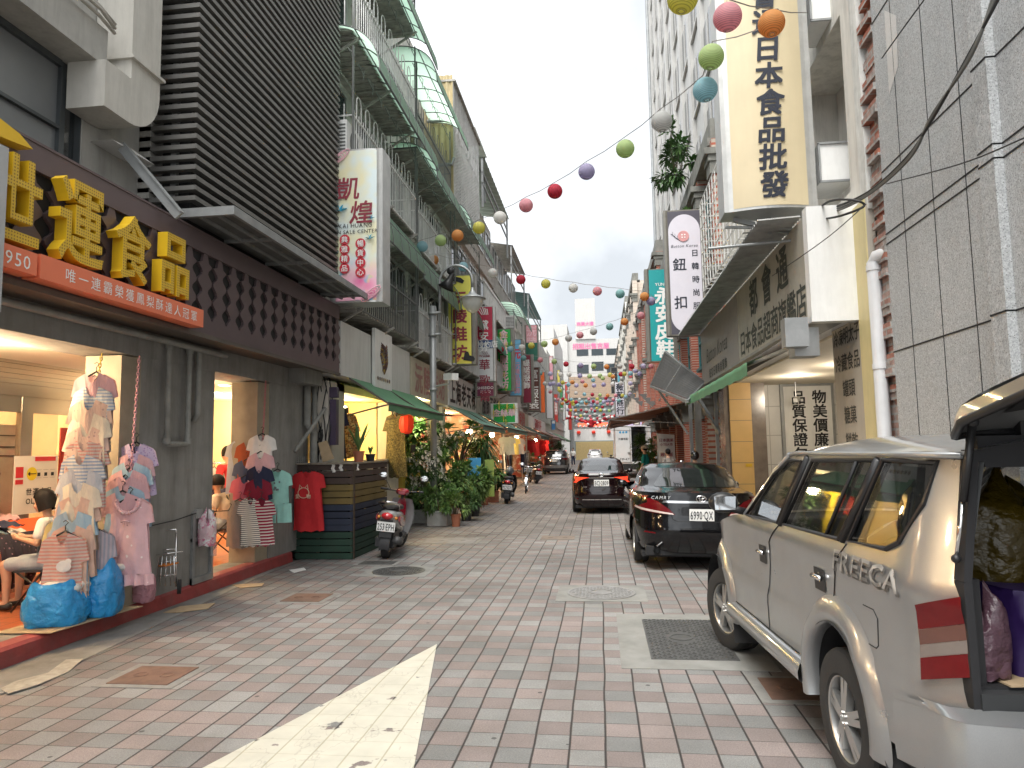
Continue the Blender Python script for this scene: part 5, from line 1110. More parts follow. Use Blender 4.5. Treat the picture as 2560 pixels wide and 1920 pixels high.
# ================================================================== CARS
M_blk = mat('black_car_paint', (.003, .003, .004), .14, var=.05, coat=.5, spec=.35, rvar=.06); M_win = mat('dark_red_car_paint', (.009, .003, .004), .14, var=.05, coat=.5, spec=.35); M_dkg = mat('charcoal_car_paint', (.012, .014, .017), .2, coat=1)
def rear_kit(t, C, plate_z, ptxt, pw, ph, tails, chrome, gaps, refl, logo=None, word=None, lit=0):
    P = lambda x, z: (C.ux(x, z), z)
    lm = M_tail if not lit else mat('tail_lens_lit', (.75, .05, .02), .2, coat=1, emit=lit, var=.3, scale=14)
    b = MB()
    for poly, off, m in tails:
        bb = MB(); C.patch([P(*q) if q[0] >= 0 else (C.uy(q[0]), q[1]) for q in poly], off, bb, step=.03)
        n = len(bb.f)//2; half = len(bb.v)//2
        for k in (0, 1):
            c = MB(); vs = bb.v[:half] if k == 0 else bb.v[half:]; fs = bb.f[:n] if k == 0 else [tuple(i-half for i in f) for f in bb.f[n:]]
            c.add(vs, fs); c.build('tail_light' if m is None else 'tail_lens', m or lm, t, smooth=True, local=True)
    b = MB()
    for poly in chrome: C.patch([P(*q) for q in poly], .010, b, step=.05)
    b.build('chrome_strip', M_chrome, t, smooth=True, local=True)
    b = MB()
    for ln in gaps:
        for s_ in (-1, 1):
            pts = []
            for q in ln: p = C.bodypt(C.ux(q[0], q[1]) if q[0] >= 0 else C.uy(q[0]), q[1], .002); pts.append((p.x*s_, p.y, p.z))
            b.tube(pts, .005, 5)
    b.each('panel_gap', M_dark, t, local=True)
    for poly in refl:
        for s_ in (-1, 1):
            b = MB(); b.panel([P(*q) for q in poly], lambda u, z: (lambda p: Vector((p.x*s_, p.y, p.z)))(C.bodypt(u, z, .006)), step=.04); b.build('reflector', M_tail, t, smooth=True, local=True)
    y = C.bodypt(0, plate_z, .012).y; plate(t, ptxt, (0, y-.006, plate_z), pw, ph)
    if logo:
        b = MB(); y = C.bodypt(0, logo, .01).y-.006
        for rx, rz, cz in ((.062, .042, 0), (.022, .036, .003), (.044, .018, .018)): b.tube([(rx*cos(2*pi*i/24), y, logo+cz+rz*sin(2*pi*i/24)) for i in range(24)], .0055, 6, closed=True)
        b.build('emblem', M_chrome, t, smooth=True, local=True)
    if word:
        b = MB(); x = word[1]; p = C.bodypt(C.ux(abs(x), word[2]), word[2], .03); b.glyphs(word[0], (x, p.y-.004, word[2]), (1, 0.12*(1 if x < 0 else -1)*-1, 0), (0, 0, 1), word[3], 1.25, slant=.25, bold=.02); b.build('model_lettering', M_chrome, t, local=True)
C = Car([(.19, .80, -2.02, 2.0), (.26, .845, -2.13, 2.1), (.40, .868, -2.185, 2.15), (.55, .872, -2.20, 2.18), (.60, .872, -2.198, 2.18), (.625, .870, -2.165, 2.17), (.74, .868, -2.15, 2.12), (.86, .860, -2.14, 2.05), (.93, .845, -2.125, 1.95), (.965, .825, -2.12, 1.9)],
        [(.825, -2.12, 1.9, .965, .85, 4.2), (.80, -2.11, 1.75, 1.0, .88, 4.2), (.76, -2.0, 1.5, 1.012, .92, 4.2), (.715, -1.50, 1.0, 1.035, .98, 4.6), (.675, -1.12, .6, 1.155, 1.15, 5), (.60, -.72, .15, 1.275, 1.29, 5), (.50, -.50, -.02, 1.325, 1.335, 4.5), (.30, -.36, -.12, 1.35, 1.355, 4), (.005, -.24, -.2, 1.362, 1.362, 2)])
def winset(C, a, b_, xr, yb, yf, pil):
    e = .10; W = [('rear_window', [(0, a), (C.ud(x=xr*.93, j=3), a), (C.ud(x=xr, j=3), a+e*1.6), (C.ud(x=xr*.97, j=3), b_-e), (C.ud(x=xr*.88, j=3), b_), (0, b_)])]
    q = [yb]+pil+[yf]
    for i in range(len(q)-1): y0, y1 = q[i]+.03, q[i+1]-.03; W.append(('side_window', [(C.ud(y=y0, j=3), a+.05), (C.ud(y=y1, j=3), a+.05), (C.ud(y=y1, j=3), b_-.08), (C.ud(y=y0+.05*(i == 0), j=3), b_-.08)]))
    return W
t = car('black saloon with plate 6990-QX parked tight ahead of the silver van', (1.235, 11.55, 0), rad(.5), C, M_blk, (-1.32, 1.25, .30, .72), winset(C, 3.06, 4.93, .56, -.98, .62, [-.2]))
t.rotation_euler = (0, .022, rad(.5))
rear_kit(t, C, .722, '6990·QX', .31, .15, [([(.33, .715), (.40, .79), (.53, .885), (.62, .915), (.78, .935), (-1.97, .95), (-1.93, .92), (-1.97, .86), (.80, .765), (.62, .735)], .008, None), ([(.345, .718), (.60, .745), (.80, .775), (.79, .80), (.60, .772), (.36, .737)], .012, M_tclear)],
    [[(0, .868), (.48, .868), (.46, .895), (0, .895)]], [[(.47, .985), (.40, .80), (.36, .66), (.30, .635), (0, .632)], [(.80, .76), (.84, .63), (-1.75, .60)], [(0, .996), (.5, .99)]], [[(.58, .470), (.72, .470), (.70, .492), (.58, .487)]], .925, ('CAMRY', -.50, .935, .058))
b = MB(); b.tube([(-.57, -2.16, .268), (-.57, -2.02, .27)], .042, 18, cap=False); b.tube([(-.57, -2.15, .268), (-.57, -2.02, .27)], .036, 18, cap=False); b.build('exhaust_tip', M_chrome, t, smooth=True, local=True); b = MB(); b.lathe([(.036, -2.10), (0, -2.10)], (-.57, 0, .268), 'y', 18); b.box(-.7, .7, -2.06, -1.9, .19, .3); b.build('exhaust_bore', M_dark, t, local=True)
for k in (-1, 1):
    b = MB(); b.ball((k*.90, .42, .99), .07, 12, 8, (1.2, .7, .9)); b.beam((k*.80, .46, .95), (k*.9, .43, .97), .04); b.build('wing_mirror', M_blk, t, smooth=True, local=True)
# second saloon, brake lamps on
C = Car([(.18, .69, -1.98, 1.9), (.25, .735, -2.06, 2.0), (.40, .755, -2.10, 2.05), (.55, .76, -2.10, 2.08), (.585, .76, -2.085, 2.08), (.62, .755, -2.05, 2.05), (.74, .755, -2.045, 2.02), (.86, .745, -2.05, 1.95), (.91, .73, -2.06, 1.85), (.945, .71, -2.06, 1.8)],
        [(.71, -2.06, 1.8, .945, .8, 4.2), (.69, -2.04, 1.65, .985, .85, 4.2), (.66, -1.93, 1.4, .995, .9, 4.2), (.62, -1.36, .9, 1.03, .96, 4.6), (.585, -1.02, .5, 1.15, 1.14, 5), (.52, -.62, .05, 1.27, 1.285, 5), (.43, -.42, -.1, 1.315, 1.325, 4.5), (.26, -.30, -.15, 1.335, 1.345, 4), (.005, -.2, -.18, 1.345, 1.345, 2)])
t = car('dark red-black saloon with lit brake lamps and plate BCJ-2809 in the middle of the lane', (.0, 19.46, 0), rad(.3), C, M_win, (-1.24, 1.18, .29, .63), winset(C, 3.06, 4.93, .49, -.9, .55, [-.15]))
rear_kit(t, C, .755, 'BCJ·2809', .36, .155, [([(.27, .885), (.40, .895), (.68, .905), (-1.70, .90), (-1.78, .80), (.70, .745), (.60, .76), (.50, .83), (.38, .868)], .008, None)], [[(0, .868), (.30, .868), (.30, .885), (0, .885)], [(0, .35), (.48, .345), (.46, .363), (0, .366)]],
    [[(.50, .83), (.42, .66), (.36, .60), (0, .595)], [(.70, .74), (.73, .62), (-1.7, .58)]], [[(.56, .36), (.72, .37), (.72, .40), (.57, .385)]], .945, ('ALTIS', -.40, .66, .035), lit=.5)
b = MB(); C.patch([(0, 4.05), (C.ud(x=.12, j=3), 4.05), (C.ud(x=.12, j=3), 4.22), (0, 4.22)], -.03, b, True, True, .03); b.build('brake_lamp', mat('tail_lens_lit', (.75, .05, .02)), t, smooth=True, local=True)
for k in (-1, 1): b = MB(); b.ball((k*.80, .38, .97), .065, 12, 8, (1.2, .7, .9)); b.beam((k*.70, .42, .93), (k*.8, .4, .95), .04); b.build('wing_mirror', M_win, t, smooth=True, local=True)
# far sport utility car
def suv(label, pos, rz, paint, ptxt, s=1.0, lo=None):
    C = Car([(.24, .76, -1.98, 1.9), (.32, .82, -2.06, 2.0), (.50, .85, -2.10, 2.1), (.66, .855, -2.09, 2.1), (.72, .85, -2.04, 2.08), (.85, .85, -2.03, 2.0), (.98, .84, -2.02, 1.9), (1.02, .82, -2.0, 1.8)],
        [(.82, -2.0, 1.8, 1.02, .9, 4.5), (.80, -1.98, 1.5, 1.05, .96, 5), (.775, -1.94, 1.2, 1.07, 1.0, 5), (.74, -1.90, 1.0, 1.10, 1.04, 5), (.70, -1.78, .6, 1.26, 1.24, 5.5), (.65, -1.62, .2, 1.44, 1.44, 5.5), (.60, -1.66, .05, 1.49, 1.49, 5), (.40, -1.4, -.1, 1.52, 1.52, 4), (.005, -.5, -.4, 1.53, 1.53, 2)])
    t = car(label, pos, rz, C, paint, (-1.25, 1.25, .33, .71), winset(C, 3.06, 4.93, .60, -1.55, .7, [-.8, .1]), name='sport_utility_car')
    rear_kit(t, C, .865, ptxt, .34, .15, [([(.40, .985), (.60, 1.0), (.82, 1.0), (-1.6, .99), (-1.65, .93), (.80, .90), (.62, .915)], .008, None)], [[(0, .985), (.40, .985), (.40, 1.0), (0, 1.0)]], [[(.60, .92), (.55, .70), (0, .69)]], [[(.60, .50), (.74, .50), (.74, .53), (.60, .53)]])
    b = MB(); C.patch([(0, .40), (C.ux(.78, .5), .42), (C.ux(.80, .5), .56), (0, .58)], .012, b, step=.1); b.build('bumper_guard', lo or mat('grey_plastic', (.16, .16, .16), .5), t, smooth=True, local=True); t.scale = (s, s, s); return t
suv('black sport utility car parked on the left past the clothes racks', (-2.78, 46.1, 0), rad(-1), M_dkg, 'AUW-5102')
suv('white sport utility car driving away at the far end of the lane', (-.55, 78, 0), 0, mat('white_car_paint', (.7, .7, .7), .2, coat=1), 'BKE-3307', .98)
# ------------------------------------------------------------------ silver van, tailgate open
N = NB('silver_van_paint'); v = N.coord(); fl = N.noise(v, 900, 2, .6); N.put(N.b.inputs['Base Color'], N.mix(1, N.mix(N.ramp(N.noise(v, 2.5, 5), .3, .7), (.305, .315, .32), (.345, .355, .36)), N.ramp(fl, .3, .7, (.86,)*3, (1.12,)*3), 'MULTIPLY'))
N.b.inputs['Metallic'].default_value = .6; N.b.inputs['Coat Weight'].default_value = .8; N.b.inputs['Coat Roughness'].default_value = .06; N.put(N.b.inputs['Roughness'], N.math('ADD', .24, N.math('MULTIPLY', N.noise(v, 7, 4), .12))); M_sil = N.m
HW = .75; RW, FWY, WR = (-.03, .38), (2.30, .36), .315
VZ, VD = (.33, .45, .63, .67, .72, .86, .98, 1.03, 1.085, 1.12, 1.60), (.0, .004, .006, .004, -.008, -.013, -.008, .001, .0, -.012, -.108)
def vx(y, z, sd=-1):
    x = HW+float(np.interp(z, VZ, VD))
    if y > 2.1: x -= .20*((y-2.1)/.75)**2
    if y < -.70: x -= .075*((-.70-y)/.3)**1.6
    return sd*x
sv = thing('silver_van', 'silver people carrier with its tailgate open, loaded with bags', 'van', (1.836, 3.687, 0), rad(3.91), local=True)
def circ(c, r, a0, a1, n=16): return [(c[0]+r*cos(rad(a0+(a1-a0)*i/n)), c[1]+r*sin(rad(a0+(a1-a0)*i/n))) for i in range(n+1)]
out = [(-.99, .66), (-1.0, 1.0), (-1.0, 1.57), (.66, 1.548), (.80, 1.54), (1.05, 1.44), (1.60, 1.115), (1.80, 1.095), (2.45, .965), (2.72, .80), (2.83, .52), (2.80, .36)]+circ(FWY, .365, -2, 182)+[(1.90, .345), (.42, .37)]+circ(RW, .37, 0, 180)+[(-.42, .40), (-.60, .42), (-.64, .60)]
wins = [[(1.49, 1.122), (.82, 1.135), (.56, 1.51), (.77, 1.51), (1.02, 1.42)], [(.71, 1.138), (-.08, 1.150), (-.34, 1.528), (.40, 1.515)], [(-.19, 1.157), (-.55, 1.170), (-.65, 1.21), (-.775, 1.37), (-.82, 1.525), (-.42, 1.53)]]
for sd in (-1, 1):
    b = MB(); b.panel(out, lambda y, z: (vx(y, z, sd), y, z), wins, .04, flip=sd < 0); b.build('side_panel', M_sil, sv, smooth=True, local=True, auto=60)
    SEC = ((.362, -.04), (.363, .018), (.372, .032), (.415, .034), (.455, .021), (.49, .006), (.50, -.003))
    for c in (RW, FWY): b = MB(); b.grid(lambda u, v: (lambda a, q: (lambda y, z: (vx(y, z, sd)+sd*q[1], y, z))(c[0]+q[0]*cos(a), max(.30, c[1]+q[0]*sin(a))))(rad(-12+204*u), SEC[min(6, int(round(v*6)))]), 36, 6); b.build('wheel_arch_flare', M_sil, sv, smooth=True, local=True)
    b = MB(); SL = ((.335, -.03), (.34, .03), (.355, .048), (.395, .05), (.435, .036), (.455, .012), (.458, -.004)); b.grid(lambda u, v: (lambda q, y: (vx(y, q[0], sd)+sd*q[1], y, q[0]))(SL[min(6, int(round(v*6)))], .40+1.54*u), 16, 6); b.build('sill_moulding', M_sil, sv, smooth=True, local=True)
    for i, w in enumerate(wins):
        b = MB(); b.panel(w, lambda y, z: (vx(y, z, sd)-sd*.012, y, z), (), .12); o = b.build('side_window', glass('van_glass', (.012, .014, .014), .72), sv, smooth=True, local=True)
        b = MB(); b.tube([(vx(y, z, sd)+sd*.002, y, z) for y, z in w], .011, 6, closed=True); b.build('gasket', M_trim, o, local=True)
    b = MB(); b.tube([(vx(y, z, sd)+sd*.004, y, z) for y, z in ((.76, 1.13), (.62, 1.33), (.47, 1.53))], .02, 6); b.tube([(vx(y, z, sd)+sd*.004, y, z) for y, z in ((-.13, 1.15), (-.26, 1.34), (-.38, 1.53))], .022, 6); b.tube([(vx(y, z, sd)+sd*.001, y, z) for y, z in ((.08, 1.148), (-.16, 1.525))], .010, 6); b.each('window_pillar', M_trim, sv, smooth=True, local=True)
    for nm, ln in (('door', [(.50, 1.54), (.78, 1.13), (.98, 1.0), (1.03, .67), (1.02, .46)]), ('rear', [(-.17, 1.14), (-.05, 1.02), (.03, .80)])):
        b = MB(); b.tube([(vx(y, z, sd)+sd*.001, y, z) for i in range(len(ln)-1) for y, z in [(ln[i][0]+(ln[i+1][0]-ln[i][0])*k/5, ln[i][1]+(ln[i+1][1]-ln[i][1])*k/5) for k in range(6)]], .004, 5); b.build('door_gap', M_dark, sv, local=True)
    b = MB(); b.tube([(vx(y, z, sd)+sd*.001, y, z) for y, z in [(1.94-.12*k, .465) for k in range(13)]], .004, 5); b.tube([(vx(y, z, sd)+sd*.0005, y, z) for y, z in ((-.32, .90), (-.42, .90), (-.45, .87), (-.45, .76), (-.43, .745), (-.33, .745))], .0025, 5); b.build('panel_gap', M_dark, sv, local=True)
    for y, z in ((1.14, .905), (.17, .92)):
        b = MB(); b.panel([(y-.07, z-.055), (y+.07, z-.055), (y+.07, z+.055), (y-.07, z+.055)], lambda a, c: (vx(a, c, sd)+sd*.004, a, c), (), .05); o = b.build('door_handle', M_trim, sv, local=True)
        b = MB(); b.tube([(vx(y, z, sd)+sd*.02, y-.055, z+.012), (vx(y, z, sd)+sd*.024, y, z+.016), (vx(y, z, sd)+sd*.02, y+.055, z+.012)], .013, 8); b.build('grip', M_chrome, o, smooth=True, local=True)
    # tail lamp wrapping the rear corner: red, smoked, clear, red bands
    tl = None
    for z0, z1, m in ((.94, 1.03, M_tail), (.886, .939, mat('amber_smoke', (.12, .05, .04), .25)), (.841, .885, mat('clear_lens', (.19, .16, .145), .25)), (.762, .84, M_tail)):
        b = MB(); b.grid(lambda u, v: (lambda y, z: (vx(y, z, sd)+sd*.02, y, z))(-.80-.20*u, z0-.028+.07*u+(z1-z0)*v), 8, 4)
        o = b.build('tail_light' if tl is None else 'lens_band', m, tl or sv, smooth=True, local=True); tl = tl or o
    b = MB(); b.grid(lambda u, v: (lambda a: (sd*(HW-.11+.155*cos(a)*(.96+.04*sin(pi*v))-.36*max(0, u-.5)*2), -.66-(.32*min(1, u/.4))-.155*sin(a)*(.96+.04*sin(pi*v)), .40+.225*v+.06*min(1, u/.4)))(pi/2*max(0, min(1, (u-.3)/.4))), 30, 8); b.grid(lambda u, v: (lambda a: (sd*(HW-.11+.150*cos(a)-.36*max(0, u-.5)*2-.0*v), -.66-(.32*min(1, u/.4))-.150*sin(a)+.10*v*(u > .3), .625+.06*min(1, u/.4)+.018*v))(pi/2*max(0, min(1, (u-.3)/.4))), 30, 2); b.build('rear_bumper', M_sil, sv, smooth=True, local=True)
    b = MB(); b.grid(lambda u, v: (sd*(HW+.015-.17*u), -.48-.10*v, .36-.22*v), 3, 3); b.build('mud_flap', M_rubber, sv, local=True); b = MB(); b.grid(lambda u, v: (sd*(HW+.02-.17*u), 1.88-.03*v, .40-.24*v), 3, 3); b.build('mud_flap', M_rubber, sv, local=True)
    for c in (RW, FWY): b = MB(); b.lathe([(.372, 0), (.36, -sd*.30)], (sd*(HW+.03), c[0], c[1]), 'x', 24, 0, pi); b.add([(sd*(HW-.3), c[0]-.4, .2), (sd*(HW-.3), c[0]+.4, .2), (sd*(HW-.3), c[0]+.4, .8), (sd*(HW-.3), c[0]-.4, .8)], [(0, 1, 2, 3)]); b.build('wheel_arch', M_dark, sv, local=True)
    b = MB(); b.grid(lambda u, v: (lambda p: p)(Vector((sd*(HW+.12+.105*cos(2*pi*u)*sin(pi*v)**.5), 1.60+.055*cos(pi*v), 1.20+.075*sin(2*pi*u)*sin(pi*v)**.5))), 16, 8, True); b.beam((sd*(HW-.04), 1.60, 1.13), (sd*(HW+.08), 1.60, 1.16), .05); o = b.build('wing_mirror', M_trim, sv, smooth=True, local=True)
    b = MB(); b.panel([(-.07, -.048), (.07, -.048), (.075, .045), (-.075, .045)], lambda a, c: (sd*(HW+.12)+a, 1.542, 1.20+c), (), .05); b.build('mirror_glass', mat('mirror_glass', (.8, .82, .84), .06, .9), o, local=True)
    wheel(sv, (sd*(HW-.10), RW[0], WR), WR, .19, .60, 5, name='rear_wheel'); wheel(sv, (sd*(HW-.10), FWY[0], WR), WR, .19, .60, 5, rad(14), name='front_wheel')
    b = MB(); b.tube([(sd*.655, y, 1.552+.0 if y < .7 else 1.54) for y in (-1.0, -.5, .1, .66, .78)], .012, 6); b.tube([(sd*(.655-.10*(y-.78)*0), y, z) for y, z in ((.78, 1.54), (1.05, 1.44), (1.60, 1.115))], .02, 6); b.build('roof_gutter', M_sil, sv, smooth=True, local=True)
b = MB(); b.grid(lambda u, v: ((.665*(2*u-1)), -1.02+1.70*v, 1.556+.085*(1-abs(2*u-1)**3.2)*min(1, .75+(1-v)*1.2)*(1-.25*max(0, (.06-v)/.06))-.03*max(0, (v-.85)/.15)**2), 24, 20); b.build('roof', M_sil, sv, smooth=True, local=True)
b = MB(); b.grid(lambda u, v: ((.655+.05*v)*(2*u-1), .68+.95*v+.06*(1-(2*u-1)**2), 1.56-.45*v+.03*(1-(2*u-1)**2)), 12, 8); b.build('windscreen', MATS['van_glass'], sv, smooth=True, local=True)
b = MB(); b.grid(lambda u, v: ((.71-.12*v*v)*(2*u-1), 1.62+1.12*v, 1.10-.13*v-.18*v**4+.03*(1-(2*u-1)**2)), 12, 10); b.grid(lambda u, v: ((.60-.03*v)*(2*u-1), 2.74+.10*v, .79-.5*v), 8, 6); b.build('bonnet', M_sil, sv, smooth=True, local=True)
b = MB(); b.box(-.70, .70, -1.02, 2.6, .33, .40); b.box(-.5, .5, -.9, 2.5, .22, .33); b.build('underbody', M_dark, sv, local=True)
# load space: floor, trim, opening frame, seats
M_int = mat('dark_trim', (.014, .014, .016), .7, var=.2)
b = MB(); b.box(-.64, .64, -.97, 1.6, .70, .765)
for sd in (-1, 1): b.box(sd*.60, sd*.655, -.95, -.2, .76, 1.12); b.beam((sd*.668, -.98, .70), (sd*.672, -.98, 1.12), .028, .06); b.beam((sd*.672, -.98, 1.12), (sd*.615, -.98, 1.57), .028, .06); b.beam((sd*.60, -.45, 1.12), (sd*.56, -.47, 1.5), .05, .1)
b.box(-.60, .60, -1.0, -.93, 1.53, 1.62); b.box(-.58, .58, -1.0, .7, 1.51, 1.53); b.each('load_bay_trim', M_int, sv, local=True)
b = MB(); b.box(-.66, .66, -1.02, -.96, .60, .755); b.box(-.62, .62, -1.10, -1.0, .64, .68); b.box(-.56, .56, -1.13, -.98, .40, .63); b.build('tail_step', mat('bumper_plastic', (.03, .032, .034), .55), sv, local=True)
for x in (-.32, .32): b = MB(); b.grid(lambda u, v: (x+.26*cos(2*pi*u)*sin(pi*min(.98, .05+v*.95))**.3, -.15-.12*v+.07*sin(2*pi*u), .76+.48*v), 14, 8, True); b.build('seat', M_int, sv, smooth=True, local=True)
# raised tailgate with glass and gas struts
def tg(a, c, h=0.0):
    z = 1.672+.085*(1-math.exp(-c/.10))+.17*c-.07*(abs(a)/.7)**2.5*(1 if c > .03 else .4)
    return Vector((a, -.955-c*.97, z+h))
tout = [(-.60, 0), (.60, 0), (.67, .04), (.70, .14), (.70, .75), (.64, .95), (.52, 1.02), (-.52, 1.02), (-.64, .95), (-.70, .75), (-.70, .14), (-.67, .04)]; nn = len(tout)
b = MB(); b.panel(tout, lambda a, c: tg(a, c, .03), (), .06); b.panel(tout, lambda a, c: tg(a, c, -.02), (), .06, True)
pts = [tg(a, c, .03) for a, c in tout]; pt2 = [tg(a, c, -.02) for a, c in tout]; b.add(pts+pt2, [(i, (i+1) % nn, nn+(i+1) % nn, nn+i) for i in range(nn)]); gate = b.build('tailgate', M_sil, sv, smooth=True, local=True, auto=40)
b = MB(); b.panel([(-.56, .14), (.56, .14), (.60, .50), (-.60, .50)], lambda a, c: tg(a, c, -.026), (), .1); b.build('gate_glass', M_dark, gate, smooth=True, local=True); b = MB(); b.panel([(-.58, .55), (.58, .55), (.54, .95), (-.54, .95)], lambda a, c: tg(a, c, -.035), (), .1)
for i in range(4): b.panel([(-.5, .58+.1*i), (.5, .58+.1*i), (.5, .595+.1*i), (-.5, .595+.1*i)], lambda a, c: tg(a, c, -.045), (), .1)
b.build('inner_trim', mat('gate_trim', (.09, .09, .085), .5), gate, smooth=True, local=True); b = MB(); b.tube([tg(a, c, -.024) for a, c in tout], .016, 6, closed=True); b.build('seal', M_trim, gate, smooth=True, local=True)
for sd in (-1, 1):
    p0, p1 = Vector((sd*.70, -1.0, 1.20)), tg(sd*.64, .10, -.02); pm = p0.lerp(p1, .42); b = MB(); b.tube([p0, pm], .007, 8); b.build('strut_rod', M_chrome, sv, smooth=True, local=True); b = MB(); b.tube([pm, p1], .014, 8); b.ball(p0, .016); b.ball(p1, .02); b.build('gas_strut', M_trim, sv, smooth=True, local=True)
    b = MB(); b.box(sd*.4-.05, sd*.4+.05, -1.0, -.92, 1.62, 1.675); b.build('hinge', M_trim, sv, local=True)
# decal
b = MB(); b.glyphs('FREECA', (0, 0, 0), (1, 0, 0), (0, 1, 0), .155, 1.0, bold=.035, slant=.25, sx=1.25); vs = b.v
def decal(off, dx, dz):
    c = MB(); c.add([(lambda y, z: (vx(y, z)-off, y, z))(-.37-p[0]*.92-dx, 1.055+p[1]*.85+.02*sin(p[0]*40)*abs(p[1])*8*.2+dz) for p in vs], [f[::-1] for f in b.f]); return c
decal(.003, .0, 0).build('decal_shadow', mat('decal_grey', (.15, .145, .14), .4), sv, local=True); b2 = MB(); b2.glyphs('FREECA', (0, 0, 0), (1, 0, 0), (0, 1, 0), .155, 1.0, bold=.012, slant=.25, sx=1.25); b.v, b.f, vs = b2.v, b2.f, b2.v; decal(.006, -.006, .008).build('decal', mat('decal_silver', (.40, .39, .37), .4, 0), sv, local=True)
# cargo
def vanw(x, y, z): return None
sv.rotation_euler = (0, 0, rad(3.91)); VM = Matrix.Translation((1.836, 3.687, 0)) @ Matrix.Rotation(rad(3.91), 4, 'Z')
def cargo(x, y, z): return tuple(VM @ Vector((x, y, z)))
for i, (x, y, z, rx, ry, h, col, lab) in enumerate(((-.24, -.52, .96, .30, .22, .46, (.045, .03, .001), 'yellow plastic bag stowed behind the seats of the silver van'), (.22, -.66, .98, .26, .2, .40, (.06, .04, .001), 'brighter yellow plastic bag nearer the open tailgate'), (-.56, -.88, .772, .07, .07, .28, (.08, .04, .055), 'pinkish carrier bag at the corner of the load floor'))):
    big_bag(lab, cargo(x, y, z), rx, ry, h, .3, mat('bag_%d' % i, col, .35, var=.25), False, 70+i, knot=True)
t = thing('storage_crate', 'purple cloth-covered crate on the load floor of the silver van', 'crate', cargo(-.12, -.72, .772), rad(8), local=True); b = MB(); b.grid(lambda u, v: (lambda a: (.36*abs(cos(a))**.5*(1 if cos(a) > 0 else -1)*(1+.03*sin(11*a+6*v)), .22*abs(sin(a))**.5*(1 if sin(a) > 0 else -1)*(1+.03*sin(9*a)), .30*v))(2*pi*u), 40, 8, True); b.add([(.36*abs(cos(a))**.5*(1 if cos(a) > 0 else -1), .22*abs(sin(a))**.5*(1 if sin(a) > 0 else -1), .3) for a in [2*pi*i/40 for i in range(40)]], [tuple(range(40))]); b.build('cover', mat('purple_cloth', (.018, .005, .06), .55, var=.2), t, smooth=True, local=True, auto=50)
for i, (x, y, a) in enumerate(((-.25, -.82, .1), (.2, -.84, -.15))):
    b = MB(); c0 = VM @ Vector((x, y, .768+.008*i)); b.prism([(-.30, -.16), (.30, -.14), (.28, .16), (-.32, .15)], lambda p, q, h: (c0.x+p*cos(a)-q*sin(a), c0.y+p*sin(a)+q*cos(a), c0.z+h), .006); tag(b.build('cardboard_sheet', M_card, base=True), ('cardboard sheet on the load floor, nearer the tail light', 'cardboard sheet on the load floor, farther from the tail light')[i], 'cardboard')
# ================================================================== RIGHT SIDE
N = NB('grey_granite'); v = N.coord(); a = N.noise(v, 75, 3, .75); c_ = N.noise(v, 26, 2, .6); vo = N.n('TexVoronoi'); vo.inputs['Scale'].default_value = 55; N.put(vo.inputs['Vector'], v)
col = N.mix(1, N.mix(N.ramp(a, .35, .65), (.26, .27, .275), (.54, .555, .56)), N.ramp(c_, .3, .7, (.85,)*3, (1.1,)*3), 'MULTIPLY'); col = N.mix(N.math('LESS_THAN', vo.outputs['Distance'], .2), col, (.14, .135, .13))
col = N.mix(1, col, N.ramp(N.noise(N.scale(v, 1, 1, .3), .9, 4), .3, .7, (.88,)*3, (1.08,)*3), 'MULTIPLY'); N.put(N.b.inputs['Base Color'], col); N.b.inputs['Roughness'].default_value = .55; N.bump(a, .12, .004); M_gran = N.m
gb = thing('granite_building', 'building front clad in grey speckled granite slabs with dark joints', 'building', (3.5, 3, 0))
XR = 2.7
b = MB(); b.box(XR, 9, 4.98, 6.80, -.0, 12); b.box(XR-.10, 9, 4.80, 4.98, 0, 12); b.box(XR-.04, 9, -4, 4.80, 0, 12); b.build('wall', M_gran, gb)
b = MB(); g = .006
for z in (2.43, 3.44, 3.535, 4.13, 5.6, 6.4): b.box(XR-.004, XR+.02, 4.98, 6.8, z-g, z+g); b.box(XR-.104, XR, 4.80, 4.985, z-g, z+g); b.box(XR-.044, XR, -3, 4.8, z-g, z+g)
for y in (6.39, 5.85, 5.35): b.box(XR-.003, XR+.02, y-.004, y+.004, 0, 12)
for y in (4.4, 3.9, 3.3, 2.7): b.box(XR-.043, XR, y-.004, y+.004, 0, 12)
b.build('joint', M_dark, gb)
b = MB(); b.panel([(6.52, 4.75), (6.30, 4.9), (6.27, 5.35), (6.50, 5.55)], lambda y, z: (XR-.003, y, z), step=.3, flip=False); b.build('pale_patch', mat('pale_granite', (.55, .54, .52), .6, var=.1, scale=40), gb)
# broken party wall of old brick, plaster strip
M_obr = mat('old_brick', (.30, .27, .25), .9, var=.45, scale=14, bump=.6, bscale=18, pat=('brick', .012, (.30, .10, .06), (.30, .29, .27), .21, .072, 'yz'))
ob = thing('brick_party_wall', 'strip of crumbling old brick left bare beside the granite', 'wall', (2.9, 7, 0)); rn = random.Random(4)
b = MB(); z = 2.0
while z < 12: d = rn.uniform(-.03, .05); b.box(XR+.02-d, XR+.6, 6.80, 7.12+rn.uniform(-.05, .03), z, z+.069); z += .072
b.box(XR+.05, XR+.6, 6.80, 7.1, 0, 12); b.build('brickwork', M_obr, ob)
b = MB(); b.box(XR-.02, XR+.5, 7.125, 7.30, 3.9, 12); b.build('plaster_strip', mat('flaking_plaster', (.58, .58, .55), .8, var=.2, scale=6, dirt=.5, streak=True), ob)
b = MB(); b.tube([(2.74, 6.84, 3.38), (2.68, 7.0, 3.38), (2.66, 7.03, 3.33), (2.66, 7.03, .1)], .062, 14)
for z in (3.25, 2.3, 1.4): b.tube([(2.66, 7.03, z), (2.66, 7.03, z+.05)], .07, 14)
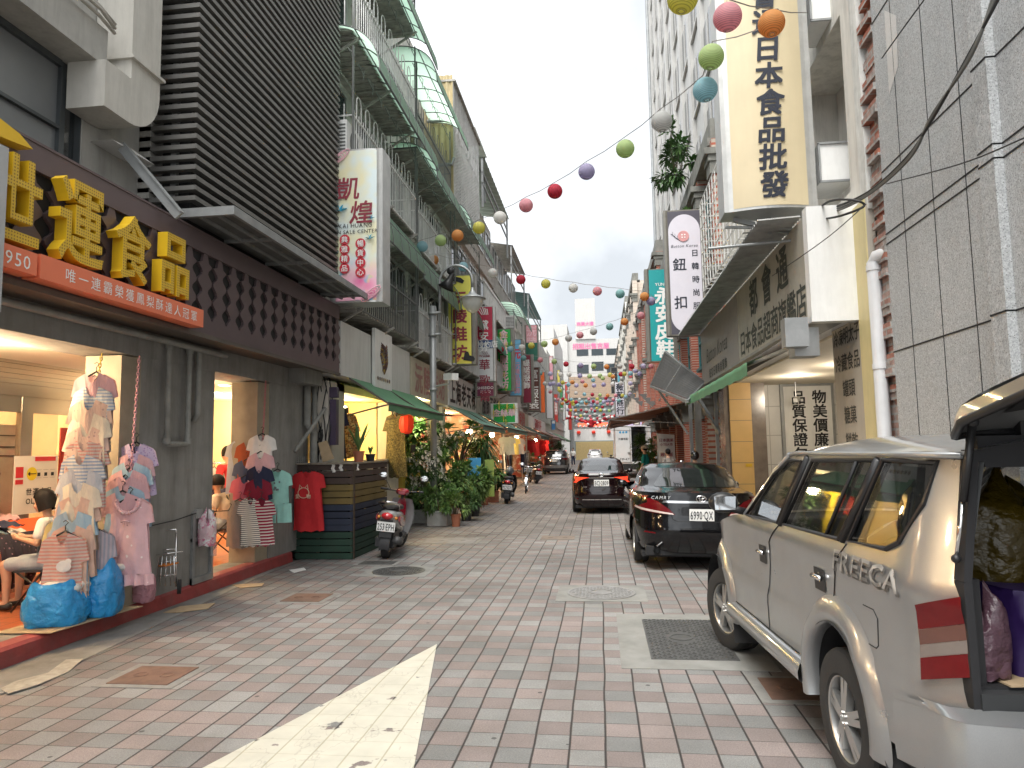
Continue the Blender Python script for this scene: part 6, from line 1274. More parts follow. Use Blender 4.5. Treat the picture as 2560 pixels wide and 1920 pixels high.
tag(b.build('drain_pipe', mat('white_pvc', (.62, .63, .64), .4, var=.08, dirt=.2, streak=True), base=True, smooth=True, auto=40), 'white plastic drain pipe between granite wall and food list board', 'pipe')
# japanese food shop
M_wwall = mat('weathered_white_wall', (.62, .60, .55), .8, var=.12, dirt=.45, streak=True, scale=2)
jb = thing('food_store_building', 'weathered white building of the Japanese food shop with deep dark window', 'building', (3.5, 11, 0))
b = MB(); b.box(2.75, 9, 7.30, 7.75, 2.9, 12); b.box(2.75, 9, 9.6, 15.6, 2.9, 12); b.box(2.75, 9, 7.75, 9.6, 2.9, 4.3); b.box(2.75, 9, 7.75, 9.6, 6.3, 12); b.box(3.3, 3.4, 7.75, 9.6, 4.3, 6.3); b.box(2.74, 2.9, 7.3, 8.3, 0, .9); b.box(2.72, 9, 8.22, 8.3, .0, 2.9); b.build('wall', M_wwall, jb)
b = MB(); b.box(2.75, 8, 8.3, 15.2, 2.85, 2.9); b.build('ceiling', M_ceil, jb)
b = MB(); b.box(2.55, 8, 15.2, 15.35, 0, 2.85); b.box(7.9, 8, 8.3, 15.2, 0, 2.85); b.build('back_wall', mat('white_tile_wall', (.72, .71, .68), .35, var=.05, pat=('brick', .008, (.72, .71, .68), (.45, .44, .42), .9, .6, 'xz', 0)), jb)
b = MB(); b.box(2.60, 3.02, 14.55, 15.2, 0, 2.85); b.build('pillar', mat('ochre_tile', (.66, .42, .15), .4, var=.06, pat=('brick', .006, (.66, .42, .15), (.25, .18, .1), 2, .42, 'xz', 0)), jb)
b = MB(); b.box(3.03, 3.30, 14.6, 15.2, 0, 2.85); b.box(2.50, 2.598, 14.6, 15.2, 0, 2.85); b.build('pillar_cladding', mat('brown_marble', (.20, .165, .14), .2, var=.35, scale=4), jb)
b = MB(); b.box(2.9, 7.9, 8.3, 15.2, 0, .05); b.build('shop_floor', mat('grey_floor_tile', (.4, .38, .34), .4), jb)
lamp('food_shop_lamp', (4.0, 11.5, 2.6), 14, (1, .86, .68)); lamp('food_shop_lamp', (3.6, 13.3, 2.6), 7, (1, .86, .68))
t = thing('notice_board', 'white framed board with brush characters on the tiled wall inside the food shop', 'sign', (4.2, 15.15, 1.0))
def bq(px, py): return at(px, py, Y=15.1)
x0, x1 = bq(1952, 1000).x, bq(2086, 1000).x; zt, zb = bq(2015, 958).z, bq(2015, 1150).z-.5
b = MB(); b.box(x0, x1, 15.12, 15.19, zb, zt); b.build('frame', M_steel2, t); b = MB(); b.box(x0+.06, x1-.06, 15.10, 15.119, zb+.06, zt-.06); b.build('panel', M_white, t)
b = MB(); hh = .29
b.glyphs('品質保證包', (x0+(x1-x0)*.33, 15.10, zt-.14), (1, 0, 0), (0, 0, 1), hh, 1.0, vert=True, bold=.022); b.glyphs('物美價廉退', (x0+(x1-x0)*.72, 15.10, zt-.14), (1, 0, 0), (0, 0, 1), hh, 1.0, vert=True, bold=.022); b.build('lettering', M_char, t)
b = MB(); b.box(2.86, 2.98, 14.53, 14.545, 1.18, 1.24); b.glyphs('監視中', (2.92, 14.53, 1.21), (1, 0, 0), (0, 0, 1), .03); tag(b.build('sticker', mat('yellow_sticker', (.75, .5, .03), .5), base=True), 'small yellow sticker on the ochre tiled pillar', 'sticker')
t = thing('security_camera', 'small security camera hanging above the framed board', 'camera', (3.9, 14.6, 2.5)); b = MB(); b.tube([(3.9, 14.6, 2.85), (3.9, 14.6, 2.55)], .012, 6); b.build('bracket', M_steel, t); b = MB(); b.beam((3.86, 14.5, 2.47), (3.98, 14.75, 2.53), .08); b.build('housing', M_white, t)
# list board facing the lane
t = thing('price_list_board', 'tall cream board listing frozen foods in brush characters beside the white drain pipe', 'sign', (2.72, 7.8, .8))
b = MB(); b.box(2.66, 2.74, 7.14, 8.34, .8, 3.95); b.build('panel', mat('board_grey_cream', (.40, .365, .31), .5, var=.08, dirt=.2, streak=True), t)
b = MB(); b.box(2.645, 2.66, 7.14, 7.46, .8, 4.0); b.build('side_band', mat('board_yellow', (.62, .53, .27), .5, var=.06, dirt=.2, streak=True), t)
b = MB(); rows = ['經營項目', '冷凍鮑魚', '冷凍龍蝦', '冷凍明太子', '冷藏食品', '罐頭', '糖菓', '餅乾', '末菓', '奶木店']
for i, s_ in enumerate(rows): b.glyphs(s_, (2.66, 7.90, 3.68-.285*i-(.06 if i else 0)), (0, -1, 0), (0, 0, 1), .20, .98, bold=.012, sx=.95 if len(s_) < 5 else .82)
b.box(2.655, 2.66, 7.5, 8.3, 3.52, 3.526); b.box(2.655, 2.66, 7.5, 8.3, 3.505, 3.51); b.build('lettering', mat('worn_ink', (.045, .045, .04), .6), t)
# cream box sign, curved front, standing out from the wall
def box_sign(name, label, x0, x1, Y, z0, z1, face, edge, depth=.22, curve=.0, par='sign', texts=(), deco=None, edgew=.05):
    """vertical light-box sign facing down the lane towards us"""
    t = thing(name, label, 'sign', ((x0+x1)/2, Y, z0)); w = x1-x0
    def f(u): return Y-curve*(1-(2*u-1)**2)
    b = MB(); n = 14; P = [(x0+edgew+(w-2*edgew)*i/n, f(i/n)) for i in range(n+1)]
    b.grid(lambda u, v: (x0+edgew+(w-2*edgew)*u, f(u), z0+.03+(z1-z0-.06)*v), n, 1); b.build('face', face, t, smooth=True)
    b = MB(); b.prism([(x0, Y-.01), (x0+edgew, Y-.012)]+[(p[0], p[1]+.004) for p in P[1:-1]]+[(x1-edgew, Y-.012), (x1, Y-.01), (x1, Y+depth)]+[(p[0], Y+depth+(Y-p[1])*.0) for p in P[::-1][1:-1]]+[(x0, Y+depth)], lambda a, c, h: (a, c, z0+h), z1-z0)
    b.build('case', edge, t)
    groups = {}
    for tx in texts:
        s_, u, vt, size, m = tx[:5]; kw = tx[5] if len(tx) > 5 else {}
        if kw.get('vert', True): size = min(size, (w-2*edgew)*.86, (vt-.04)*(z1-z0)/len(s_)/kw.get('gap', 1.0))
        else: size = min(size, (w-2*edgew)*.95/(len(s_)*(.56 if ord(s_[0]) < 0x2000 else 1)*kw.get('gap', 1.0)))
        mb = groups.setdefault(m.name, (m, MB()))[1]; mb.glyphs(s_, (x0+w*u, f(u)-.004, z0+(z1-z0)*vt), (1, 0, 0), (0, 0, 1), size, kw.get('gap', 1.0), vert=kw.get('vert', True), bold=min(.03, kw.get('bold', .012)), slant=kw.get('slant', 0), sx=kw.get('sx', 1))
    for m, mb in groups.values(): mb.build('lettering', m, t)
    if deco: deco(t, x0, x1, Y-curve-.006, z0, z1)
    return t
M_crm = mat('cream_sign_face', (.64, .54, .35), .45, var=.07, scale=2, dirt=.18, dcol=(.42, .33, .2), streak=True); M_alu = mat('sign_aluminium', (.50, .50, .48), .4, .6, var=.15, dirt=.15); M_brz = mat('sign_bronze', (.20, .19, .165), .4, .5, var=.15); M_nink = mat('navy_ink', (.012, .016, .03), .5)
box_sign('shop_sign', 'huge cream box sign with a bowed face and navy brush characters over the food shop', 1.47, 2.48, 8.0, 4.22, 6.9, M_crm, M_alu, .35, .10, texts=[('會通日本食品批發', .53, .985, .335, M_nink, dict(bold=.024, slant=.08))])
b = MB(); b.tube([(1.5, 8.15, 4.1), (2.0, 8.1, 4.05), (2.4, 8.1, 4.0), (2.42, 8.1, 3.93), (2.36, 8.1, 3.9), (1.3, 8.15, 3.86)], .018, 8); b.beam((1.6, 8.2, 4.2), (2.75, 8.2, 3.85), .05); b.beam((2.0, 8.2, 4.2), (2.0, 8.2, 4.0), .04); tag(b.build('sign_bracket', M_steel2, base=True, smooth=False), 'steel tube bracket under the huge cream sign', 'bracket')
for z, lab in ((4.52, 'white metal junction box beside the lower end of the cream sign'), (6.42, 'white metal junction box beside the upper part of the cream sign')):
    t = thing('junction_box', lab, 'box', (2.7, 8.2, z)); b = MB(); b.box(2.53, 2.90, 8.02, 8.6, z, z+.44); b.build('case', M_white, t); b = MB(); b.box(2.52, 2.91, 8.0, 8.02, z-.012, z+.012); b.box(2.52, 2.91, 8.0, 8.02, z+.43, z+.452)
    for x in (2.53, 2.895): b.box(x-.01, x+.01, 8.0, 8.02, z, z+.44)
    b.build('edge_trim', M_steel2, t)
# long lit sign with corrugated hood
sg = thing('shop_sign', 'long two-part grey sign with worn characters under a corrugated hood', 'sign', (2.4, 11.4, 2.85)); M_sgf = mat('sign_grey_face', (.40, .38, .32), .4, var=.1, dirt=.25, streak=True); M_sgf2 = mat('sign_taupe_face', (.29, .27, .26), .4, var=.08, dirt=.15)
b = MB(); b.box(2.2, 2.5, 7.6, 11.28, 2.90, 4.0); b.build('panel', M_sgf, sg); b = MB(); b.box(2.2, 2.5, 11.3, 15.3, 2.90, 4.0); b.build('panel', M_sgf2, sg)
b = MB(); b.box(2.19, 2.72, 7.45, 7.595, 2.85, 4.06); b.box(2.5, 2.74, 7.6, 15.3, 2.88, 4.1); b.build('end_box', M_white, sg); b = MB(); b.box(2.16, 2.55, 7.6, 15.3, 2.86, 2.898); b.build('lower_rail', M_steel2, sg)
M_wink = mat('faded_green_ink', (.035, .045, .04), .6)
b = MB(); b.glyphs('都會通', (2.2, 9.2, 3.68), (0, -1, 0), (0, 0, 1), .54, 1.45, bold=.02); b.glyphs('日本食品超商旗艦店', (2.2, 9.4, 3.14), (0, -1, 0), (0, 0, 1), .40, .98, bold=.015); b.glyphs('Button Korea', (2.2, 13.4, 3.42), (0, -1, 0), (0, 0, 1), .42, .95, bold=-.01, slant=.25); b.glyphs('鈕扣日韓時尚服飾', (2.2, 13.3, 3.03), (0, -1, 0), (0, 0, 1), .20, 1.25); b.build('lettering', M_wink, sg)
b = MB(); n = 170
b.grid(lambda u, v: (1.77+.45*v, 7.75+7.85*u, 4.03+.02*v+.022*sin(u*n*pi)), n*2, 1); b.build('corrugated_hood', mat('weathered_tin', (.33, .335, .325), .55, .2, var=.3, dirt=.3), sg)
aw = thing('roller_awning', 'rolled green canvas awning with hanging valance below the long grey sign', 'awning', (1.9, 11, 2.4)); M_grn = mat('green_canvas', (.10, .25, .13), .7, var=.15, scale=3, dirt=.2); M_grn.node_tree.nodes['Principled BSDF'].inputs['Transmission Weight'].default_value = 0
b = MB(); b.tube([(2.1, 8.0, 2.72), (2.1, 15, 2.66)], .06, 10); b.build('roller', M_brn, aw, smooth=True); b = MB(); b.grid(lambda u, v: (1.82+.28*(1-min(1, v*1.6)), 8.9+6.1*u, 2.72-.10*min(1, v*1.6)-(.17*(v-.62)/.38 if v > .62 else 0)+.008*sin(u*60)*v), 60, 8); b.build('canvas', M_grn, aw, smooth=True)
b = MB(); b.box(2.05, 2.3, 7.62, 7.85, 2.52, 2.82); b.box(1.92, 2.15, 7.45, 7.62, 2.6, 2.9); b.beam((2.1, 8.0, 2.66), (1.84, 9.4, 2.6), .035); b.lathe([(0, 0), (.07, 0), (.07, .06), (0, .06)], (2.1, 7.56, 2.7), 'y', 14); b.build('end_bracket', M_steel, aw)
# button shop sign, teal leather sign
M_lil = mat('lilac_white_face', (.62, .60, .66), .4, var=.04); M_dkf = mat('plum_face', (.075, .07, .09), .4); M_tealf = mat('teal_face', (.01, .33, .34), .4, var=.05)
def deco_button(t, x0, x1, y, z0, z1):
    cx_ = (x0+x1)/2; w = (x1-x0)*.39; b = MB(); P = [(cx_-w, z0+.35), *[(cx_+w*cos(rad(180+i*9)), z0+.45+w*1.1*sin(rad(180+i*9))) for i in range(21)], *[(cx_+w*cos(rad(i*9)), z1-.50+w*1.1*sin(rad(i*9))) for i in range(21)]]
    b.prism(P[1:], lambda a, c, h: (a, y-.002+h, c), .004); b.build('oval_panel', M_lil, t); b = MB(); zc = z1-.62
    b.lathe([(0, 0), (.125, 0), (.125, .006), (.10, .008), (.10, .004), (0, .004)], (cx_-.02, y-.012, zc), 'y', 24, M=Matrix.Diagonal(Vector((1, -1, 1)))); b.build('button_emblem', mat('button_pink', (.62, .30, .30), .5), t); b = MB()
    for dx in (-.03, .03):
        for dz in (-.03, .03): b.box(cx_-.02+dx-.014, cx_-.02+dx+.014, y-.024, y-.02, zc+dz-.014, zc+dz+.014)
    b.build('button_hole', M_wtxt, t); b = MB(); b.tube([(cx_-.27, y-.006, zc+.06), (cx_-.2, y-.006, zc-.03), (cx_-.1, y-.006, zc-.10)], .006, 4)
    for i in range(7): leaf(b, (cx_-.27+.026*i, y-.007, zc+.05-.023*i), ((-1)**i*.6-.4, 0, .6), .07, .03, 0, 2)
    b.glyphs('Button Korea', (cx_, y-.004, zc-.22), (1, 0, 0), (0, 0, 1), .095, 1.05, bold=0, slant=.25); b.build('logo_lettering', M_nink, t)
Yb = 16.0; x0, x1 = at(1660, 600, Y=Yb).x, at(1762, 600, Y=Yb).x; z1, z0 = at(1712, 524, Y=Yb).z, at(1720, 838, Y=Yb).z
box_sign('shop_sign', 'lilac box sign with a pink button emblem and dark corners', x0, x1, Yb, z0, z1, M_dkf, M_brz, .25, 0, texts=[], deco=lambda t, a, c, y, q, r: (deco_button(t, a, c, y, q, r), (lambda mb: (mb.glyphs('鈕', (a+(c-a)*.36, y-.004, q+(r-q)*.56), (1, 0, 0), (0, 0, 1), .31), mb.glyphs('扣', (a+(c-a)*.36, y-.004, q+(r-q)*.26), (1, 0, 0), (0, 0, 1), .31), mb.glyphs('日韓時尚服飾', (a+(c-a)*.74, y-.004, q+(r-q)*.70), (1, 0, 0), (0, 0, 1), .17, 1.78, vert=True), mb.build('lettering', M_nink, t)))(MB())))
Yt = 21.5; x0, x1 = at(1614, 780, Y=Yt).x, at(1690, 780, Y=Yt).x; z1, z0 = at(1640, 672, Y=Yt).z, at(1655, 904, Y=Yt).z
box_sign('shop_sign', 'teal box sign with white brush characters of a leather shoe shop', x0, x1, Yt, z0, z1, M_tealf, M_brz, .28, 0, edgew=.09, texts=[('永安皮鞋', .60, .80, .56, M_wtxt, dict(bold=.028, slant=.06)), ('YUNG', .55, .83, .13, M_wtxt, dict(vert=False))])
# hinged tin flap on struts, posts
t = thing('metal_flap_awning', 'raised corrugated metal flap on slanting steel struts past the food shop', 'awning', (2.3, 17, 0))
q0, q1, q2, q3 = at(1627, 962, X=1.55), at(1664, 876, X=1.9), at(1760, 952, X=2.2), at(1718, 997, X=1.75)
b = MB(); b.grid(lambda u, v: (q0.lerp(q3, u)).lerp(q1.lerp(q2, u), v)+Vector((0, 0, .02*sin(v*26*pi))), 4, 80); b.build('corrugated_sheet', mat('dark_tin', (.14, .14, .14), .5, .4, var=.25), t); b = MB()
for p, q in ((q0, q1), (q1, q2), (q2, q3), (q3, q0), (q0.lerp(q3, .5), q1.lerp(q2, .5))): b.beam(p-Vector((0, 0, .05)), q-Vector((0, 0, .05)), .06)
b.beam(at(1633, 955, X=1.6), at(1720, 1085, X=2.5), .06); b.beam(at(1690, 905, X=2.0), at(1800, 1085, X=2.5), .07); b.build('strut', M_steel2, t)
def post(px, X, z1, label, m, w=.09):
    p = at(px, 1150, X=X); b = MB(); b.box(X, X+w, p.y, p.y+w, 0, z1); b.box(X-.03, X+w+.03, p.y-.03, p.y+w+.03, 0, .06); tag(b.build('steel_post', m, base=True), label, 'post')
post(1727, 2.45, 2.9, 'grey steel post under the raised metal flap', M_steel2); post(1792, 2.45, 2.85, 'dark steel post nearest the ochre pillar', M_steel2, .07); post(1742, 2.45, 2.9, 'stone-grey post between the two steel posts', M_conc, .16)
# brick arcade building with pilasters, cornices, dark windows
M_rbr = mat('red_brick', (.30, .075, .045), .85, var=.2, scale=5, pat=('brick', .008, (.36, .10, .06), (.42, .36, .30), .22, .07, 'yz')); M_cst = mat('grey_cast_stone', (.21, .21, .19), .85, var=.3, scale=4, dirt=.5, streak=True, bump=.2, bscale=30); M_dwin = mat('dark_window', (.02, .03, .035), .15, var=.3)
def arcade_house(label, y0, y1, zt, xw, bay, wallm, trimm, ground=2.9, teal=False, fl=2.6):
    t = thing('brick_house' if wallm is M_rbr else 'town_house', label, 'building', (xw+2, (y0+y1)/2, 0)); b = MB(); b.box(xw+.25, xw+6, y0, y1, ground, zt); b.box(xw+1.5, xw+6, y0, y1, 0, ground); b.box(xw+.1, xw+1.5, y0, y1, ground, ground+.12); b.build('wall', wallm, t)
    n = max(1, round((y1-y0)/bay)); by = (y1-y0)/n
    for i in range(n+1):
        y = y0+by*i; b = MB(); b.box(xw, xw+.3, y-.2, y+.2, 0, zt-.05); b.build('pilaster', wallm, t); b = MB()
        z = ground
        while z < zt+.3: b.box(xw-.10, xw+.30, y-.27, y+.27, z-.28, z-.14); b.box(xw-.18, xw+.30, y-.32, y+.32, z-.14, z); b.box(xw-.06, xw+.3, y-.24, y+.24, z-.55, z-.28); z += fl
        b.build('capital', trimm, t)
    z = ground+.15
    while z+1.5 < zt:
        for i in range(n):
            yc = y0+by*(i+.5); b = MB(); b.box(xw+.18, xw+.251, yc-by*.28, yc+by*.28, z+.65, z+2.0); w = b.build('window', M_dwin, t); b = MB()
            for y in (yc-by*.28, yc, yc+by*.28): b.box(xw+.15, xw+.18, y-.03, y+.03, z+.65, z+2.0)
            b.box(xw+.15, xw+.18, yc-by*.28, yc+by*.28, z+1.30, z+1.35); b.box(xw+.08, xw+.25, yc-by*.32, yc+by*.32, z+.57, z+.65); b.build('window_frame', mat('teal_frame', (.03, .16, .17), .5) if teal else trimm, w)
        z += fl
    b = MB(); b.box(xw-.05, xw+.5, y0, y1, zt-.12, zt+.05); b.box(xw+.02, xw+.4, y0, y1, zt+.05, zt+.5); z = ground
    while z < zt-.5: b.box(xw+.05, xw+.26, y0, y1, z+.0, z+.12); z += fl
    b.build('cornice', trimm, t); return t
arcade_house('old brick arcade house with grey cornices and teal window frames behind the button sign', 15.6, 29.5, 8.4, 2.62, 2.3, M_rbr, M_cst, teal=True)
arcade_house('red brick arcade house with heavy dark capitals past the teal sign', 29.6, 46, 9.8, 2.55, 2.7, M_rbr, M_cst, fl=3.4)
M_ctile = mat('cream_tile', (.62, .54, .46), .5, var=.06, pat=('brick', .012, (.58, .50, .42), (.42, .36, .3), .5, .25, 'yz'))
arcade_house('narrow cream-tiled house with white window grilles beyond the brick arcade', 46.1, 60, 12.5, 2.4, 3.4, M_ctile, M_cst, fl=2.9); arcade_house('grey house with green shed roofs at the far right of the lane', 60.1, 78, 14.0, 2.45, 4, M_wwall, M_cst, fl=2.9); arcade_house('pale house nearest the crossing at the far right end', 78.1, 97, 13.0, 2.3, 4, M_ctile, M_cst, fl=2.9)
t = thing('tower_block', 'tall white block with columns of windows rising behind the brick arcade', 'building', (6, 27, 8)); M_wblk = mat('white_block_tile', (.47, .46, .44), .6, var=.08, dirt=.2, streak=True)
b = MB(); b.box(3.35, 12, 17.5, 36.5, 8.9, 27); b.build('wall', M_wblk, t)
for i in range(8):
    y = 18.4+2.28*i; b = MB(); b.box(3.22, 3.36, y+1.55, y+2.05, 8.9, 27); b.build('pier', M_wblk, t); b = MB()
    for k in range(7): z = 9.6+2.5*k; b.box(3.30, 3.349, y+.1, y+1.5, z, z+1.5)
    b.build('window', M_dwin, t); b = MB()
    for k in range(7): z = 9.6+2.5*k; b.box(3.27, 3.30, y+.75, y+.81, z, z+1.5); b.box(3.26, 3.33, y+.05, y+1.55, z-.08, z)
    b.build('window_frame', M_wblk, t)
b = MB(); b.tube([(3.2, 36.6, 8.9), (3.2, 36.6, 27)], .12, 10); b.build('downpipe', M_steel2, t)
t = thing('window_cage', 'white steel lattice window cage sticking out left of the cream sign', 'window cage', (2.3, 13, 4.5)); b = MB()
c0, c1 = 10.6, 14.6
for x, y0_, y1_ in ((2.2, c0, c1),):
    for i in range(14): y = c0+(c1-c0)*i/13; b.beam((2.2, y, 4.75), (2.2, y, 6.6), .018); b.beam((2.2, y, 4.75), (2.7, y, 4.75), .014)
    for i in range(8): z = 4.75+1.85*i/7; b.beam((2.2, c0, z), (2.2, c1, z), .016); b.beam((2.2, c0, z), (2.75, c0, z), .014); b.beam((2.2, c1, z), (2.75, c1, z), .014)
    for i in range(5): b.beam((2.2+.12*i, c0, 4.75), (2.2+.12*i, c1, 4.75), .012); b.beam((2.2+.12*i, c0, 4.75), (2.2+.12*i, c0, 6.6), .012)
b.build('grille', mat('white_steel', (.6, .6, .58), .5, var=.1), t)
t = thing('shrub', 'leafy shrub growing from the old brick front above the cream sign edge', 'shrub', (2.4, 20, 9.6), local=True); bush(t, (0, 0, .3), (.5, 1.2, 1.0), 900, .22, .09, M_lf[:2], seed=9)
t = thing('creeper', 'trailing creeper hanging down the brick front behind the window cage', 'creeper', (2.35, 17.2, 6.1), local=True); bush(t, (0, 0, .3), (.25, .7, 1.0), 420, .18, .07, M_lf[:2], seed=10)
# overhead cables
def cable(label, pts, r=.014, m=None):
    b = MB(); P = [Vector(p) for p in pts]; Q = []
    for i in range(len(P)-1):
        p0, p1, p2, p3 = P[max(0, i-1)], P[i], P[i+1], P[min(len(P)-1, i+2)]
        for k in range(10):
            s_ = k/10; Q.append(.5*((2*p1)+(p2-p0)*s_+(2*p0-5*p1+4*p2-p3)*s_*s_+(3*p1-p0-3*p2+p3)*s_**3))
    b.tube(Q+[P[-1]], r, 6); return tag(b.build('cable', m or M_wire, base=True, smooth=True), label, 'cable')
for k in range(3): cable(('thick cable bundle sweeping down across the granite wall', 'second strand of the thick cable bundle across the granite', 'third strand of the thick cable bundle across the granite')[k], [at(2500-8*k, -10, X=2.55), at(2420+4*k, 140, X=2.5), at(2330, 300-6*k, X=2.5), at(2265+5*k, 395, X=2.5), at(2170, 480+4*k, X=2.5), at(2080, 520+5*k, X=2.5), at(2020, 535-5*k, X=2.45)], .011, mat('grey_cable', (.12, .12, .11), .6) if k else None)
cable('loop of cable coiled above the food shop hood', [at(2020, 545, X=2.4), at(2070, 505, X=2.35), at(2130, 500, X=2.4), at(2160, 515, X=2.5), at(2100, 540, X=2.4), at(2040, 550, X=2.4)], .012)
cable('thin cable crossing the pale patch at the top of the granite', [at(2310, 0, X=2.6), at(2255, 75, X=2.6), at(2205, 145, X=2.65)], .006); cable('thin cable slanting from granite wall to the long grey sign', [at(2560, 345, X=2.4), at(2400, 410, X=2.45), at(2215, 460, X=2.6)], .005); cable('thin cable drooping across the face of the long grey sign', [at(2165, 510, X=2.5), at(2080, 585, X=2.2), at(1990, 650, X=2.1), at(1930, 690, X=2.15)], .005)
# ================================================================== LEFT SIDE BEYOND THE FOOD SHOP
M_gwall = mat('grimy_grey_wall', (.47, .46, .43), .85, var=.25, scale=2.5, dirt=.5, streak=True, bump=.15, bscale=30); M_gwall2 = mat('pale_grimy_wall', (.55, .54, .50), .85, var=.2, dirt=.4, streak=True)
N = NB('green_sheet_roof'); v = N.coord(); N.put(N.b.inputs['Base Color'], N.mix(1, (.60, .84, .66), N.ramp(N.noise(v, 2, 5), .3, .7, (.75,)*3, (1.15,)*3), 'MULTIPLY')); N.b.inputs['Roughness'].default_value = .4
tl = N.n('BsdfTranslucent'); tl.inputs[0].default_value = (.72, .97, .80, 1); ms = N.n('MixShader'); ms.inputs[0].default_value = .78; N.t.links.new(N.b.outputs[0], ms.inputs[1]); N.t.links.new(tl.outputs[0], ms.inputs[2]); N.t.links.new(ms.outputs[0], N.out.inputs[0]); M_gsh = N.m
M_wst = mat('white_railing', (.66, .66, .64), .5, .1, var=.15, dirt=.3); M_dst = mat('dark_railing', (.15, .155, .15), .5, .4, var=.2); M_rstm = mat('rusty_underside', (.36, .345, .315), .8, var=.4, dirt=.4)
def block(label, y0, y1, zt, wm, xw=-4.75, ground=2.75, floors=(), name='apartment_building'):
    t = thing(name, label, 'building', (xw-3, (y0+y1)/2, 0)); b = MB(); b.box(xw-8, xw, y0, y1, ground, zt); b.build('wall', wm, t)
    for z in floors:
        n = max(1, int((y1-y0)/1.7)); w = (y1-y0)/n
        for i in range(n):
            a = y0+w*(i+.5); b = MB(); b.box(xw-.05, xw+.012, a-w*.36, a+w*.36, z+.9, z+2.05); o = b.build('window', M_dwin, t); b = MB()
            b.box(xw, xw+.05, a-w*.38, a+w*.38, z+.83, z+.9); b.box(xw, xw+.05, a-w*.38, a+w*.38, z+2.05, z+2.11)
            for q in (-.37, 0, .37): b.box(xw, xw+.04, a+w*q-.025, a+w*q+.025, z+.9, z+2.05)
            b.build('window_frame', M_alu, o)
        b = MB(); b.box(xw-.02, xw+.12, y0, y1, z-.12, z+.04); b.build('floor_band', wm, t)
    return t
block('grimy four-storey flats directly past the dark louvres', 10.82, 15.1, 13.2, M_gwall, floors=(4.0, 6.4, 8.8, 11.2)); block('grimy flats with a louvred top cage, second past the dark louvres', 15.12, 19.0, 12.6, M_gwall2, floors=(4.0, 6.4, 8.6)); block('flats with a yellow tin shed on the top floor', 19.02, 23.4, 11.6, M_gwall, floors=(4.0, 6.4, 8.6))
block('grey flats with a tin roof shelter behind the yellow shoe sign', 23.42, 31.5, 11.6, M_gwall2, floors=(4.0, 6.6, 9.1)); block('dark grimy flats behind the green vertical sign', 31.52, 41, 11.0, M_gwall, floors=(4.0, 6.6, 9.0)); block('flats with a blue-green tin rooftop past the pink sign', 41.02, 54, 10.5, M_gwall2, floors=(4.0, 6.6)); block('low grey shophouse with a red and white striped awning', 54.02, 66, 10.5, M_gwall, floors=(4., 6.6)); block('pale grey shophouse before the tall white block', 66.02, 80, 11.0, M_gwall2, floors=(4., 6.6)); block('tall white block at the far left end', 80.1, 100, 15.5, M_wblk, -4.9, floors=(4., 7, 10))
def cage(label, y0, y1, z, h=1.15, xo=-3.95, roof=True, loops=True, rh=2.15, rm=None, xw=-4.73, rmat=None, drop=0.0):
    """window cage hung on a flat's front: floor pan, railing with looped bars, posts, rounded green roof"""
    t = thing('balcony_cage', label, 'balcony cage', (xo, (y0+y1)/2, z), 0, 'steel window cages on the left-hand flats'); rm = rm or M_wst
    b = MB(); b.box(xw, xo, y0, y1, z-.03, z)
    for i in range(int((y1-y0)/.16)): b.box(xw, xo, y0+.16*i, y0+.16*i+.05, z-.05, z-.03)
    for y in (y0+.2, (y0+y1)/2, y1-.2): b.beam((xw, y, z-.55), (xo+.1, y, z-.04), .04); b.box(xw, xo, y-.02, y+.02, z-.09, z-.05)
    b.build('floor_pan', M_rstm, t); b = MB(); n = max(4, int((y1-y0)/.115))
    for i in range(n):
        y = y0+(y1-y0)*(i+.5)/n; tall = h if loops and i % 2 else h*.82
        b.beam((xo, y, z), (xo, y, z+tall), .016)
        if loops and i % 4 == 1 and i+2 < n:
            y2 = y0+(y1-y0)*(i+2.5)/n; m = (y+y2)/2; r = (y2-y)/2; b.tube([(xo, m+r*cos(a), z+h+r*sin(a)) for a in [pi*k/7 for k in range(8)]], .009, 4)
    for zz in (z+.0, z+h*.72): b.beam((xo, y0, zz), (xo, y1, zz), .03)
    for yy in (y0, y1):
        for k in range(5): x = xw+(xo-xw)*k/5; b.beam((x, yy, z), (x, yy, z+h*.9), .014)
        b.beam((xw, yy, z), (xo, yy, z), .03); b.beam((xw, yy, z+h*.72), (xo, yy, z+h*.72), .022)
    b.build('railing', rm, t)
    if roof:
        b = MB()
        for y in (y0, y1): b.beam((xo, y, z), (xo, y, z+rh-.1), .03)
        for i in range(int((y1-y0)/.5)+1): y = y0+(y1-y0)*i/max(1, int((y1-y0)/.5)); b.tube([(xo-.0, y, z+rh-.45), (xo+.02, y, z+rh-.25), (xo-.1, y, z+rh-.12), (xo-.03, y+.12, z+rh-.3)], .008, 4)
        b.each('cage_bar', M_dst, t); b = MB(); xe = xo+(.50 if z > 5 else .18)
        def rf(u, v): a = pi/2*v; return (xw+.2+(xe-xw-.2)*sin(a)**.8, y0-.12+(y1-y0+.24)*u, z+rh+.26-.88*(1-cos(a))**1.05)
        b.grid(rf, 12, 12); b.build('roof_sheet', rmat or M_gsh, t, smooth=True); b = MB(); m = max(3, int((y1-y0)/.55))
        for i in range(m+1): b.tube([Vector(rf(i/m, k/10))+Vector((0, 0, -.012)) for k in range(11)], .013, 4)
        for v in (.35, .7, 1.0): b.tube([Vector(rf(k/4, v))+Vector((0, 0, -.02)) for k in range(5)], .013, 4)
        b.build('roof_rib', M_dst, t)
    return t
M_teal = mat('teal_sheet_roof', (.02, .26, .20), .4, var=.2)
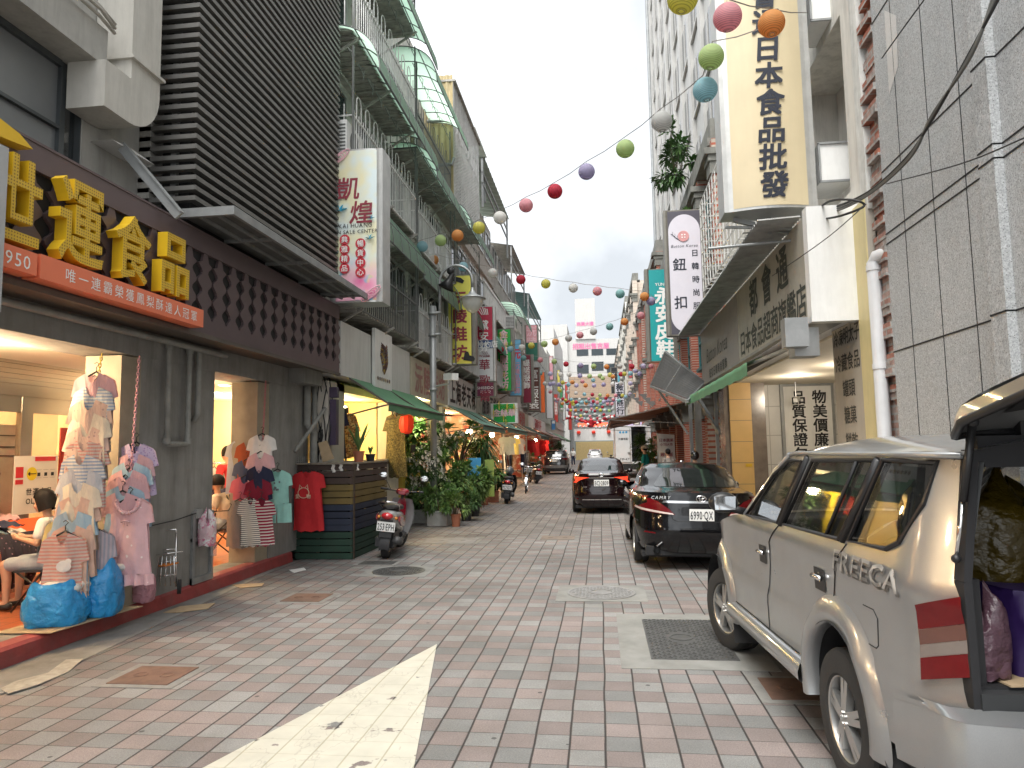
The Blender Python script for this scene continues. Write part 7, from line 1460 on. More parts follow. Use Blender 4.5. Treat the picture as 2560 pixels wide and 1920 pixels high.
for i, (y0, y1, zs, st) in enumerate(((10.95, 15.0, (4.0, 6.40, 8.78, 11.1), 'first'), (15.15, 18.8, (3.9, 6.2, 8.5), 'second'), (19.1, 23.2, (4.0, 6.3), 'third'))):
    for k, z in enumerate(zs): cage(('green-roofed cage on the %s storey of the %s block of flats past the louvres' % (('second', 'third', 'fourth', 'top')[k], st)), y0, y1, z, xo=-3.95 if i < 2 else -3.9, rm=M_wst if (i+k) % 3 else M_dst)
cage('teal-roofed cage above the yellow shoe shop sign', 24.0, 30.5, 4.1, xo=-3.85, rmat=M_teal, rh=1.9, loops=False); cage('second plain cage on the grey flats over the teal roof', 24.0, 30, 6.7, xo=-3.9, roof=False, loops=False); cage('small cage with a rusty frame behind the green vertical sign', 33, 36.5, 6.6, xo=-3.9, loops=False, rh=1.8); cage('green-roofed cage high over the red shop sign', 43, 48, 4.2, xo=-3.9, loops=False, rh=1.8, rmat=M_teal)
t = thing('louvred_cage', 'big louvred metal cage on the top floor under the sky edge', 'balcony cage', (-4, 21, 8.7)); b = MB(); y0, y1 = 19.0, 23.2
for i in range(18): b.beam((-3.9, y0, 8.72+.10*i), (-3.9, y1, 8.72+.10*i), .05, .012, (1, 0, 1)); b.beam((-4.7, y1, 8.72+.1*i), (-3.9, y1, 8.72+.1*i), .02)
for i in range(22): y = y0+(y1-y0)*i/21; b.beam((-3.88, y, 8.65), (-3.88, y, 12.1), .022)
for i in range(9): y = y0+(y1-y0)*(i+.5)/9; b.tube([(-3.88, y+.2*cos(a), 11.0+.3*sin(a)) for a in [2*pi*k/10 for k in range(10)]], .012, 4, closed=True)
b.build('louver', M_wst, t); b = MB(); b.box(-4.75, -3.8, y0-.1, y1+.1, 12.1, 12.16); b.box(-4.75, -3.85, y0, y1, 8.6, 8.66); b.each('roof_sheet', M_rstm, t)
t = thing('tin_shed', 'yellow corrugated tin shed wall between the top-floor cages', 'shed', (-4.2, 18.9, 8.7)); b = MB(); b.grid(lambda u, v: (-4.75+.85*u, 18.95, 8.7+3.6*v+.0*u), 1, 1); b.grid(lambda u, v: (-4.72+.84*u+.0, 18.93+.02*sin(u*30), 8.7+3.6*v), 40, 1); b.box(-4.75, -3.9, 18.96, 19.0, 8.7, 12.3); b.build('tin_wall', mat('yellow_tin', (.52, .42, .23), .5, var=.15, dirt=.2, streak=True), t); b = MB()
for z in (9.6, 10.9): b.tube([(-4.6, 18.8, z), (-3.9, 18.8, z), (-3.85, 18.85, z+.2)], .05, 8)
b.build('flue_pipe', M_steel2, t)
def shelter(label, y0, y1, z, xo, m):
    t = thing('rooftop_shelter', label, 'rooftop shelter', (-4.4, (y0+y1)/2, z)); b = MB(); b.grid(lambda u, v: (-6.5+(xo+6.5)*u, y0+(y1-y0)*v, z+1.9-.5*u+.02*sin(v*90)), 4, 90); b.build('roof_sheet', m, t); b = MB()
    for y in (y0+.1, y1-.1): b.beam((xo-.1, y, z-.4), (xo-.1, y, z+1.4), .07); b.beam((xo-1.2, y, z), (xo-1.2, y, z+1.6), .07)
    for q in (.5, .9): b.beam((xo-.1, y0, z+q), (xo-.1, y1, z+q), .05)
    b.build('frame', M_steel2, t)
shelter('white and green tin shelter on the roof behind the white lanterns', 24, 31, 10.6, -3.8, mat('pale_green_tin', (.42, .52, .46), .5, var=.1)); shelter('small metal shelter on top of the flats by the yellow tin shed', 23.3, 26, 11.4, -4.0, M_wwall); shelter('blue-green tin shelter on the low roof past the pink sign', 41, 50, 9.4, -3.9, mat('blue_green_tin', (.22, .38, .38), .5, var=.1)); shelter('dark tin shelter on the flats over the green vertical sign', 33, 39, 10.0, -3.9, M_gwall)
def aircon(label, x, y, z, s=1.0):
    t = thing('air_conditioner', label, 'air conditioner', (x, y, z), 0, local=True); b = MB(); b.box(-.28*s, .28*s, -.36*s, .36*s, 0, .58*s); b.build('case', M_white, t); b = MB()
    for i in range(9): b.box(-.26*s, .26*s, -.366*s, -.361*s, .05*s+.055*s*i, .075*s+.055*s*i)
    b.lathe([(.22*s, .284*s), (.0, .284*s)], (0, 0, .3*s), 'x', 18); b.build('grille', M_dst, t)
aircon('white air conditioner box above the flowery vertical sign', -4.35, 11.3, 6.5, 1.1); aircon('air conditioner on the wall bracket between the green and the pink signs', -4.1, 36, 6.6, 1.2); aircon('air conditioner hung on the flats above the blue sign', -4.2, 33.5, 7.3, 1.2)
# ---- ground floor shops
t = thing('dress_shop', 'white dress shop with a lit display window of mannequins', 'shop', (-4.6, 13, 0)); M_shw = mat('shop_white_wall', (.60, .56, .50), .7, var=.06, dirt=.2, streak=True)
b = MB(); b.box(-4.6, -4.3, 10.82, 11.55, 0, 2.75); b.box(-4.6, -4.3, 14.3, 14.8, 0, 2.75); b.box(-4.6, -4.3, 11.55, 14.3, 0, 1.45); b.box(-5.7, -5.6, 11.0, 15, 0, 2.75); b.build('wall', M_shw, t)
b = MB(); b.box(-5.6, -4.3, 11.2, 14.8, 2.62, 2.75); b.box(-5.6, -4.3, 11.5, 14.3, 1.35, 1.44); b.box(-5.6, -4.61, 14.25, 14.29, 1.44, 2.62); b.build('display_box', mat('window_cream', (.80, .66, .36), .7, var=.03), t)
b = MB(); b.box(-4.62, -4.22, 14.82, 15.05, 0, 2.7); b.build('yellow_post', mat('yellow_paint', (.50, .38, .06), .6, var=.15, dirt=.3, streak=True), t); lamp('display_lamp', (-4.9, 13.2, 2.35), 30, (1, .72, .30), .06)
b = MB(); b.ball((-4.95, 13.25, 2.42), .085, 14, 10); tag(b.build('light_bulb', mat('bulb_glow', (1, .85, .5), .5, emit=25), base=True, smooth=True), 'bare bright bulb over the mannequins in the dress shop window', 'light bulb')
def mannequin(label, x, y, z, m, s=1.0, L=.95):
    t = thing('mannequin', label, 'mannequin', (x, y, z), 0, local=True); b = MB(); b.tube([(0, 0, -1.1*s), (0, 0, 0)], .02, 8); b.tube([(0, 0, .0), (0, 0, .10)], [.05, .045], 10); b.build('stand', M_brn, t, smooth=True, local=True); o = garment(label+' dress', 'dress', (0, 0, 0), m, .40*s, L*s, .3, 1.25, hanger=False, longs=True)
    c = [q for q in COL.objects if q.parent is o][0]; c.parent = t; c.name = 'dress'; bpy.data.objects.remove(o)
mannequin('headless mannequin in a brown floral blouse dress in the shop window', -4.62, 12.5, 2.32, K_flor, .9, .9); mannequin('headless mannequin in a long olive dress at the street corner of the shop', -4.15, 14.1, 2.36, K_oliv, .95, 1.35); mannequin('mannequin in navy half cut off by the window edge', -4.55, 11.75, 2.40, K_navy, .9, 1.0)
t = thing('sign_board', 'two-part plain white shop sign board above the dress shop', 'sign', (-4.2, 12.8, 2.8)); b = MB(); b.box(-4.5, -4.1, 10.84, 12.55, 2.84, 3.72); b.box(-4.5, -4.1, 12.6, 15.0, 2.84, 3.76); b.build('panel', mat('white_sign_board', (.62, .62, .60), .5, var=.05, dirt=.25, streak=True), t)
t = thing('hanging_poster', 'tall poster with an ornate winged emblem hung on the white sign board', 'poster', (-4.05, 12.6, 2.8)); b = MB(); b.box(-4.08, -4.02, 12.35, 13.4, 2.78, 3.86); b.build('sheet', M_white, t); b = MB()
for k in (-1, 1):
    for i in range(7): leaf(b, (-4.015, 12.87, 3.05+.07*i), (0, k*(.6+.05*i), .9), .42-.03*i, .09, 0, 3)
b.box(-4.018, -4.012, 12.78, 12.96, 3.1, 3.6)
for i in range(7): b.lathe([(0, 0), (.04, 0)], (-4.013, 12.5+.12*i, 2.95), 'x', 10)
b.build('emblem', mat('poster_ornament', (.16, .08, .07), .6, var=.6, scale=9, pat=('blotch', 8, (.45, .30, .08), (.12, .14, .2))), t)
def signboard(label, y0, y1, z0, z1, txt, fm, tm, size, tilt=.0):
    t = thing('sign_board', label, 'sign', (-4.2, (y0+y1)/2, z0)); b = MB(); b.prism([(-4.5, z0), (-4.1, z0), (-4.1-tilt, z1), (-4.5, z1)], lambda a, c, h: (a, y0+h, c), y1-y0); b.build('panel', fm, t); b = MB(); b.glyphs(txt, (-4.095, (y0+y1)/2, (z0+z1)/2), (0, 1, 0), (-tilt, 0, z1-z0), size, 1.1, bold=.02); b.build('lettering', tm, t)
M_bge = mat('beige_board', (.52, .47, .36), .6, var=.1, dirt=.3, streak=True)
signboard('beige sign board with pinkish cursive characters behind the lamp post', 15.1, 18.9, 2.83, 3.70, '沅陵鞋坊', M_bge, mat('pink_cursive', (.42, .22, .20), .6), .72); signboard('white sign board with black slanting characters past the beige one', 19.1, 23.4, 2.8, 3.75, '上海老天祿', M_white, M_char, .75); signboard('striped dark sign board beyond the white one', 23.5, 31, 2.8, 3.7, '服飾百貨精品', M_gwall2, M_char, .8); signboard('grey sign board over the clothes racks', 31.6, 41, 2.8, 3.6, '流行女裝批發', M_bge, M_red, .8); signboard('white sign board far along the left shops', 41.2, 54, 2.8, 3.6, '童裝睡衣襪子', M_white, M_red, .8)
def awning(label, y0, y1, zw, zo, xo=-3.3, m=M_grn, stripe=False):
    t = thing('awning', label, 'awning', (-3.7, (y0+y1)/2, zo)); b = MB(); n = int((y1-y0)*5); b.grid(lambda u, v: (-4.12+(xo+4.12)*min(1, v*1.15), y0+(y1-y0)*u, zw+(zo-zw)*min(1, v*1.15)-.05*sin(pi*min(1, v*1.15))-(.16*(v-.87)/.13 if v > .87 else 0)+.012*sin(u*n*1.3)*v), n, 14); b.build('canvas', m, t, smooth=True); b = MB()
    for y in (y0, (y0+y1)/2, y1): b.beam((-4.12, y, zw-.03), (xo, y, zo-.03), .03); b.beam((-4.12, y, zo-.2), (xo+.02, y, zo-.04), .025)
    b.beam((xo, y0, zo-.02), (xo, y1, zo-.02), .03); b.build('frame', M_brn, t)
M_gr2 = mat('bluish_green_canvas', (.12, .27, .19), .6, var=.2, dirt=.25); M_tanc = mat('tan_canvas', (.34, .22, .13), .7, var=.15); M_strp = mat('striped_awning', (.45, .12, .12), .7, pat=('stripe', 1, .35, (.62, .58, .55), .5))
for a in (('green canvas awning over the dress shop window', 11.3, 15.4, 2.86, 2.42, -3.45, M_grn), ('bluish green awning above the potted plants', 19.0, 23.6, 2.86, 2.30, -3.15, M_gr2), ('second bluish green awning past the potted plants', 23.8, 30.5, 2.9, 2.35, -3.1, M_gr2), ('tan awning under the square green sign', 30.8, 36, 2.95, 2.4, -3.2, M_tanc), ('dark green awning by the black utility car', 36.3, 42, 2.9, 2.3, -3.0, mat('dark_green_canvas', (.03, .07, .05), .7)), ('red and white striped awning far on the left', 44, 52, 2.95, 2.4, -2.9, M_strp), ('grey awning far on the left', 54, 62, 3, 2.4, -3, M_conc), ('green awning farthest on the left', 63, 74, 3, 2.4, -3, M_grn)): awning(*a)
M_yel = mat('yellow_shop_wall', (.74, .52, .015), .6, var=.04)
t = thing('yellow_shop', 'shop with a bright yellow wall behind the potted plants', 'shop', (-4.8, 17, 0)); b = MB(); b.box(-4.9, -4.8, 15.9, 18.6, 0, 2.75); b.build('yellow_wall', M_yel, t); b = MB(); b.box(-4.6, -4.35, 18.6, 19.0, 0, 2.8); b.box(-6, -4.8, 15.05, 15.15, 0, 2.8); b.build('wall', M_shw, t); b = MB(); b.glyphs('服飾精品', (-4.79, 17.3, 2.3), (0, 1, 0), (0, 0, 1), .34); b.build('lettering', M_char, t); lamp('yellow_shop_lamp', (-4.3, 16.6, 2.4), 30, (1, .85, .5))
b = MB(); b.box(-4.2, -4.17, 15.4, 15.75, 1.35, 1.75); o = b.build('notice', mat('dark_notice', (.05, .03, .06), .6), base=True); tag(o, 'small dark notice below the red lantern', 'notice')
for i, (y0, y1, c) in enumerate(((19.0, 23.4, (.62, .42, .24)), (23.5, 31, (.58, .36, .2)), (31.2, 41, (.5, .3, .18)), (41.2, 54, (.5, .08, .05)), (54.2, 80, (.35, .25, .2)))):
    t = thing('open_shop', ('open-fronted shop full of clothes behind the bushes', 'open-fronted clothes shop behind the bicycle', 'open-fronted shop behind the black utility car', 'red-lit open shop past the black utility car', 'dim open shops at the far left end')[i], 'shop', (-5.5, (y0+y1)/2, 0)); m = mat('shop_back_%d' % i, c, .8, var=.5, scale=1.6, pat=('blotch', 1.5, (.5, .12, .08), (.75, .62, .5)))
    b = MB(); b.box(-6.0, -5.9, y0, y1, 0, 2.8); b.box(-6, -4.3, y1-.1, y1, 0, 2.8); b.box(-6, -4.2, y0, y1, 2.75, 2.8); b.build('back_wall', m, t); b = MB(); b.box(-4.5, -4.25, y0-.1, y0+.25, 0, 2.8); b.build('pillar', M_shw, t)
    if i < 4: lamp('shop_lamp', (-4.9, (y0+y1)/2, 2.35), (60, 80, 90, 110)[i], (1, .70, .42)); b = MB(); b.ball((-3.9, y0+2, 2.15), .09, 12, 8); tag(b.build('light_bulb', MATS['bulb_glow'], base=True, smooth=True), 'bare bright bulb hanging under the awning of the '+('first', 'second', 'third', 'fourth')[i]+' open shop past the yellow wall', 'light bulb')
def rack(label, x, y, n, mats, seed):
    t = thing('clothes_rack', label, 'clothes rack', (x, y, 0), 0, local=True); b = MB()
    for k in (-.7, .7): b.tube([(0, k, 0), (0, k, 1.5)], .014, 6); b.tube([(-.25, k, .03), (.25, k, .03)], .014, 6)
    b.tube([(0, -.75, 1.5), (0, .75, 1.5)], .014, 6); b.build('rail', M_steel, t, local=True); rn = random.Random(seed)
    for i in range(n): garment('garment on the '+label, 'garment', (x, y-.62+1.25*i/(n-1), 1.46), mats[rn.randrange(len(mats))], .40, rn.uniform(.6, 1.0), .16, 1.1, rad(rn.uniform(70, 100)), group=label, seed=seed*50+i)
KS = [K_navy, K_rust, K_white, K_grey, K_flor, K_oliv, K_rose, K_cream, K_bwst, K_dblue]
rack('clothes rack beside the bicycle', -3.6, 27.6, 9, KS, 1); rack('clothes rack before the black utility car', -3.4, 31.6, 9, [K_navy, K_dblue, K_grey, K_cream, K_oliv], 2); rack('clothes rack with plastic-covered dresses behind the scooter', -3.9, 22.2, 9, [K_cream, K_peach, K_white, K_pink], 3); rack('clothes rack under the tan awning', -3.6, 35.2, 8, KS, 4)
for i, (m, lab) in enumerate(((K_white, 'white T-shirt with a print hung high over the bicycle rack'), (C3('yellow', (.72, .6, .2)), 'pale yellow T-shirt hung high over the bicycle rack'), (K_lgrey, 'grey sleeveless top hung beside the pale yellow T-shirt'))): garment(lab, 'shirt', (-3.55, 27.0+1.7*i, 2.1), m, .55, .7, .22, 1.1, .1)
for i in range(5): garment('red festive dress hung inside the red-lit shop', 'dress', (-4.2+.1*i, 43+i*1.4, 2.2), K_red, .6, 1.0, .2, 1.3, .1, group='red dresses in the far shop')
# ---- vertical signs
def lsign(label, pxl, pxr, pyt, pyb, face, case=M_brz, texts=(), deco=None, X=-3.35, curve=0, ew=.05, depth=.3):
    Y = at(pxr, (pyt+pyb)/2, X=X).y; pm = (pyt+pyb)/2; return box_sign('shop_sign', label, at(pxl, pm, Y=Y).x, at(pxr, pm, Y=Y).x, Y, at((pxl+pxr)/2, pyb, Y=Y).z, at((pxl+pxr)/2, pyt, Y=Y).z, face, case, depth, curve, 'sign', texts, deco, ew)
N = NB('flower_print'); v = N.coord(); x = N.n('TexVoronoi'); x.inputs['Scale'].default_value = 3.2; N.put(x.inputs['Vector'], v); z_ = N.sep(v)[2]
cc = N.mix(N.ramp(N.noise(v, 2.2, 2), .40, .6), (.70, .80, .80), (.82, .78, .52)); fl = N.mix(N.ramp(x.outputs['Distance'], .0, .5), (.78, .08, .32), (.84, .42, .55)); far = N.math('MAXIMUM', N.ramp(z_, 1.6, 1.95), N.math('SUBTRACT', 1.0, N.ramp(z_, .35, .75)))
blu = N.mix(N.ramp(N.noise(v, 3.1, 2), .55, .62), fl, (.08, .45, .68)); yl = N.mix(N.ramp(N.noise(N.scale(v, 1, 1, 1.2), 2.6, 2), .57, .64), blu, (.85, .68, .15)); N.put(N.b.inputs['Base Color'], N.mix(N.math('MULTIPLY', far, .95), cc, yl)); N.b.inputs['Roughness'].default_value = .35; M_flow = N.m
M_mrd = mat('maroon_ink', (.26, .03, .05), .5); M_disc = mat('red_disc', (.55, .03, .05), .5)
def deco_kai(t, x0, x1, y, z0, z1):
    b = MB(); w = x1-x0; h = z1-z0
    for i, u in enumerate((.30, .60)):
        for k in range(4): b.lathe([(0, 0), (.085, 0)], (x0+w*u, y-.004, z0+h*(.405-.062*k-.03*i)), 'y', 22, M=Matrix.Diagonal(Vector((1, -1, 1))))
    b.build('red_disc', M_disc, t); b = MB()
    for i, (s_, u) in enumerate((('典雅精品', .30), ('暢貨中心', .60))):
        for k in range(4): b.glyphs(s_[k], (x0+w*u, y-.008, z0+h*(.405-.062*k-.03*i)), (1, 0, 0), (0, 0, 1), .115)
    b.build('white_lettering', M_wtxt, t); b = MB()
    for cx_, cz, s_ in ((.22, .59, .13), (.80, .53, .07), (.78, .40, .09), (.14, .32, .06)):
        for a in (.4, 1.2, 2.0, 2.8): leaf(b, (x0+w*cx_, y-.006, z0+h*cz), (cos(a), 0, sin(a)), s_, s_*.6, 0, 2)
    b.build('butterfly', mat('butterfly_blue', (.05, .42, .62), .5), t); b = MB()
    for cx_, cz, s_ in ((.2, .95, .16), (.8, .05, .16)):
        for r in (1, .75, .5, .25): b.tube([(x0+w*cx_+s_*r*cos(2*pi*k/16), y-.004, z0+h*cz+s_*r*.8*sin(2*pi*k/16+r)) for k in range(16)], .008, 4, closed=True)
    b.build('rose_outline', mat('rose_line', (.78, .45, .52), .5), t)
lsign('tall flowery light-box sign of a sale centre at the corner of the black louvres', 826, 957, 375, 757, M_flow, M_alu, [('凱', .36, .74, .40, M_mrd, dict(vert=False, slant=.1)), ('煌', .62, .58, .40, M_mrd, dict(vert=False, slant=.1)), ('KAI HUANG', .5, .495, .095, M_char, dict(vert=False, gap=1.05, bold=.005)), ('ON SALE CENTER', .5, .455, .085, M_char, dict(vert=False, gap=1.05, bold=.005))], deco_kai, X=-3.37, curve=.05, ew=.06, depth=.4)
M_yfc = mat('yellow_face', (.74, .68, .12), .4, var=.04)
def deco_shoe(t, x0, x1, y, z0, z1):
    b = MB(); w = x1-x0; b.prism([(.60, .05), (.93, .03), (.97, .06), (.93, .085), (.80, .10), (.76, .14), (.68, .145), (.63, .10)], lambda a, c, h: (x0+w*a, y-.002-h, z0+(z1-z0)*c), .01); b.prism([(.12, .935), (.42, .925), (.60, .90), (.66, .93), (.55, .965), (.3, .985)], lambda a, c, h: (x0+w*a, y-.002-h, z0+(z1-z0)*c), .01); b.build('shoe_picture', M_char, t); b = MB()
    for cx_, s_ in ((.2, .10), (.42, .07)): b.tube([(x0+w*cx_+s_*(1-k/22)*cos(k*.55), y-.006, z0+(z1-z0)*.055+s_*(1-k/22)*sin(k*.55)) for k in range(20)], .012, 5)
    b.build('scroll', mat('orange_scroll', (.75, .22, .05), .5), t)
lsign('yellow vertical shoe shop sign with maroon characters behind the curved lamp', 1110, 1189, 687, 912, M_yfc, M_brz, [('沅陵鞋坊', .50, .84, .58, M_mrd, dict(bold=.05, gap=1.22)), ('沅陵鞋坊', .50, .84, .58, mat('white_core', (.85, .8, .75)), dict(bold=-.012, gap=1.22))], deco_shoe, ew=.09)
M_crim = mat('crimson_face', (.50, .03, .07), .4); M_wfc = mat('white_face', (.60, .61, .62), .4, var=.04)
def deco_pan(t, x0, x1, y, z0, z1):
    w, h = x1-x0, z1-z0
    for nm, a, c, m in (('red_panel', .545, .985, M_crim), ('blue_panel', .435, .54, mat('blue_face', (.02, .07, .22), .4)), ('white_panel', .02, .43, M_wfc)): b = MB(); b.box(x0+w*.03, x1-w*.12, y-.006, y-.002, z0+h*a, z0+h*c); b.build(nm, m, t)
    b = MB()
    for s_, z, k in (('黛安芬', .82, .34),): b.glyphs(s_, (x0+w*.46, y-.01, z0+h*z), (1, 0, 0), (0, 0, 1), k, 1.1, vert=True)
    b.glyphs('盛特約店', (x0+w*.46, y-.01, z0+h*.487), (1, 0, 0), (0, 0, 1), .24, .98)
    for i in range(5): b.prism([(-.10+.05*i, 0), (-.075+.05*i, 0), (-.05+(i-2)*.075, .2+.03*(2-abs(i-2))), (-.09+(i-2)*.075, .2+.03*(2-abs(i-2)))], lambda p, q, hh: (x0+w*.46+p+.04, y-.01-hh, z0+h*.88+q), .003)
    b.build('white_lettering', M_wtxt, t); b = MB(); b.glyphs('華歌爾', (x0+w*.48, y-.01, z0+h*.32), (1, 0, 0), (0, 0, 1), .38, 1.36, vert=True)
    for i in range(3): leaf(b, (x0+w*(.35+.1*i), y-.012, z0+h*.40), (.5, 0, -.8), .26, .08, 0, 2)
    b.glyphs('Wacoal', (x0+w*.48, y-.01, z0+h*.335), (1, 0, 0), (0, 0, 1), .11); b.build('red_lettering', M_mrd, t)
lsign('red, blue and white vertical sign with a crown emblem', 1186, 1238, 765, 953, M_wfc, M_alu, [], deco_pan); lsign('maroon box sign reading SHISEIDO under the red and white sign', 1187, 1240, 954, 992, mat('plum_box', (.16, .02, .06), .4), M_brz, [('SHISEIDO', .5, .6, .23, M_wtxt, dict(vert=False, bold=0)), ('資生堂', .5, .3, .12, M_wtxt, dict(vert=False))])
M_gfc = mat('green_face', (.015, .36, .06), .4, var=.05); M_pkc = mat('pale_pink_ink', (.75, .50, .55), .5)
def deco_fl(t, x0, x1, y, z0, z1):
    b = MB(); rn = random.Random(5)
    for i in range(7):
        c = (x0+(x1-x0)*rn.uniform(.08, .92), y-.004, z0+(z1-z0)*rn.uniform(.03, .97)); r = rn.uniform(.1, .2)
        for k in range(8): a = 2*pi*k/8; leaf(b, c, (cos(a), 0, sin(a)), r, r*.25, 0, 2)
    b.build('flower_print', mat('yellow_petals', (.75, .6, .1), .5), t)
lsign('green vertical sign with pink characters and yellow flowers', 1236, 1286, 822, 978, M_gfc, M_brz, [('金絲華服飾花坊', .48, .98, .52, M_pkc, dict(bold=.04, gap=.98))], deco_fl, ew=.12); lsign('square green sign with yellow flowers above the awnings', 1227, 1294, 1008, 1058, M_gfc, M_white, [('金絲華', .5, .52, .75, M_pkc, dict(vert=False, bold=.04))], deco_fl, X=-2.9)
lsign('sky-blue vertical sign half hidden by the green one', 1270, 1307, 848, 990, mat('sky_face', (.13, .38, .58), .4), M_brz, [('沅', .5, .84, .55, M_crim, dict(bold=.04)), ('沅精品服飾', .6, .6, .34, mat('pale_red', (.6, .25, .3)), {})]); lsign('maroon vertical sign with big white characters', 1301, 1334, 886, 1008, mat('maroon_face', (.24, .02, .05), .4), M_brz, [('緹諾服飾', .46, .90, .86, M_wtxt, dict(bold=.03))], ew=.12)
lsign('pink over green vertical sign high above the maroon one', 1312, 1346, 812, 902, mat('pink_face', (.68, .33, .36), .4), M_brz, [('沅陵', .5, .95, .6, M_pkc, {}), ('下午茶', .62, .46, .5, M_wtxt, {})], lambda t, x0, x1, y, z0, z1: (lambda b: (b.box(x0+.06, x1-.06, y-.003, y-.001, z0+.03, z0+(z1-z0)*.5), b.build('green_panel', mat('bottle_green', (.01, .11, .07), .4), t)))(MB())); lsign('brown vertical sign with a phone number at its foot', 1318, 1351, 918, 1026, mat('brown_face', (.11, .035, .025), .4), M_brz, [('富工服裝', .5, .96, .85, M_wtxt, {}), ('0138-801668', .5, .05, .24, M_wtxt, dict(vert=False))]); lsign('plain orange vertical sign', 1349, 1364, 930, 1032, mat('orange_face', (.72, .14, .03), .4), M_brz); lsign('white sign with a black lower block', 1364, 1384, 962, 1046, M_wfc, M_brz, [], lambda t, x0, x1, y, z0, z1: (lambda b: (b.box(x0+.1, x1-.5, y-.006, y-.001, z0+.3, z0+(z1-z0)*.5), b.build('black_panel', M_char, t)))(MB())); lsign('small red sign with white characters far on the left', 1384, 1396, 985, 1056, mat('red_face', (.5, .05, .04), .4), M_brz, [('寶島眼鏡行', .5, .8, .6, M_wtxt, {})])
lsign('narrow dark red sign farthest on the left', 1420, 1430, 1000, 1075, mat('red_face', (.5, .05, .04)), M_brz, X=-3.2)
def rsign(label, pxl, pxr, pyt, pyb, face, texts, X=2.1): lsign(label, pxl, pxr, pyt, pyb, face, M_brz, texts, X=X)
rsign('white vertical sign with black brush characters on the right far side', 1536, 1563, 955, 1040, M_lil, [('薇薇商行', .52, .96, .92, M_nink, dict(bold=.02))]); rsign('black narrow sign behind the white vertical sign', 1527, 1545, 918, 984, M_char, [('YAN', .5, .8, .4, M_wtxt, {})], 2.0); rsign('blue sign panel below the white vertical sign', 1537, 1559, 1042, 1057, mat('blue_face', (.02, .07, .22)), [])
# ---- lamp post with camera, curved lamp, loudspeaker
LX, LY = -3.72, at(1083, 1000, X=-3.72).y; M_lp = mat('lamp_grey', (.34, .35, .35), .45, .5, var=.15)
t = thing('street_lamp', 'grey lamp post with a curved arm and bell-shaped lamp before the yellow sign', 'street lamp', (LX, LY, 0)); b = MB(); b.tube([(LX, LY, 0), (LX, LY, 4.9)], .075, 12); b.tube([(LX, LY, 0), (LX, LY, .5)], .11, 12)
for z in (1.0, 2.95, 4.2, 4.7): b.tube([(LX, LY, z), (LX, LY, z+.06)], .10, 12)
b.build('pole', M_lp, t, smooth=True); b = MB(); zt = 5.45; b.tube([(LX+.17, LY, 4.05), (LX+.17, LY, zt)]+[(LX+.17+.38*(1-cos(a)), LY, zt+.38*sin(a)) for a in [pi*k/12 for k in range(1, 13)]]+[(LX+.93, LY, zt-.15)], .033, 10)
for z in (4.22, 4.72): b.box(LX-.05, LX+.2, LY-.05, LY+.05, z, z+.05)
b.build('arm', M_lp, t, smooth=True); c = (LX+.93, LY, zt-.15); b = MB(); b.lathe([(.03, 0), (.05, -.08), (.10, -.16), (.30, -.25), (.31, -.27), (.27, -.27)], c, seg=24); b.build('lamp_shade', M_lp, t, smooth=True); b = MB(); b.lathe([(.26, -.27), (.22, -.42), (.12, -.54), (.05, -.58), (0, -.6)], c, seg=24); b.build('globe', mat('frosted_globe', (.55, .55, .52), .25), t, smooth=True)
t = thing('loudspeaker', 'black horn loudspeaker hanging from the curved lamp arm', 'loudspeaker', (LX+.55, LY-.05, 5.6)); b = MB(); b.lathe([(.05, .0), (.07, -.12), (.10, -.22), (.20, -.38), (.19, -.38), (.05, -.2)], (LX+.50, LY-.1, 5.62), seg=18, M=Matrix.Rotation(.45, 3, 'Y')); b.ball((LX+.45, LY-.1, 5.68), .09, 10, 8); b.tube([(LX+.45, LY-.05, 5.7), (LX+.5, LY, 5.82)], .02, 6); b.build('horn', M_black, t, smooth=True)
t = thing('security_camera', 'white security camera on a short arm of the lamp post', 'camera', (LX, LY, 3.0)); b = MB(); b.tube([(LX, LY, 3.05), (LX+.38, LY-.05, 3.1), (LX+.42, LY-.05, 3.2)], .02, 6); b.build('bracket', M_steel, t); b = MB(); b.beam((LX+.30, LY+.05, 3.27), (LX+.56, LY-.25, 3.24), .17, .15); b.build('housing', M_white, t)
# ================================================================== PLANTS BY THE LAMP POST
def pl(label, px, py, hc, rad3, n, L, w, mats, potm, pr, ph, sq=False, name='potted_plant', **k):
    p = at(px, py, Z=0); t = thing(name, label, 'potted plant', (p.x, p.y, 0), rr(0, 6), 'potted plants on the paving by the lamp post', local=True); pot(t, pr, ph, potm, sq); bush(t, (0, 0, hc), rad3, n, L, w, mats, seed=px, **k); return t
M_wpot = mat('white_pot', (.5, .5, .48), .7, var=.2, dirt=.4)
pl('broad-leaved dark plant in a cement box at the left end of the pot row', 1016, 1308, .62, (.36, .36, .34), 420, .24, .11, M_lf[:2], M_gpot, .17, .28, True)
pl('big shrub covered in small white flowers, middle of the pot row', 1062, 1306, 1.15, (.62, .5, .55), 1700, .13, .06, M_lf[:2], M_gpot, .19, .28, True, flowers=260, clumps=16, flsize=.06)
pl('bright green fern-like bush in a whitewashed planter box', 1100, 1312, .58, (.48, .38, .30), 1500, .11, .04, M_lf[1:3], M_wpot, .22, .30, True, clumps=14)
pl('tall leafy bush with fresh green leaves at the front of the pot row', 1122, 1300, .95, (.45, .4, .55), 1300, .15, .07, M_lf[1:3], M_gpot, .18, .3, clumps=14); pl('fresh green shrub leaning over the kerb beside the croton', 1186, 1290, .9, (.4, .36, .5), 900, .16, .07, M_lf[1:3], M_bpot, .16, .28, clumps=12)
pl('small leafy plant in a terracotta pot at the street side of the row', 1140, 1316, .48, (.30, .28, .26), 700, .10, .05, M_lf[1:3], M_terra, .11, .26)
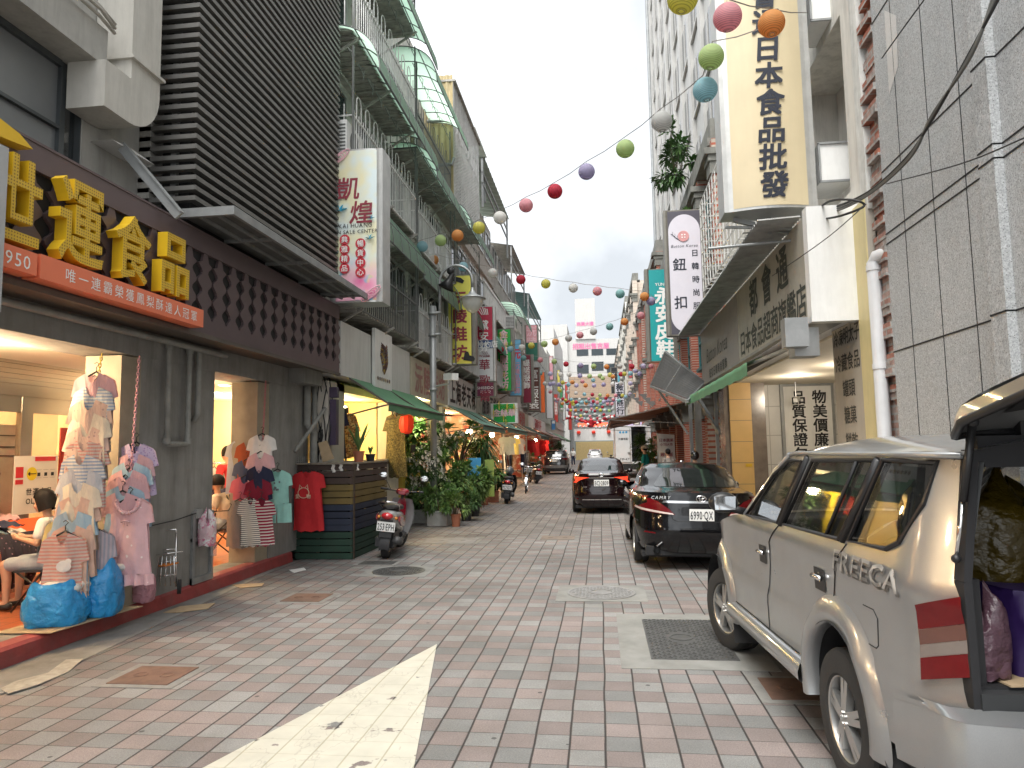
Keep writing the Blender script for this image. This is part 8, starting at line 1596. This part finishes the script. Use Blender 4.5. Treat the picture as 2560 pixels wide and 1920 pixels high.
pl('low green plant in a black pot beside the terracotta one', 1166, 1302, .45, (.30, .28, .28), 600, .11, .05, M_lf[:3], M_bpot, .14, .25)
pl('upper white-flowering shrub behind the big one, with pale blossom', 1110, 1275, 1.85, (.55, .45, .5), 1300, .14, .06, M_lf[:2], M_bpot, .2, .3, flowers=200, clumps=12, flsize=.06)
pl('thin-stemmed tree with dark glossy leaves by the yellow wall', 1052, 1292, 1.95, (.42, .4, .36), 520, .22, .10, M_lf[:1], M_bpot, .18, .3, clumps=8)
pl('yellow-green croton bush behind the blue board', 1158, 1262, 1.45, (.42, .4, .42), 800, .15, .06, M_lf[2:], M_terra, .18, .3)
pl('plant with small red and white flowers by the red wrapped pots', 1178, 1268, .98, (.32, .3, .42), 520, .12, .05, M_lf[:2], mat('red_pot', (.35, .02, .03), .5), .16, .42, flowers=50, fm=M_pet, flsize=.05)
pl('dark drooping dracaena with hanging strap leaves', 1210, 1262, 1.65, (.40, .38, .55), 420, .36, .06, M_lf[:2], M_terra, .17, .3, droop=.8)
pl('bushy plant in a square terracotta pot at the far end of the row', 1228, 1255, .72, (.40, .35, .36), 620, .22, .07, M_lf[:2], M_terra, .2, .34, True, droop=.6)
pl('brownish dried plant in a small terracotta pot', 1190, 1282, .42, (.22, .2, .22), 260, .14, .05, [mat('leaf_brown', (.16, .09, .04), .6), M_lf[1]], M_terra, .13, .22)
pl('pale green plant in a cement pot behind the fern-like bush', 1080, 1285, .62, (.4, .35, .3), 500, .13, .06, M_lf[1:3], M_gpot, .18, .26); pl('leafy plant in a black pot beside the black utility car', 1345, 1192, .8, (.6, .5, .6), 500, .2, .08, M_lf[:2], M_bpot, .25, .35); pl('green shrub in a tub on the left far pavement', 1398, 1168, 1.3, (1.0, .8, 1.0), 500, .3, .12, M_lf[:3], M_terra, .4, .6)
p = at(1150, 1270, Z=0); t = thing('frangipani', 'frangipani with rosettes of long pale leaves under the awning edge', 'potted plant', (p.x, p.y, 0), 0, 'potted plants on the paving by the lamp post', local=True); pot(t, .2, .32, M_bpot); b = MB(); b2 = MB()
for i in range(6):
    a = i*1.05; e = Vector((.5*cos(a), .4*sin(a), 2.15+.22*sin(i*2.3))); b2.tube([(0, 0, .3), (0, 0, 1.1), (e.x*.5, e.y*.5, 1.7), e], [.04, .035, .025, .018], 6)
    for k in range(14): q = 2*pi*k/14+i; b.k = k % 2; leaf(b, e, (cos(q), sin(q), .35+.4*(k % 3)), .40, .12, .35, 4)
b.build('foliage', M_lf[1:3], t, local=True); b2.build('stem', M_stem, t, smooth=True, local=True)
t = thing('red_lantern', 'red cloth lantern hung from the green awning before the yellow wall', 'lantern', at(1015, 1060, X=-3.95), 0, local=True); b = MB(); b.lathe([(.05, -.21), (.13, -.17), (.165, -.06), (.165, .06), (.13, .17), (.05, .21)], seg=12); b.build('shade', mat('red_cloth_lantern', (.62, .03, .01), .6, emit=.15), t, local=True, smooth=True, auto=25); b = MB(); b.tube([(0, 0, .21), (0, 0, .42)], .005, 4); b.lathe([(.06, .2), (.06, .23), (0, .23)], seg=12); b.lathe([(0, -.24), (.06, -.24), (.06, -.2)], seg=12); b.build('cap', M_char, t, local=True)
p = at(1135, 1235, X=-3.3); b = MB(); b.box(p.x-.1, p.x+.25, p.y+2.2, p.y+2.23, .95, 1.40); tag(b.build('blue_board', mat('blue_board', (.05, .30, .62), .5), base=True), 'sky-blue board standing among the potted plants', 'board'); b = MB(); b.box(p.x+.32, p.x+.56, p.y+2.4, p.y+2.43, .4, 1.35); tag(b.build('green_board', mat('olive_board', (.25, .33, .08), .6), base=True), 'olive green board leaning behind the croton', 'board')
# scooters, bicycle
scooter('black motor scooter with a grey helmet on its mirror, parked past the plants', (-2.85, 21.6, 0), rad(4), mat('scooter_black', (.015, .015, .016), .25, coat=1), M_trim, 'MC7·0279', .10, .1, False, 'grey full-face helmet resting on the black scooter')
bicycle('bicycle with a brown saddle and front basket behind the black scooter', (-2.75, 26.2, 0), rad(3), M_steel2)
for x, y, r, c, lab in ((2.25, 17.6, 5, (.5, .5, .48), 'pale scooter half hidden ahead of the black saloon on the right'), (2.2, 26, -8, (.05, .2, .18), 'teal scooter by the leafless post on the right'), (1.6, 52, 4, (.5, .48, .2), 'yellowish scooter among people at the far right'), (.9, 62, 10, (.55, .55, .55), 'white scooter far along the lane on the right'), (-3.2, 33.6, 20, (.02, .02, .02), 'dark scooter in the shade by the clothes rack'), (-2.9, 56, 3, (.05, .05, .05), 'black scooter beyond the utility car')): scooter(lab, (x, y, 0), rad(r), mat('scooter_c%d' % int(y), c, .3, coat=.6), M_trim, 'NKL·5206', .1)
# ------------------------------------------------ people farther off
def walker(label, x, y, rz, top, bottom, h=1.62, hat=None, helmet=False, stride=.16):
    t = thing('person', label, 'person', (x, y, 0), rz, local=True); k = h/1.7; t.scale = (k, k, k); sg = [((0, 0, 1.0), .125, (0, 0, 1.25), .13), ((0, 0, 1.25), .13, (0, .01, 1.40), .085), ((0, .02, 1.40), .05, (0, .03, 1.52), .05)]
    for s_ in (-1, 1): f = s_*stride; sg += [((s_*.08, 0, .92), .088, (s_*.09, f*.6+.02, .50), .058), ((s_*.09, f*.6+.02, .50), .055, (s_*.09, f-.04, .09), .036), ((s_*.09, f-.04, .07), .036, (s_*.10, f+.12, .04), .03), ((s_*.17, 0, 1.37), .05, (s_*.23, -f*.3, 1.10), .04), ((s_*.23, -f*.3, 1.10), .037, (s_*.22, .12-f*.4, .86), .027), ((s_*.22, .12-f*.4, .86), .03, (s_*.21, .15-f*.4, .78), .02)]
    blob('body', sg, M_skin, t, .018, 3, lambda b: (b.ball((0, .04, 1.60), .1, 12, 10, (.78, .95, 1.12)), b.ball((0, .135, 1.585), .018)))
    b = MB(); b.ball((0, .02, 1.63), .112, 14, 10, (.86, .96, 1.0)); b.v = [v for v in b.v]; o = b.build('helmet' if helmet else 'hair', (mat('helmet_black', (.02, .02, .02), .15, coat=1) if helmet else M_hair), t, smooth=True, local=True); o.location = (0, -.012, .02); o.scale = (1.25, 1.25, 1.2) if helmet else (1, 1, 1); o.location = (0, -.012, .02 if not helmet else -.33)
    sg = [((0, 0, .98), .145, (0, 0, 1.25), .15), ((0, 0, 1.25), .15, (0, .01, 1.37), .1)]
    for s_ in (-1, 1): sg += [((s_*.17, 0, 1.37), .066, (s_*.225, -s_*stride*.25, 1.14), .058)]
    blob('shirt', sg, top, t, .02, 4); sg = [((0, 0, .93), .14, (0, 0, 1.0), .14)]
    for s_ in (-1, 1): f = s_*stride; sg += [((s_*.08, 0, .92), .1, (s_*.09, f*.6+.02, .50), .075), ((s_*.09, f*.6+.02, .50), .075, (s_*.09, f-.04, .14), .06)]
    blob('trousers', sg, bottom, t, .02, 4)
    if hat: b = MB(); b.lathe([(.19, 1.63), (.12, 1.66), (.11, 1.74), (0, 1.76)], (0, .02, 0), seg=18); b.build('hat', hat, t, smooth=True, local=True)
    return t
walker('person in dark clothes walking away at the left beyond the utility car', -3.35, 60, .1, K_navy, K_navy); walker('person in a white shirt walking beside the one in dark clothes', -2.5, 66, 3.0, K_white, K_navy); walker('person in a sun hat and teal jacket at the back of the white truck', 1.55, 25.0, 1.2, C3('teal', (.02, .25, .22)), K_navy, hat=K_cream, stride=.05); walker('dark-haired person between the truck and the banner', 2.1, 22.5, .5, K_grey, K_navy, 1.5, stride=.05)
walker('rider in a black helmet with a pale stripe behind the black saloon', 2.2, 17.0, .3, K_navy, K_navy, 1.45, helmet=True, stride=.05); walker('person in a grey shirt by the scooters at the far right', 1.2, 56, 2, K_lgrey, K_dblue); walker('person in a red shirt near the truck far right', 1.9, 48, 1, K_rose, K_navy)
# truck, banner, parasols
t = thing('box_truck', 'white box truck standing with one rear door open on the right', 'truck', (1.75, 40, 0)); M_tw = mat('truck_white', (.66, .67, .67), .35, var=.04, dirt=.15); b = MB(); x0, x1, y0, y1 = .82, 2.45, 37.5, 42.5
b.box(x0, x0+.06, y0, y1, .75, 2.75); b.box(x1-.06, x1, y0, y1, .75, 2.75); b.box(x0+.06, x1-.06, y0, y1, 2.69, 2.75); b.box(x0+.06, x1-.06, y0, y1, .75, .85); b.box(x0+.06, x1-.06, y1-.1, y1, .85, 2.69); b.build('cargo_box', M_tw, t); b = MB(); b.box(x0, x0+.82, y0-.05, y0-.005, .85, 2.68); d = b.build('door', M_tw, t); b = MB(); b.prism([(x1-.06, y0-.02), (x1, y0-.02), (x1+.15, y0-.75), (x1+.09, y0-.75)], lambda a, c, h: (a, c, .85+h), 1.83); b.build('door', M_tw, t)
b = MB(); b.tube([(x0+.74, y0-.08, .9), (x0+.74, y0-.08, 2.6)], .015, 6); b.box(x0+.6, x0+.78, y0-.1, y0-.06, 1.3, 1.36); b.build('lock_bar', M_steel, d); b = MB(); b.glyphs('冷藏宅配', (x0+.40, y0-.052, 2.05), (1, 0, 0), (0, 0, 1), .13); b.glyphs('739-KT', (x0+.45, y0-.052, 1.0), (1, 0, 0), (0, 0, 1), .16); b.build('lettering', M_char, d); b = MB()
for i in range(3): b.lathe([(0, 0), (.06, 0)], (x0+.25+.16*i, y0-.055, 2.4), 'y', 14, M=Matrix.Diagonal(Vector((1, -1, 1))))
b.build('emblem', mat('emblem_blue', (.05, .3, .55), .5), d); b = MB(); b.box(x0+.08, x1-.08, 42.5, 44.2, .5, 2.2); b.build('cab', M_tw, t); b = MB(); b.box(x0+.2, x1-.2, y0, 44, .45, .75); b.build('chassis', M_dark, t)
for y in (38.6, 43.4):
    for x in (x0+.15, x1-.15): wheel(t, (x, y, .36), .36, .24, .6, 5)
p = at(1665, 1100, Y=24); b = MB(); b.panel([(-.28, 1.0), (.28, 1.0), (.28, 2.0), (-.28, 2.05)], lambda a, c: (p.x+a, 24+.03*sin(a*9+c*3), c), step=.1); t = thing('banner', 'white cloth banner on a pole behind the black saloon', 'banner', (p.x, 24, 0)); b.build('cloth', M_white, t); b = MB(); b.tube([(p.x-.28, 24.03, 0), (p.x-.28, 24.03, 2.08)], .015, 6); b.build('pole', M_steel, t); b = MB(); b.glyphs('日本蔬果', (p.x, 23.94, 1.82), (1, 0, 0), (0, 0, 1), .12); b.glyphs('小TEA市', (p.x, 23.94, 1.68), (1, 0, 0), (0, 0, 1), .11); b.glyphs('雞肉飯', (p.x, 23.94, 1.35), (1, 0, 0), (0, 0, 1), .14); b.build('lettering', M_mrd, t)
for x, y, c, lab in ((1.9, 47, (.55, .08, .2), 'crimson stall roof behind the white truck'), (2.3, 44.8, (.5, .4, .62), 'lilac stall roof behind the white truck')):
    t = thing('stall_roof', lab, 'stall', (x, y, 0), local=True); b = MB(); b.lathe([(1.5, 2.9), (1.45, 3.0), (.0, 3.55)], seg=4, a0=pi/4, a1=2*pi+pi/4); b.build('canvas', mat('stall_%d' % int(y), c, .7), t, local=True); b = MB(); b.tube([(0, 0, 0), (0, 0, 3.5)], .03, 6); b.build('pole', M_steel, t, local=True)
for i, (px, py, r) in enumerate(((1622, 1128, .8), (1640, 1118, .7))): p = at(px, 1200, Y=27+3*i); t = thing('shrub', ('leafy green shrub behind the banner on the right', 'reddish-green shrub nearer the brick pilasters')[i], 'shrub', (p.x, 27+3*i, 0), local=True); bush(t, (0, 0, 1.5), (.5, .5, .7), 600, .2, .08, M_lf[i:i+2], seed=80+i)
awning('rust-brown awning along the red brick arcade', 22, 34, 3.0, 2.5, -1.75, mat('rust_canvas', (.34, .13, .06), .7, var=.2)); a = [o for o in COL.objects if o.get('label', '').startswith('rust-brown')][0]
for ch in [o for o in COL.objects if o.parent is a]:
    for v_ in ch.data.vertices: w_ = v_.co.x+a.location.x; v_.co.x = (-w_-1.4)-1.9
a.location.x = 1.9
for i, (a, c, y0, y1, col, s_, n_) in enumerate(((1372, 1384, 890, 950, (.62, .3, .35), '服飾', 'rose pink'), (1392, 1401, 925, 978, (.6, .52, .1), '鞋', 'mustard'), (1399, 1408, 965, 1020, (.05, .25, .1), '茶', 'dark green'), (1405, 1414, 985, 1050, (.6, .6, .6), '布', 'plain white'), (1412, 1420, 955, 1010, (.5, .06, .05), '金', 'scarlet'), (1377, 1390, 1050, 1075, (.05, .2, .45), '藥', 'blue square'))): lsign(n_+' shop sign far along the left side', a, c, y0, y1, mat('far_face_%d' % i, col, .5), M_brz, [(s_, .5, .95, 1, M_wtxt, {})])
for i, (a, c, y0, y1, col, n_) in enumerate(((1570, 1582, 900, 945, (.5, .06, .06), 'red'), (1543, 1551, 930, 985, (.1, .35, .45), 'pale blue'), (1583, 1600, 1040, 1062, (.6, .55, .45), 'cream'))): rsign(n_+' shop sign far along the right side', a, c, y0, y1, mat('far_right_%d' % i, col, .5), [('店', .5, .95, 1, M_wtxt, {})], 2.2)
# ------------------------------------------------ far end of the lane
YE = 110; t = thing('end_building', 'white and brown building closing the far end of the lane', 'building', (0, YE, 0)); M_bband = mat('brown_tile_band', (.33, .24, .17), .7, var=.1, pat=('brick', .02, (.34, .25, .18), (.25, .18, .13), 1.2, .3, 'xz'))
b = MB(); b.box(-12, 8, YE, YE+10, 12.6, 18.6); b.box(-3.3, -.2, YE-.3, YE+9, 18.6, 25); b.box(-12, -4.6, YE-.4, YE+8, 0, 21); b.build('white_wall', M_wblk, t); b = MB(); b.box(-4.5, 3.2, YE-.3, YE, 9.4, 12.7); b.build('brown_band', M_bband, t); b = MB(); b.box(-4.5, 8, YE-.1, YE+2, 0, 9.4); b.build('glass_front', mat('far_glass', (.20, .24, .23), .3, var=.3, scale=.4), t)
for i in range(3): b = MB(); b.box(-3.2+2.3*i, -1.4+2.3*i, YE-.05, YE+.1, 13.2+.4*(i % 2), 14.6+.4*(i % 2)); b.box(-3.2+2.3*i, -1.4+2.3*i, YE-.05, YE+.1, 16.0, 17.0); b.build('window', M_dwin, t)
b = MB()
for i in range(7): b.box(-4.2, 2.4, YE-.35, YE-.1, 4.6+.7*i, 4.68+.7*i)
b.box(-4.3, -3.9, YE-.5, YE, 0, 9.4); b.box(2.0, 2.4, YE-.5, YE, 0, 9.4); b.build('steel_rail', M_steel2, t); b = MB(); b.glyphs('招租出售吉屋', (-1.0, YE-.06, 17.5), (1, 0, 0), (0, 0, 1), 1.0, .95); b.glyphs('商業大樓', (-1.8, YE-.35, 21), (1, 0, 0), (0, 0, 1), .7, .95); b.build('lettering', mat('far_pink', (.7, .12, .3), .5), t)
t = thing('street_gate', 'gate over the crossing with a red lit board and red lanterns', 'gate', (-.8, 96, 0)); b = MB(); b.box(-3.9, -3.5, 95.8, 96.2, 0, 6); b.box(2.0, 2.4, 95.8, 96.2, 0, 6); b.box(-3.9, 2.4, 95.9, 96.1, 4.3, 5.2); b.build('frame', M_steel2, t); b = MB(); b.box(-3.4, 1.9, 95.85, 95.95, 2.6, 4.2); b.build('white_panel', M_white, t); b = MB(); b.glyphs('歡迎光臨服飾商圈', (-.9, 95.86, 4.75), (1, 0, 0), (0, 0, 1), .52, .95); b.build('lit_lettering', mat('red_led', (1, .06, .02), .5, emit=2.0), t); b = MB(); b.box(-3.3, 1.8, 98, 98.2, 0, 2.5); b.build('lit_shopfront', mat('far_shop_lit', (.45, .34, .16), .6, emit=.12), t)
for i in range(3): b = MB(); b.ball((-2.8+2*i, 95.7, 3.75), .26, 12, 8, (1, 1, .8)); tag(b.build('red_lantern', mat('red_cloth_lantern', (.62, .03, .01)), base=True, smooth=True), 'big red lantern hung on the street gate, '+('left', 'middle', 'right')[i]+' of three', 'lantern')
b = MB(); b.lathe([(.2, 0), (.36, .15), (.52, .8), (.46, .92), (0, .95)], (-.95, 78, 3.85), seg=10); tag(b.build('barrel_lantern', mat('barrel_red', (.5, .02, .03), .6), base=True, smooth=True, auto=30), 'huge red barrel-shaped lantern hung across the lane', 'lantern')
for i in range(46):
    f = i/45; p = Vector((-3.9+6.0*f, 78+rr(-.5, .5), 5.0+.25*sin(f*9)+rr(-.15, .15)-.5*sin(pi*f))); b = MB(); b.ball((0, 0, 0), .17, 8, 6, (1, 1, .85)); o = b.build('small_lantern', mat('barrel_red', (.5, .02, .03)) if i % 4 else M_white); o.location = p; tag(o, 'small lantern of the red garland around the barrel lantern', 'lantern', 'red garland lanterns')
# ------------------------------------------------ lantern strings
ORD = ['first', 'second', 'third', 'fourth', 'fifth', 'sixth', 'seventh', 'eighth', 'ninth', 'tenth', 'eleventh', 'twelfth', 'thirteenth', 'fourteenth', 'fifteenth', 'sixteenth', 'seventeenth', 'eighteenth', 'nineteenth', 'twentieth']
def string(desc, items, Y0, Y1, ends, parts=True, sag=True, r=.125):
    """items: (photo x, y of the globe centre, colour); depth runs from Y0 to Y1 along the string; ends: wire ends"""
    pts = []
    for i, (px, py, c) in enumerate(items):
        f = (px-items[0][0])/(items[-1][0]-items[0][0]); p = at(px, py, Y=Y0+(Y1-Y0)*f); p = p+Vector((0, 0, .15*r/.125)); lantern(p, c, '%s lantern, %s from the left on the %s' % (c, ORD[i], desc), 'lanterns on the '+desc, r, parts); pts.append(p)
    pts = ([ends[0]] if ends[0] else [])+pts+([ends[1]] if ends[1] else []); pts = [Vector(p)+Vector((0, 0, .012)) for p in pts]; b = MB(); b.tube([q for k in range(len(pts)-1) for q in (pts[k], pts[k].lerp(pts[k+1], .5)-Vector((0, 0, .02)))]+[pts[-1]], .006 if parts else .01, 4); tag(b.build('lantern_cord', M_lwire, base=True), 'thin cord carrying the '+desc, 'cord')
def Q(s): return [(int(a), int(c), d) for a, c, d in (x.split(',') for x in s.split())]
string('short string in front of the cream sign', Q('1713,-4,yellow 1819,40,pink 1929,62,orange'), 5.6, 6.7, (at(1600, -60, Y=5.2), at(2019, 34, Y=7.95)))
string('long string climbing to the cream sign', Q('1017,627,pink 1057,616,blue 1100,602,green 1145,589,orange 1198,569,yellow 1252,545,white 1316,514,pink 1388,479,red 1467,429,purple 1563,371,green 1653,304,grey 1759,226,blue 1783,142,green'), 15.6, 6.9, (at(985, 620, X=-4.2), at(1900, 75, Y=7.0)))
string('second string, over the curved lamp', Q('1006,631,yellow 1083,650,orange 1160,667,blue 1231,683,white 1302,699,red 1363,710,yellow 1432,720,white 1493,728,pink 1550,735,teal 1610,742,orange 1629,753,purple'), 16.5, 19.5, (at(980, 630, X=-4.2), at(1660, 765, X=2.4)))
string('third string, rising to the teal sign', Q('1253,874,red 1276,873,blue 1304,869,white 1327,864,yellow 1360,860,green 1388,855,orange 1421,846,grey 1450,838,pink 1485,829,grey 1523,817,teal 1561,804,orange 1602,789,pink'), 27, 22.5, (at(1220, 880, X=-3.9), at(1640, 775, X=2.4)))
string('fourth string, level under the third', Q('1280,886,orange 1310,895,teal 1351,900,pink 1385,904,green 1416,910,red 1451,914,purple 1484,916,green 1517,917,orange 1549,916,grey 1579,916,red 1608,915,lavender 1627,916,pink'), 31, 33, (at(1262, 880, X=-3.9), at(1640, 917, X=2.5)))
string('fifth string, sagging over the utility car', Q('1341,957,blue 1362,959,white 1384,959,lavender 1407,957,yellow 1431,956,orange 1456,954,pink 1483,951,blue 1507,946,green 1533,942,orange 1561,935,yellow 1588,928,purple 1618,921,yellow'), 41, 39, (None, at(1635, 918, X=2.5)), False)
FAR = [('sixth string over the far lane', '1362,975,orange 1376,980,pink 1400,977,yellow 1420,980,grey 1440,983,white 1461,986,blue 1481,987,red 1500,988,green 1519,989,orange 1539,989,pink 1556,989,yellow 1564,992,blue 1575,986,lavender 1587,988,orange', 46, .125),
       ('seventh string over the far lane', '1386,999,white 1395,999,pink 1407,998,red 1414,1001,yellow 1428,999,blue 1449,999,white 1466,1004,teal 1472,998,pink 1483,1004,red 1493,998,yellow 1501,1003,green 1515,996,red 1533,999,pink', 53, .13), ('eighth string over the far lane', '1404,1024,white 1427,1026,yellow 1439,1026,orange 1453,1026,red 1466,1025,white 1474,1028,white 1479,1023,pink 1487,1028,red 1492,1021,yellow 1506,1018,red 1512,1026,white 1523,1027,green', 60, .13),
       ('ninth, mostly white string in the distance', '1440,1036,white 1452,1040,yellow 1462,1037,white 1475,1041,pink 1487,1036,white 1499,1041,white 1510,1037,red', 68, .15), ('tenth string close above the red garland', '1432,1044,white 1443,1046,white 1455,1046,pink 1470,1048,white 1485,1048,white 1500,1048,white 1512,1046,red 1522,1042,white', 74, .17), ('eleventh, white string under the red garland', '1441,1065,white 1451,1067,white 1461,1068,white 1470,1067,white 1490,1069,white 1500,1069,white 1510,1067,white 1519,1065,white', 84, .2)]
rn = random.Random(12); CN = list(LCOL)
for k, (py, y, n) in enumerate(((1011, 56, 13), (1017, 63, 12), (1033, 66, 11), (1052, 80, 10), (1059, 88, 10), (968, 47, 12), (944, 43, 11))):
    xa, xb = (1392, 1545) if k < 5 else (1352, 1600); FAR.append(('%s extra far string' % ORD[k], ' '.join('%d,%d,%s' % (xa+(xb-xa)*i/(n-1)+rn.uniform(-3, 3), py-3+6*abs(2*i/(n-1)-1)*-1+rn.uniform(-1.5, 1.5), rn.choice(CN)) for i in range(n)), y, .125+.0006*y))
for d, s_, y, r in FAR: string(d, Q(s_), y, y, (None, None), False, r=r)
for i, (px, py, c) in enumerate(((1424, 1048, 'bunting on the right arcade, dark pennant'),)): pass
for i in range(6): p = at(1580+9*i, 985+9*(i % 3), Y=40-2*i); b = MB(); b.prism([(-.2, 0), (.2, 0), (.12, -.26)], lambda a, c, h: (p.x+a, p.y+h, p.z+c), .02); tag(b.build('pennant', M_dst, base=True), 'small dark pennant strung before the brick arcade', 'pennant', 'dark pennants on the right')
